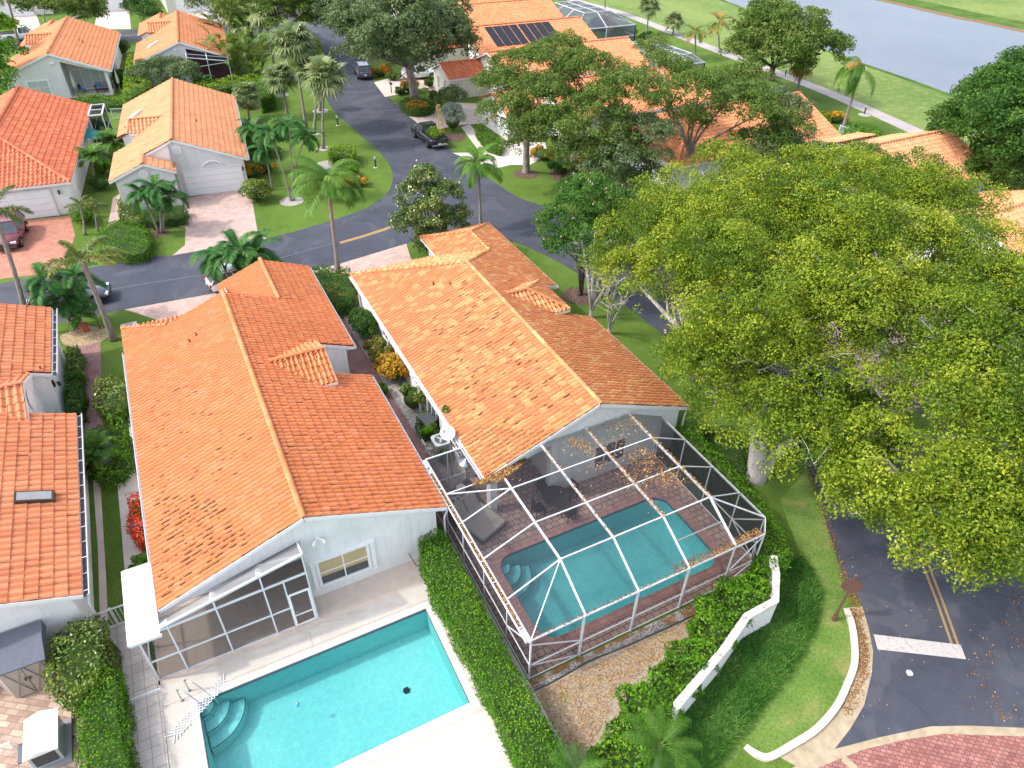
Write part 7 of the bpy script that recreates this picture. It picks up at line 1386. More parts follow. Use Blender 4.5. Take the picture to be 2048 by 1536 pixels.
m = MB(); m.add([(-9.15, 16.32, 1.02), (-8.64, 16.32, 1.24), (-8.12, 16.32, 1.02), (-9.15, 17.85, 1.02), (-8.64, 17.85, 1.24), (-8.12, 17.85, 1.02)], [(0, 1, 4, 3), (1, 2, 5, 4), (0, 2, 1), (3, 4, 5), (3, 5, 2, 0)]); m.build('lid', M['trim'], t, True); m = MB(); m.box((-8.64, 16.43, .6), (.66, .04, .6)); m.build('front_panel', M['dgrey'], t, True); m = MB(); m.box((-9.25, 16.9, .7), (.3, .7, .06)); m.build('side_shelf', M['slate'], t, True)
t = thing('hand_rail', 'low white rail crossing the bottom left corner of the picture', 'rail', (*G(20, 1528), 0)); m = MB(); a = G(-40, 1548); b = G(44, 1512); m.tube([(*a, 1.0), (*b, 1.0)], .03, 6); m.build('rail', M['alu'], t, True); m = MB(); m.tube([(*b, 0), (*b, 1.0)], .03, 6); m.tube([(*a, 0), (*a, 1.0)], .03, 6); m.build('post', M['alu'], t, True)
m = MB(); a = G(246, 1406); b = G(322, 1377); m.beam((*a, .022), (*b, .022), .07, .03); tag(m.build('deck_drain', M['trim']), 'thin white drain strip across the tiled path beside the pool deck', 'drain')
t = thing('trellis_planter', 'white low edging frame under the roof edge along the side path', 'planter', (*G(262, 850), 0)); m = MB(); a = G(259, 822); b = G(268, 890); m.beam((*a, .3), (*b, .3), .08, .35); m.build('frame', M['trim'], t, True)
t = thing('grill', 'covered black grill by the red flowering bush', 'grill', (*G(291, 1078), 0)); m = MB(); m.box((0, 0, .45), (.6, .5, .8)); m.build('cabinet', M['black'], t); m = MB(); m.tube([(-.3, 0, .88), (.3, 0, .88)], .22, 12); m.build('lid', M['dgrey'], t); m = MB(); m.box((0, -.35, .5), (.3, .2, .4)); m.build('tank', M['blue'], t)
c = G(172, 662); t = thing('potted_palm', 'small palm in a terracotta pot on the yellow gravel bed', 'potted plant', (*c, 0)); m = MB(); m.tube([(0, 0, 0), (0, 0, .42), (0, 0, .46), (0, 0, .5)], [.2, .28, .32, .32], 18); m.build('pot', M['terracotta'], t); m = MB(); m.tube([(0, 0, .4), (0, 0, 1.1)], [.05, .04], 8); m.build('trunk', M['palmbark'], t); o = bpy.data.objects.new('crown', crown_mesh('date', 1)); COL.objects.link(o); o.parent = t; o.location = (0, 0, 1.1)
c = G(150, 655); t = thing('stone_planter', 'square grey stone block at the foot of the left palm cluster', 'planter', (*c, 0), .2); m = MB(); m.box((0, 0, .25), (.55, .55, .5)); m.build('block', M['mgrey'], t); m = MB(); m.box((0, 0, .52), (.62, .62, .06)); m.build('cap', M['curb'], t)
# ================================================================ TREES
LZ = [.66]; IN = [.25]
def lo(*a):
    out = []
    for u, v, z, r in a: x, y = G(u, v, z); r = max(.5, r-IN[0]); rz = r*LZ[0]; out.append(((x, y, z-rz*.35), (r, r, rz)))
    return out
def mean_xy(l): return (sum(c[0] for c, _ in l)/len(l), sum(c[1] for c, _ in l)/len(l))
BIG = dict(dens=1.12, cr=.46, per=82, size=.125, under=.15, squash=.85, sub=1.35)
L1 = lo((1290, 470, 8, 2.4), (1270, 545, 7, 2.2), (1380, 400, 9, 2.7), (1450, 345, 9, 2.1), (1450, 500, 9.6, 3), (1375, 600, 7.6, 2.4), (1470, 700, 7.4, 2.2), (1550, 590, 10, 3), (1560, 430, 10, 3), (1385, 740, 5.8, 1.6), (1470, 790, 5.6, 1.6), (1570, 730, 7.8, 1.9), (1600, 850, 6.8, 1.5), (1490, 590, 8.6, 2.2), (1420, 690, 6, 1.6), (1440, 770, 6, 1.7), (1540, 800, 6.8, 1.7), (1620, 560, 9, 2))
t1 = tree('shade_tree', 'huge yellow green shade tree whose pale trunk stands by the mesh cage hedge', (22.34, 16.35), L1, M['lf_lime'], M['bark_pale'], r0=.42, twigs=26, fork=.55, **BIG)
m = MB(); b = Vector((0, 0, 0)); p1 = G(1600, 880, 3.0); m.tube([(.2, -.1, 0), (.9, .1, 1.2), (p1[0]-22.34, p1[1]-16.35, 3.0)], [.38, .3, .22], 9); m.build('trunk_fork', M['bark_pale'], t1, smooth=True)
L2 = lo((1640, 350, 9, 2.5), (1740, 400, 9, 3), (1850, 425, 9, 2.8), (1935, 425, 8.2, 2.0), (1690, 490, 10.2, 3), (1820, 520, 10, 3), (1940, 520, 9, 2.5), (1650, 570, 9.6, 2.2), (1740, 585, 9.2, 2.3), (1850, 600, 9, 2.4), (1985, 580, 8.6, 2.3), (1600, 480, 9.4, 2.2))
t2 = tree('shade_tree', 'yellow green shade tree behind the huge leaning one, reaching the peach roofs', (37, 21.5), L2, M['lf_lime'], M['bark_pale'], r0=.4, twigs=22, **BIG)
L3 = lo((1990, 660, 9, 2.8), (1890, 690, 9.2, 2.6), (1960, 780, 8.8, 2.6), (1840, 790, 8.2, 2.1), (1760, 850, 7.4, 1.9), (1880, 880, 8.4, 2.4), (1790, 950, 7.2, 1.8), (1990, 900, 8.4, 2.3), (1930, 990, 7.6, 1.8), (1840, 1030, 6.6, 1.3), (1710, 900, 6.4, 1.5), (1770, 780, 8, 2.0), (2040, 990, 7.6, 1.8), (1820, 690, 8, 1.7), (1730, 990, 5.4, .8), (1890, 1090, 6.2, .9), (2010, 1080, 6.6, 1.1), (2080, 800, 9, 2.6), (2100, 640, 9, 2.8))
t3 = tree('shade_tree', 'yellow green shade tree at the right edge hanging over the bend of the road', (35.5, 12.5), L3, M['lf_lime'], M['bark_pale'], r0=.4, twigs=18, **BIG)
L3b = lo((1690, 810, 6.2, 1.5), (1650, 880, 6.0, 1.3), (1620, 790, 6.6, 1.4))
tree('shade_tree', 'dark green young tree between the two biggest yellow green crowns', (26.1+9, 20), L3b, M['lf_myrtle'], M['bark_dark'], r0=.16, dens=1., cr=.55, per=150, size=.16)
LZ[0] = .74; IN[0] = .15
OAK = dict(dens=1.1, cr=.42, per=46, size=.17, under=.35, sub=.9)
tree('oak_tree', 'green oak with a straight bare trunk on the lawn before the white flag house', (30.8, 56.77), lo((1015, 225, 7, 2.1), (1075, 190, 8, 2.5), (1115, 250, 6.6, 2.0), (1050, 265, 5.4, 1.6), (1000, 170, 7.6, 1.8)), M['lf_oak'], M['bark'], r0=.32, fork=.6, **OAK)
tree('oak_tree', 'broad dark oak with several low forking trunks in a mulched bed', (34.81, 54.93), lo((1180, 150, 9, 3), (1095, 135, 9, 2.8), (1255, 190, 9, 2.8), (1185, 240, 7.6, 2.4), (1150, 300, 5.2, 1.7), (1230, 300, 5.6, 2.0), (1040, 130, 9, 2.2), (1130, 100, 9.4, 2.2)), M['lf_oak'], M['bark'], r0=.3, extra_trunks=(((33.4, 56.5, 3.2), .22), ((36.6, 55.8, 3.4), .22)), **OAK)
tree('oak_tree', 'grey green oak hanging low over the drive between dark oak and orange hip roof', (37.2, 49.6), lo((1260, 310, 5.4, 2.3), (1300, 270, 6.4, 2.1), (1210, 340, 4.2, 1.5), (1300, 340, 3.6, 1.3), (1240, 255, 7, 1.7)), M['lf_grey'], M['bark'], r0=.2, **OAK)
tree('oak_tree', 'open branched oak through which the orange hip roof shows', (41.5, 47.6), lo((1330, 140, 9, 2.2), (1400, 175, 9.4, 2.2), (1475, 165, 9, 2.4), (1520, 215, 8, 2.2), (1565, 255, 6.6, 2.0), (1440, 215, 8, 1.4), (1330, 210, 7, 1.5), (1310, 100, 9, 1.6), (1385, 235, 6.6, 1.3), (1500, 275, 5.6, 1.5)), M['lf_oak'], M['bark'], r0=.26, fork=.45, dens=.95, cr=.42, per=42, size=.17, under=.35, sub=.85)
tree('oak_tree', 'grey green oak beside the east end of the orange hip roof', (54.5, 45.8), lo((1560, 220, 6.6, 2.2), (1540, 280, 5.5, 2.0), (1590, 260, 5.4, 1.8), (1590, 300, 4.4, 1.8)), M['lf_grey'], M['bark'], r0=.2, **OAK)
FAR = dict(dens=1.4, cr=.6, per=48, size=.26, under=.4, sub=1.2)
to = tree('oak_tree', 'tall grey green oak with a thick forked trunk beside the road and white suv', (29.46, 82.65), lo((705, 50, 8.4, 3.2), (760, 95, 7.6, 3.0), (800, 40, 10.4, 4), (872, 55, 9, 3.4), (705, 92, 6.4, 1.7), (855, 92, 8, 2.2), (900, 75, 8, 2.2), (760, 10, 10, 4), (870, 5, 9.4, 3.6), (690, 10, 8, 3)), M['lf_grey'], M['bark'], r0=.5, fork=.5, **FAR)
tree('oak_tree', 'dark oak with curved trunks over the road at the top edge', (26.5, 125), lo((560, 8, 8, 2.6), (615, 12, 7.4, 2.4), (655, 18, 6.4, 2.0), (515, -10, 8, 2.6), (600, -30, 9, 4), (650, -25, 8, 3), (540, -35, 9, 3.4)), M['lf_oak'], M['bark_dark'], r0=.5, **FAR)
tree('oak_tree', 'dark round oak on the golf course side standing by the lake', (75.6, 72.04), lo((1520, 60, 7.4, 3), (1590, 55, 8, 3.4), (1645, 95, 6.4, 2.8), (1565, 105, 6, 2.5), (1500, 95, 6, 2.4), (1540, 30, 8, 2.6)), M['lf_oak'], M['bark_dark'], r0=.45, **FAR)
tree('oak_tree', 'very dark tree at the right edge in front of the lake', (72, 34), lo((2010, 190, 8.4, 3.2), (2045, 240, 8, 3.6), (1965, 250, 6.4, 2.8), (1920, 250, 4.8, 2.0), (2000, 290, 5, 2.8), (2045, 310, 4.4, 2.6), (1950, 210, 6.8, 1.8), (2060, 150, 9, 3)), M['lf_hedge_d'], M['bark_dark'], r0=.4, **FAR)
for (l, lab, mt) in ((lo((1660, 335, 5.6, 1.9), (1720, 325, 5.6, 1.8), (1640, 320, 5, 1.4)), 'mid green tree just behind the huge yellow green crown', 'lf_oak'), (lo((1770, 345, 5.2, 1.8), (1810, 370, 4.6, 1.5)), 'low round tree against the long peach roof', 'lf_oak'), (lo((2010, 345, 3.6, 2.2), (2040, 370, 3.4, 1.8), (1975, 345, 3, 1.4)), 'dark low tree at the right edge above the last peach roof', 'lf_oak')):
    b = mean_xy(l); tree('garden_tree', lab, b, l, M[mt], M['bark'], r0=.16, **OAK)
tree('garden_tree', 'thin leafed pale tree in front of the long peach roof', (51.0, 33), lo((1850, 320, 6.4, 1.5), (1830, 355, 5.4, 1.2), (1895, 345, 5.4, 1.4), (1870, 380, 4.4, 1.1)), M['lf_pitto'], M['bark'], r0=.12, dens=.6, cr=.5, per=60, size=.2)
tree('crape_myrtle', 'bright green crape myrtle with pink blossoms and clustered trunks beside the bend', (23.67, 35.28), lo((1150, 410, 6.2, 1.7), (1110, 440, 5.4, 1.5), (1185, 385, 7.0, 1.9), (1235, 400, 6.4, 1.6), (1130, 490, 4.6, 1.4), (1190, 470, 5.2, 1.8), (1225, 455, 5.2, 1.4), (1150, 375, 6.6, 1.2)), M['lf_myrtle'], M['bark_dark'], r0=.13, dens=1.3, cr=.45, per=150, size=.13, extra_trunks=(((23.2, 35.0, 2.6), .1), ((24.2, 35.6, 2.6), .1)), fl=(40, .055, M['pinkfl']))
tree('magnolia_tree', 'magnolia with white flowers standing on the corner beside the road', (16.93, 46.34), lo((850, 345, 6.4, 1.1), (830, 385, 4.8, 1.5), (885, 385, 5.2, 1.5), (850, 425, 3.8, 1.8), (905, 430, 3.2, 1.3), (812, 440, 2.8, 1.2), (865, 465, 2.4, 1.4)), M['lf_mag'], M['bark'], r0=.14, dens=1.2, cr=.42, per=100, size=.17, fl=(30, .06, M['flower']))
tree('garden_tree', 'olive grey bushy tree beside the orange roofed house with the red porch', G(325, 160), lo((290, 140, 2.6, 1.9), (335, 130, 3, 2.1), (372, 140, 2.8, 1.7), (312, 155, 2, 1.6)), M['lf_grey'], M['bark'], r0=.12, dens=1., cr=.6, per=140, size=.2)
tree('garden_tree', 'forked pale trunked tree at the top left in front of a garage', G(90, 44), lo((50, 6, 5, 1.5), (85, 2, 5.6, 1.8), (110, 14, 4.4, 1.4)), M['lf_oak'], M['bark_pale'], r0=.16, **FAR); tree('garden_tree', 'spreading tree on the far lawn beside the pale concrete drive', G(130, 48), lo((140, 6, 5.4, 1.8), (180, 12, 5, 1.7), (160, 22, 4, 1.3), (192, 28, 3.4, 1.1)), M['lf_oak'], M['bark_pale'], r0=.16, **FAR)
tree('garden_tree', 'bright green tree at the left edge below the white pickup', G(4, 205), lo((0, 60, 6, 1.5), (-4, 100, 5.6, 1.6), (6, 140, 4, 1.1), (-10, 170, 4, 1.5)), M['lf_hedge'], M['bark'], r0=.2, **FAR)
tree('garden_tree', 'dark bushy tree beside the drive of the far cream house', G(300, 55), lo((285, 20, 2.4, 1.2), (305, 35, 2.0, 1.4), (272, 14, 2.6, 1.0)), M['lf_hedge_d'], M['bark'], r0=.14, **FAR)
tree('oak_tree', 'dark oak foliage beyond the far street above the areca palms', G(420, 30), lo((405, 2, 5, 1.6), (460, 4, 6, 2), (448, 25, 3.6, 1.3)), M['lf_oak'], M['bark_dark'], r0=.25, **FAR)
tree('garden_tree', 'mid green bushy tree at the corner between the oaks and white front wing', G(905, 215), lo((905, 190, 2.4, 1.6), (895, 205, 1.8, 1.3)), M['lf_mag'], M['bark'], r0=.1, dens=1.2, cr=.5, per=120, size=.18)
# leafless trees
def bare(label, px, tips, r0=.16):
    b = G(*px); t = thing('bare_tree', label, 'bare tree', (*b, 0)); m = MB()
    for (u, v, z) in tips:
        x, y = G(u, v, z); e = Vector((x-b[0], y-b[1], z)); k = Vector((e.x*.25, e.y*.25, z*.35)); m.tube([(0, 0, -.05), (0.05, 0, z*.15), k, k.lerp(e, .55)+Vector((random.uniform(-.1, .1), random.uniform(-.1, .1), .15)), e], [r0, r0*.85, r0*.6, r0*.28, .012], 7)
        for q in range(11):
            s_ = random.uniform(.35, 1); p = k.lerp(e, s_); d = Vector((random.uniform(-1, 1), random.uniform(-1, 1), random.uniform(.1, 1.2))).normalized(); l = random.uniform(.4, 1.1); m.tube([p, p+d*l*.5, p+d*l+Vector((random.uniform(-.2, .2), 0, .1))], [.03, .018, .006], 4)
            for w in range(2): d2 = (d+Vector((random.uniform(-.8, .8), random.uniform(-.8, .8), 0))).normalized(); m.tube([p+d*l*.6, p+d*l*.6+d2*l*.5], [.012, .004], 4)
    m.build('branches', M['bark_pale'], t); return t
bare('leafless pale tree reaching up against the crape myrtle', (1181, 636), ((1190, 465, 6.2), (1165, 480, 5.6), (1215, 500, 5.4), (1230, 540, 4.2), (1175, 540, 4.0))); b2 = bare('small pale half bare tree nearest the east edge of the mottled roof', (1217, 668), ((1235, 560, 4.4), (1210, 575, 3.8), (1255, 590, 3.4), (1225, 610, 2.8)), .14)
lb = LB(); b = G(1217, 668); C = np.array([(*G(u, v, z), z) for u, v, z in ((1215, 600, 3.2), (1240, 580, 3.8), (1225, 625, 2.4))])-np.array([b[0], b[1], 0]); clump_leaves(lb, C, np.full(3, .4), 60, .13); link_mesh(lb.mesh('tuft', [M['lf_lime']]), 'crown', b2)
# ================================================================ PALMS
palm('queen', 'tall queen palm in the flowering hedge between the two nearest white houses', (679, 562), (655, 362), 1.0, .17, boot=True, var=0)
palm('queen', 'slim queen palm behind the hip end of the mottled roof', (962, 462), (957, 330), .82, .13, var=1)
palm('foxtail', 'big foxtail palm with a leaning smooth trunk on the lawn at the left', (228, 680), (166, 524), 1.08, .19, var=0)
palm('foxtail', 'foxtail palm cut by the left edge, its trunk behind the peach roof', (62, 672), (-12, 425), .95, .17, var=1)
g = 'tall fan palms on the curved lawn'
for (b, t, s_, lab) in (((547, 130), (530, 22), 1.5, 'tallest fan palm at the left of the tall lawn row'), ((613, 260), (587, 84), 1.4, 'fan palm with long curved trunk, tallest near the row middle'), ((647, 297), (651, 152), 1.25, 'fan palm with pale straight trunk nearest the road'), ((628, 266), (630, 142), 1.2, 'fan palm with darker trunk just left of the pale straight one'), ((577, 236), (560, 152), 1.1, 'short fan palm with bristly head left of the pair of tall ones'), ((505, 75), (500, 5), 1.4, 'fan palm at the top edge among the areca palms'), ((641, 222), (644, 160), .6, 'thin young fan palm behind the pale straight trunk')):
    palm('sabal', lab, b, t, s_*1.25, .15, group=g)
palm('sabal', 'low fan palm beside the right eave of the peach roofed garage house', (498, 240), (492, 186), 1.2, .13)
for (b, t, s_, k, lab) in (((583, 402), (541, 268), 1.0, 'coco', 'left trunk of the leaning twin palms on the white gravel ring'), ((588, 400), (575, 250), .95, 'coco', 'right trunk of the leaning twin palms on the white gravel ring'), ((590, 345), (612, 275), .95, 'coco', 'christmas palm to the right of the leaning twins'), ((612, 262), (595, 262), .8, 'coco', 'short palm crown just behind the leaning twins'), ((530, 345), (505, 258), 1.0, 'coco', 'christmas palm over the shrubs right of the peach garage house'), ((545, 380), (530, 300), .9, 'coco', 'lower christmas palm beside the garage drive shrubs')):
    palm(k, lab, b, t, s_, .08, group='christmas palms by the lawn')
for (b, t, s_, lab) in (((318, 466), (285, 388), .95, 'left stem of the triple palm in front of the grey garage house'), ((323, 467), (312, 378), 1.0, 'middle stem of the triple palm in front of the grey garage house'), ((327, 465), (338, 395), .9, 'right stem of the triple palm in front of the grey garage house')):
    palm('coco', lab, b, t, s_, .09, group='triple palm before the grey garage house')
for (b, t, s_, lab) in (((150, 655), (92, 565), 1.05, 'left dark palm head over the dark grey sedan'), ((155, 655), (128, 600), 1.0, 'dark palm head nearest the stone block over the sedan'), ((158, 652), (150, 560), .9, 'dark palm head just behind the big foxtail palm')):
    palm('coco', lab, b, t, s_, .10, group='dark palm cluster over the grey sedan')
for (b, t, s_, lab) in (((468, 588), (440, 515), 1.25, 'left palm head hiding the white car behind the left house'), ((478, 590), (478, 505), 1.3, 'middle palm head hiding the white car behind the left house'), ((490, 588), (508, 515), 1.2, 'right palm head hiding the white car behind the left house')):
    palm('coco', lab, b, t, s_, .10, group='palm clump behind the left house')
palm('date', 'grey green date palm between the red and the peach roofs, right one', (236, 318), (227, 285), 1.7, .13, boot=True); palm('date', 'grey green date palm between the red and the peach roofs, left one', (190, 365), (184, 316), 1.6, .12)
palm('foxtail', 'young palm with yellow flower spikes beside the white garage of the hip roof', (170, 470), (160, 410), .55, .1); palm('foxtail', 'yellow topped small palm against the garage wall, right of its twin', (196, 462), (190, 415), .5, .08)
palm('date', 'small date palm in the narrow side garden of the left house', (193, 925), (190, 905), 1.1, .08, height=1.1); palm('royal', 'green palm seen from right above at the bottom edge', (1322, 1545), (1322, 1490), .62, .12, height=1.6, base=G(1322, 1500, 1.4)); palm('royal', 'palm fronds cut by the bottom edge next to the golden hedge', (1160, 1580), (1150, 1548), .5, .12, height=1.5, base=G(1152, 1550, 1.5))
for (b, lab) in (((465, 150), 'areca palm clump left of the tall fan palms'), ((505, 155), 'areca palm clump just behind the clipped green hedge'), ((455, 95), 'areca palm clump nearest the orange roof end'), ((510, 90), 'areca palm clump under the tall fan palm heads')):
    x = G(*b); palm('areca', lab, None, None, 1.5, .05, height=.3, base=x, name='areca_palm', group='areca palms beyond the lawn')
palm('sabal', 'tall fan palm beside the cart path at the top', (1293, 68), (1299, 10), 1.4, .14); palm('sabal', 'short fan palm on the cart path edge', (1346, 70), (1349, 40), 1.2, .14); palm('orange', 'palm with orange dying fronds left of its twin by the cart path', (1390, 118), (1390, 66), 1.3, .14); palm('orange', 'palm with orange dying fronds, right of its twin by the cart path', (1440, 105), (1438, 45), 1.4, .14); palm('sabal', 'fan palm in front of the lakeside oak', (1508, 152), (1514, 88), 1.5, .15); palm('sabal_dead', 'fan palm with a skirt of dead brown fronds by the cart path', (1594, 188), (1606, 128), 1.25, .16); palm('windblown', 'tall palm with fronds blown to one side beside the cart path', (1685, 260), (1722, 138), 1.0, .17, boot=False); palm('sabal', 'thin palm trunk cut by the top edge at the cart path', (1209, 32), (1212, -30), 1.4, .12)
palm('sabal', 'small fan palm growing between the two orange roofs at the top', (950, 60), (950, 35), 1.2, .12); palm('coco', 'palm head in front of the solar panel roof', (985, 125), (980, 98), 1.1, .12); palm('orange', 'banana like palm clump near the upper mesh cage', (1218, 72), (1215, 45), 1.2, .12); palm('coco', 'small palm at the front corner of the solar roof', (932, 128), (930, 108), .7, .09); palm('coco', 'palm in the narrow garden behind the pale thin tree', (1945, 400), (1940, 350), 1.1, .12)
palm('windblown', 'palm cut by the left edge beside the far street', (38, 95), (10, -20), .8, .2); palm('coco', 'bird of paradise clump in front of the red screened porch', (405, 172), (405, 160), .9, .06, height=1.0, base=G(405, 172)); palm('coco', 'bird of paradise clump by the lanai side wall', (232, 165), (232, 150), .9, .06, height=1.0, base=G(232, 165)); palm('coco', 'green leafy palm clump beside the narrow mesh cage', (200, 268), (195, 248), .8, .07)
# ================================================================ HEDGES AND SHRUBS
hedge('long clipped hedge between the open pool deck and the mesh cage', GP([(842, 1068), (870, 1052), (893, 1066), (905, 1092), (960, 1190), (1040, 1345), (1132, 1500), (1150, 1560), (1070, 1600), (1045, 1536), (985, 1400), (905, 1250), (858, 1160), (838, 1095)], 1.45), 1.45, 'lf_hedge', .09, 330, rough=.10)
hedge('loose golden green hedge trailing along the white garden wall', GP([(1392, 1205), (1440, 1165), (1500, 1140), (1540, 1140), (1541, 1200), (1490, 1240), (1420, 1330), (1345, 1440), (1280, 1560), (1170, 1560), (1190, 1490), (1245, 1430), (1243, 1375), (1300, 1355), (1345, 1290), (1395, 1255)], 1.3), 1.45, 'lf_hedge', .13, 260, rough=.32)
hedge('dense green hedge along the east side of the mesh cage', GP([(1352, 850), (1390, 850), (1440, 905), (1500, 965), (1550, 1030), (1583, 1095), (1578, 1130), (1530, 1140), (1512, 1115), (1535, 1075), (1530, 1030), (1440, 940)], 1.6), 1.6, 'lf_hedge', .10, 280, rough=.15)
hedge('dark low groundcover at the foot of the big leaning trunk', GP([(1400, 850), (1460, 850), (1500, 900), (1498, 965), (1440, 905)], .5), .5, 'lf_hedge_d', .10, 200, name='groundcover', cat='groundcover')
hedge('dark low hedge along the far east wall of the mottled roofed house', [(20.9, 38.6), (21.6, 38.2), (22.3, 43.5), (21.4, 43.8)], .9, 'lf_hedge_d', .11, 160); hedge('dark low shrubs at the middle of the east eave of the mottled roofed house', [(20.5, 22.5), (21.4, 22.5), (21.3, 27.5), (20.5, 27.5)], .7, 'lf_hedge_d', .11, 160)
hedge('clipped hedge with red flowers at the street end of the path between the near houses', GP([(612, 532), (640, 530), (700, 532), (708, 560), (712, 585), (700, 602), (672, 606), (648, 582), (632, 556)], 1.2), 1.2, 'lf_ixora2', .11, 200, rough=.2)
shrub('round clipped bush on the white gravel between the near houses', G(730, 672), (.85, 1.6), 1.7, 'lf_hedge_d', .1, 7000); shrub('strap leaved grassy shrub between the clipped bush and the golden croton', G(762, 718), (.85, 1.4), 1.3, 'lf_bromeliad', .24, 2200); shrub('golden croton bush by the wall of the mottled roofed house', G(790, 760), (1.0, 1.2), 1.8, 'lf_croton', .15, 3400)
hedge('low dark clipped shrub under the paned window', GP([(830, 835), (852, 820), (868, 838), (852, 868), (838, 860)], .7), .8, 'lf_hedge_d', .09, 240, name='shrub', cat='shrub'); shrub('leggy yellow green croton under the eave near the paned window', G(828, 818), .85, 1.6, 'lf_pitto', .15, 1100, leggy=True); shrub('bright green shrub pushing up beside the air conditioner', G(862, 880), .5, 1.2, 'lf_hedge', .12, 1600); shrub('small green shrub under the front edge of the mesh cage roof', G(885, 925), .4, .7, 'lf_hedge', .12, 900); shrub('green shrub with red buds under the east eave of the left house', G(768, 790), .45, .8, 'lf_ixora2', .12, 1200); shrub('sapling growing from the roof gutter above the paned window', (9.25, 24.7), .22, .6, 'lf_pitto', .14, 90, z0=2.6, name='sapling', cat='sapling')
hedge('bright orange red ixora hedge under the west eave of the left house', GP([(258, 990), (285, 985), (300, 1000), (300, 1085), (275, 1085), (258, 1062)], .9), 1.1, 'lf_ixora', .10, 300, rough=.15); shrub('small bright green bush beside the covered grill', G(290, 1140), .5, .8, 'lf_hedge', .11, 1500)
hedge('glossy shrub with yellow green tips between shed and clipped hedge', GP([(112, 1262), (140, 1238), (190, 1230), (205, 1250), (206, 1310), (200, 1350), (150, 1395), (105, 1385), (88, 1340), (85, 1300)], 1.7), 1.7, 'lf_pitto', .13, 170, rough=.22, name='shrub', cat='shrub'); hedge('thick clipped hedge along the tiled path at the bottom left', GP([(155, 1350), (200, 1325), (232, 1335), (242, 1420), (256, 1536), (262, 1600), (160, 1600), (152, 1450)], 1.4), 1.4, 'lf_hedge', .09, 330)
hedge('upper dark shrub row against the left edge house, nearest its yellow flowers', GP([(133, 692), (158, 690), (161, 742), (134, 742)], 1.0), 1.1, 'lf_pitto', .12, 170, rough=.2, name='shrub', cat='shrub'); hedge('lower dark shrub row against the left edge house wall', GP([(130, 750), (161, 748), (162, 822), (134, 822)], 1.0), 1.2, 'lf_hedge_d', .12, 190, rough=.2, name='shrub', cat='shrub')
hedge('rounded glossy shrub with yellow tips under the west eave of the left house', GP([(192, 762), (222, 752), (256, 760), (258, 812), (236, 822), (200, 816), (186, 795)], 1.3), 1.5, 'lf_pitto', .13, 170, rough=.2, name='shrub', cat='shrub'); hedge('bright green shrubs filling the gravel bed along the west eave', GP([(208, 822), (255, 818), (258, 880), (262, 918), (240, 950), (205, 955), (190, 945), (225, 920), (222, 860)], .8), 1.0, 'lf_hedge', .13, 150, rough=.25, name='shrub', cat='shrub'); shrub('dark reddish shrub at the lower end of the gravel bed', G(190, 945), .5, .7, 'lf_bromeliad', .2, 500); shrub('feathery green shrub by the end of the brick path', G(195, 880), .55, .8, 'lf_palm_g', .18, 700)
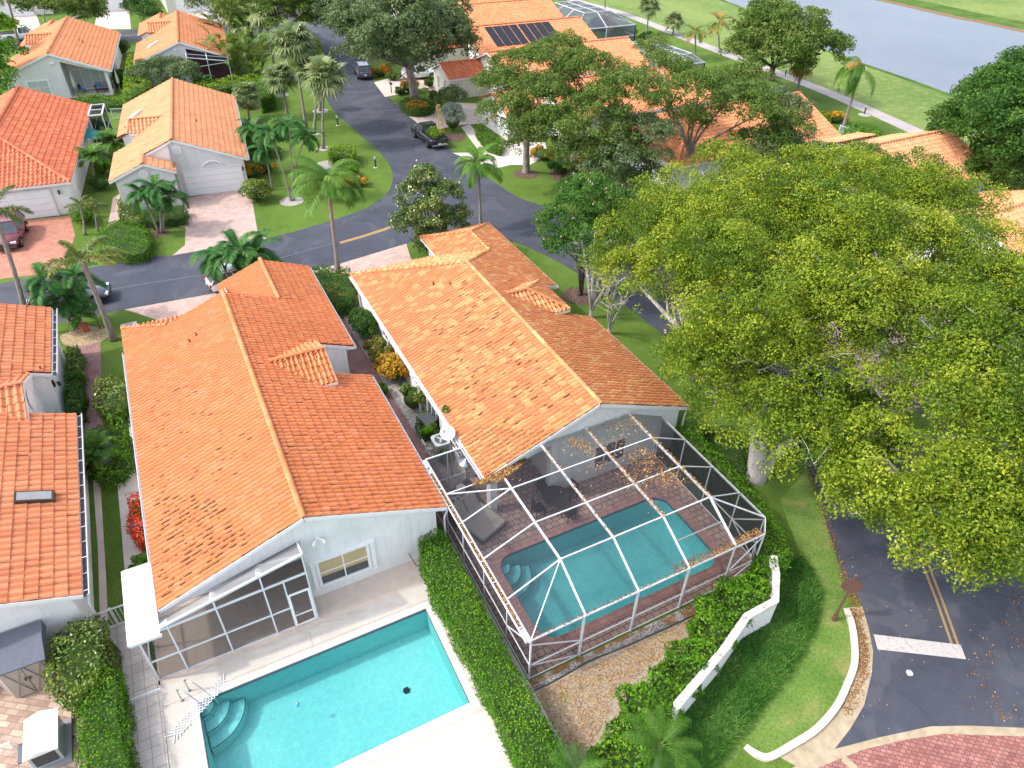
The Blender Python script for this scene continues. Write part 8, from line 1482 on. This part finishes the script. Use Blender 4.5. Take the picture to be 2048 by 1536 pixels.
# front gardens across the street
hedge('large low clipped hedge on the street corner in front of the grey garage house', smooth(GP([(195, 470), (215, 447), (250, 440), (285, 450), (300, 475), (292, 500), (255, 508), (215, 500)], .9), 4, True), 1.0, 'lf_hedge', .11, 150); hedge('dark hedge under the front windows of the grey garage house', GP([(288, 418), (370, 410), (372, 432), (300, 442), (284, 435)], .8), .9, 'lf_hedge_d', .12, 150); hedge('golden green hedge at the left front corner of the grey garage house', GP([(235, 400), (258, 395), (270, 425), (288, 440), (262, 450), (240, 440)], .8), .9, 'lf_pitto', .12, 150)
shrub('large golden brown clipped shrub at the right side of the garage drive', G(515, 402), 1.25, 1.7, 'lf_pitto', .13, 6500)
for px, r_, h, mt, lab in (((505, 355), 1.0, 1.0, 'lf_croton', 'croton bed left of the big golden shrub'), ((535, 345), .9, 1.0, 'lf_croton', 'croton bed under the christmas palms right of the garage house'), ((500, 290), 1.4, 1.3, 'lf_hedge_d', 'dark green shrubs along the right wall of the peach roofed house'), ((530, 310), 1.6, 1.5, 'lf_hedge_d', 'dark green shrub mass under the christmas palm heads'), ((490, 215), 1.3, 1.2, 'lf_croton', 'orange croton bush by the small fan palm'), ((715, 372), 1.0, .9, 'lf_croton', 'orange croton bush at the right side of the square hedge'), ((690, 398), 1.0, .8, 'lf_hedge_d', 'dark low shrub under the queen palm head'), ((705, 355), .9, 1.0, 'lf_hedge', 'green shrub just below the square hedge'), ((205, 380), .9, 1.1, 'lf_hedge_d', 'dark shrub beside the path to the peach roofed house'), ((205, 348), 1.0, 1.3, 'lf_hedge', 'bright shrub between the two houses above the dark one'), ((170, 445), 1.2, 1.2, 'lf_hedge', 'loose shrub at the white garage corner under the yellow topped palms'), ((762, 152), 1.6, 1.3, 'lf_croton', 'red croton bed beside the dark parked suv'), ((785, 160), 1.2, .8, 'lf_pitto', 'yellow green shrub in the croton bed by the suv'), ((800, 188), 1.0, .7, 'lf_hedge_d', 'dark low shrub at the foot of the mailbox'), ((820, 185), 1.2, 1.4, 'lf_croton', 'golden croton behind the tall oak trunk'), ((860, 175), .8, 1.0, 'lf_bromeliad', 'small reddish shrub by the cream front wing'), ((1090, 318), 1.6, 1.0, 'lf_croton', 'orange croton row at the end of the pale drive'), ((1120, 345), 1.3, 1.1, 'lf_hedge_d', 'dark shrub beside the forking oak trunks'), ((1165, 345), 1.2, 1.1, 'lf_croton', 'croton shrub right of the forking oak trunks'), ((1670, 245), 1.4, 1.0, 'lf_croton', 'reddish shrub beside the peach roof end near the windblown palm'), ((1250, 75), 2.2, 1.6, 'lf_hedge', 'green shrub mass along the golf lawn above the mesh cage'), ((1300, 85), 2.0, 1.3, 'lf_hedge_d', 'dark shrub beside the fan palm by the cart path'), ((1200, 60), 2.2, 1.6, 'lf_hedge_d', 'dark shrub mass beside the upper mesh cage'), ((1640, 268), 1.0, .8, 'lf_hedge', 'small green shrub on the roof side garden near the blue pool'), ((1125, 62), 1.6, 1.2, 'lf_hedge', 'green shrubs at the end of the solar roof'), ((240, 170), 1.6, 1.6, 'lf_hedge_d', 'dark shrub against the lanai side wall'), ((245, 110), 1.6, 2.0, 'lf_hedge_d', 'dark tall shrub between the two upper left houses'), ((20, 175), 1.8, 1.2, 'lf_hedge_d', 'dark green shrub left of the lanai house'), ((155, 35), 1.6, 1.0, 'lf_hedge_d', 'clipped dark shrub on the far lawn beneath the spreading tree'), ((255, 20), .8, 1.6, 'lf_hedge_d', 'narrow dark shrub beside the far cream garage')):
    shrub(lab, G(*px), r_, h, mt, .17 if px[1] < 420 else .13, int(1500*r_), name='shrub')
hedge('square clipped hedge with a hollow middle on the curved lawn', GP([(657, 293), (705, 288), (712, 300), (708, 312), (662, 312), (656, 304)], 1.2), 1.3, 'lf_hedge_y', .13, 110); shrub('silver leaved bush clipped to a ball beside the yellow ladder', G(906, 262), (1.35, 1.35), 2.9, 'lf_silver', .12, 6500)
hedge('ring hedge of dark green leaves round the tall oak trunk', smooth(GP([(800, 208), (815, 198), (845, 200), (868, 212), (862, 224), (830, 228), (808, 222)], .4), 3, True), .7, 'lf_hedge_d', .15, 90); hedge('ring of orange crotons inside the dark hedge under the tall oak', smooth(GP([(812, 205), (830, 200), (852, 204), (856, 212), (835, 216), (815, 213)], .8), 3, True), .85, 'lf_croton', .15, 90)
hedge('dark hedge along the cream front wing wall', GP([(858, 182), (868, 180), (900, 205), (892, 212)], .8), .9, 'lf_hedge_d', .15, 100); hedge('hedge along the white wall below the flag', GP([(950, 258), (960, 250), (1008, 286), (1000, 298), (975, 290)], .8), .9, 'lf_hedge', .15, 100)
hedge('bright yellow green hedge between the lanai house and the orange roofed house', GP([(256, 112), (274, 116), (282, 140), (300, 168), (262, 190), (246, 200), (250, 150)], 2.0), 2.2, 'lf_hedge_y', .18, 60, rough=.3); hedge('long bright hedge behind the peach roof in front of the red porch', GP([(385, 168), (470, 152), (545, 148), (560, 156), (480, 166), (400, 182)], 1.5), 1.6, 'lf_hedge_y', .18, 60, rough=.2); hedge('clipped dark green hedge block left of the short fan palm', GP([(512, 158), (540, 153), (548, 190), (520, 198)], 1.6), 1.9, 'lf_hedge', .17, 70); hedge('green hedge in front of the lanai', GP([(155, 192), (200, 190), (242, 196), (244, 208), (200, 208), (160, 204)], .9), 1.1, 'lf_hedge', .17, 70, rough=.2)
hedge('yellow green hedge beside the blue pool near the golf course', GP([(1688, 262), (1712, 250), (1755, 262), (1768, 272), (1740, 282), (1700, 285)], 1.3), 1.6, 'lf_hedge', .2, 60, rough=.3); hedge('bright clipped hedge inside the curve of the upper road', GP([(590, 95), (635, 72), (645, 100), (640, 120), (600, 118)], 1.2), 1.2, 'lf_hedge_y', .22, 45); hedge('green hedge along the gap beside the golf lawn and peach roof', GP([(1640, 222), (1655, 230), (1662, 244), (1650, 246)], .8), 1.0, 'lf_hedge', .2, 60)
# strap grass band outside the white wall
gp = GP([(1345, 1470), (1438, 1355), (1484, 1290), (1540, 1258), (1556, 1150), (1600, 1120), (1634, 1185), (1622, 1250), (1580, 1330), (1505, 1425), (1400, 1560), (1330, 1560)]); Q = sample_poly(gp, 26000); n = len(Q); az = rng.uniform(0, 6.28, n); L_ = rng.uniform(.25, .5, n); D_ = np.column_stack([np.cos(az), np.sin(az), rng.uniform(.5, 1.6, n)]); D_ = unit(D_); S_ = np.column_stack([-np.sin(az), np.cos(az), 0*az])*.016
P0 = np.column_stack([Q, np.full(n, .0)]); P1 = P0+D_*(L_*.6)[:, None]; P2 = P0+D_*L_[:, None]*np.array([1.25, 1.25, .75]); V = np.stack([P0-S_, P0+S_, P1+S_, P1-S_, P2+S_*.3, P2-S_*.3], 1).reshape(-1, 3); Fq = (np.array([[0, 1, 2, 3], [3, 2, 4, 5]])[None]+(np.arange(n)*6)[:, None, None]).reshape(-1, 4)
tone = .5+.5*np.sin(Q[:, 0]*2.1)*np.cos(Q[:, 1]*1.7); o = link_mesh(np_mesh('strap_grass', V, Fq, np.repeat(np.clip(.35*tone+.65*rng.random(n), 0, 1), 6), [M['lf_grass']]), 'groundcover'); tag(o, 'dark tufted strap grass between the white garden wall and the lawn', 'groundcover', kind='stuff')
sheet('soil_bed', gp, .008, 'soil')
# leaves blown along the kerb and road edge, crumbs on the road
def along(pts, w_, n, z=.02):
    a = np.array(GP(pts)); s_ = rng.random(n)*(len(a)-1); i = s_.astype(int); f = (s_-i)[:, None]; P = a[i]*(1-f)+a[i+1]*f+rng.normal(0, w_, (n, 2)); return np.column_stack([P, np.full(n, z)+rng.random(n)*.02])
P = np.concatenate([along([(1618, 940), (1652, 1040), (1688, 1152), (1712, 1210), (1726, 1290), (1722, 1360), (1690, 1425)], .12, 1900), along([(1700, 1215), (1728, 1280), (1730, 1350)], .1, 500), along([(1985, 1300), (1950, 1340), (1990, 1400), (2020, 1440)], .2, 170), along([(2030, 1160), (2020, 1250), (2044, 1300)], .25, 110)]); litter('leaf_litter', P, up(len(P)), .06, label='fallen brown leaves strewn along the kerb and edge of the bend', cat='leaf litter', rnd=np.clip(rng.normal(.35, .2, len(P)), 0, 1))
Q = sample_poly(GP([(1690, 1100), (2048, 1100), (2048, 1450), (1720, 1480)]), 130); P = np.column_stack([Q, np.full(len(Q), .02)]); litter('leaf_litter', P, up(len(P)), .05, label='scattered pale crumbs and petals on the dark asphalt', cat='leaf litter', rnd=np.full(len(P), .95))
Q = sample_poly(GP([(1070, 1385), (1395, 1232), (1340, 1300), (1240, 1380), (1180, 1500), (1130, 1500)]), 5200); n = len(Q); P = np.column_stack([Q, np.full(n, .02)+rng.random(n)*.03]); litter('leaf_litter', P, up(n), .05, label='pale dry leaves scattered over the bare lawn inside the white wall', cat='leaf litter', rnd=np.clip(rng.normal(.7, .25, n), 0, 1), jit=.9)
# gravel stones, loose: the white chips before the mesh cage
Q = sample_poly(GP([(1068, 1372), (1240, 1285), (1330, 1245), (1340, 1252), (1262, 1286), (1180, 1318), (1075, 1380)]), 6500); n = len(Q); P = np.column_stack([Q, np.full(n, .018)+rng.random(n)*.02]); litter('white_gravel', P, up(n), .05, mat='flower_chip' if 'flower_chip' in M else 'gravel', label='white stone chips along the foot of the mesh cage', cat='gravel', aspect=.8, jit=.8)
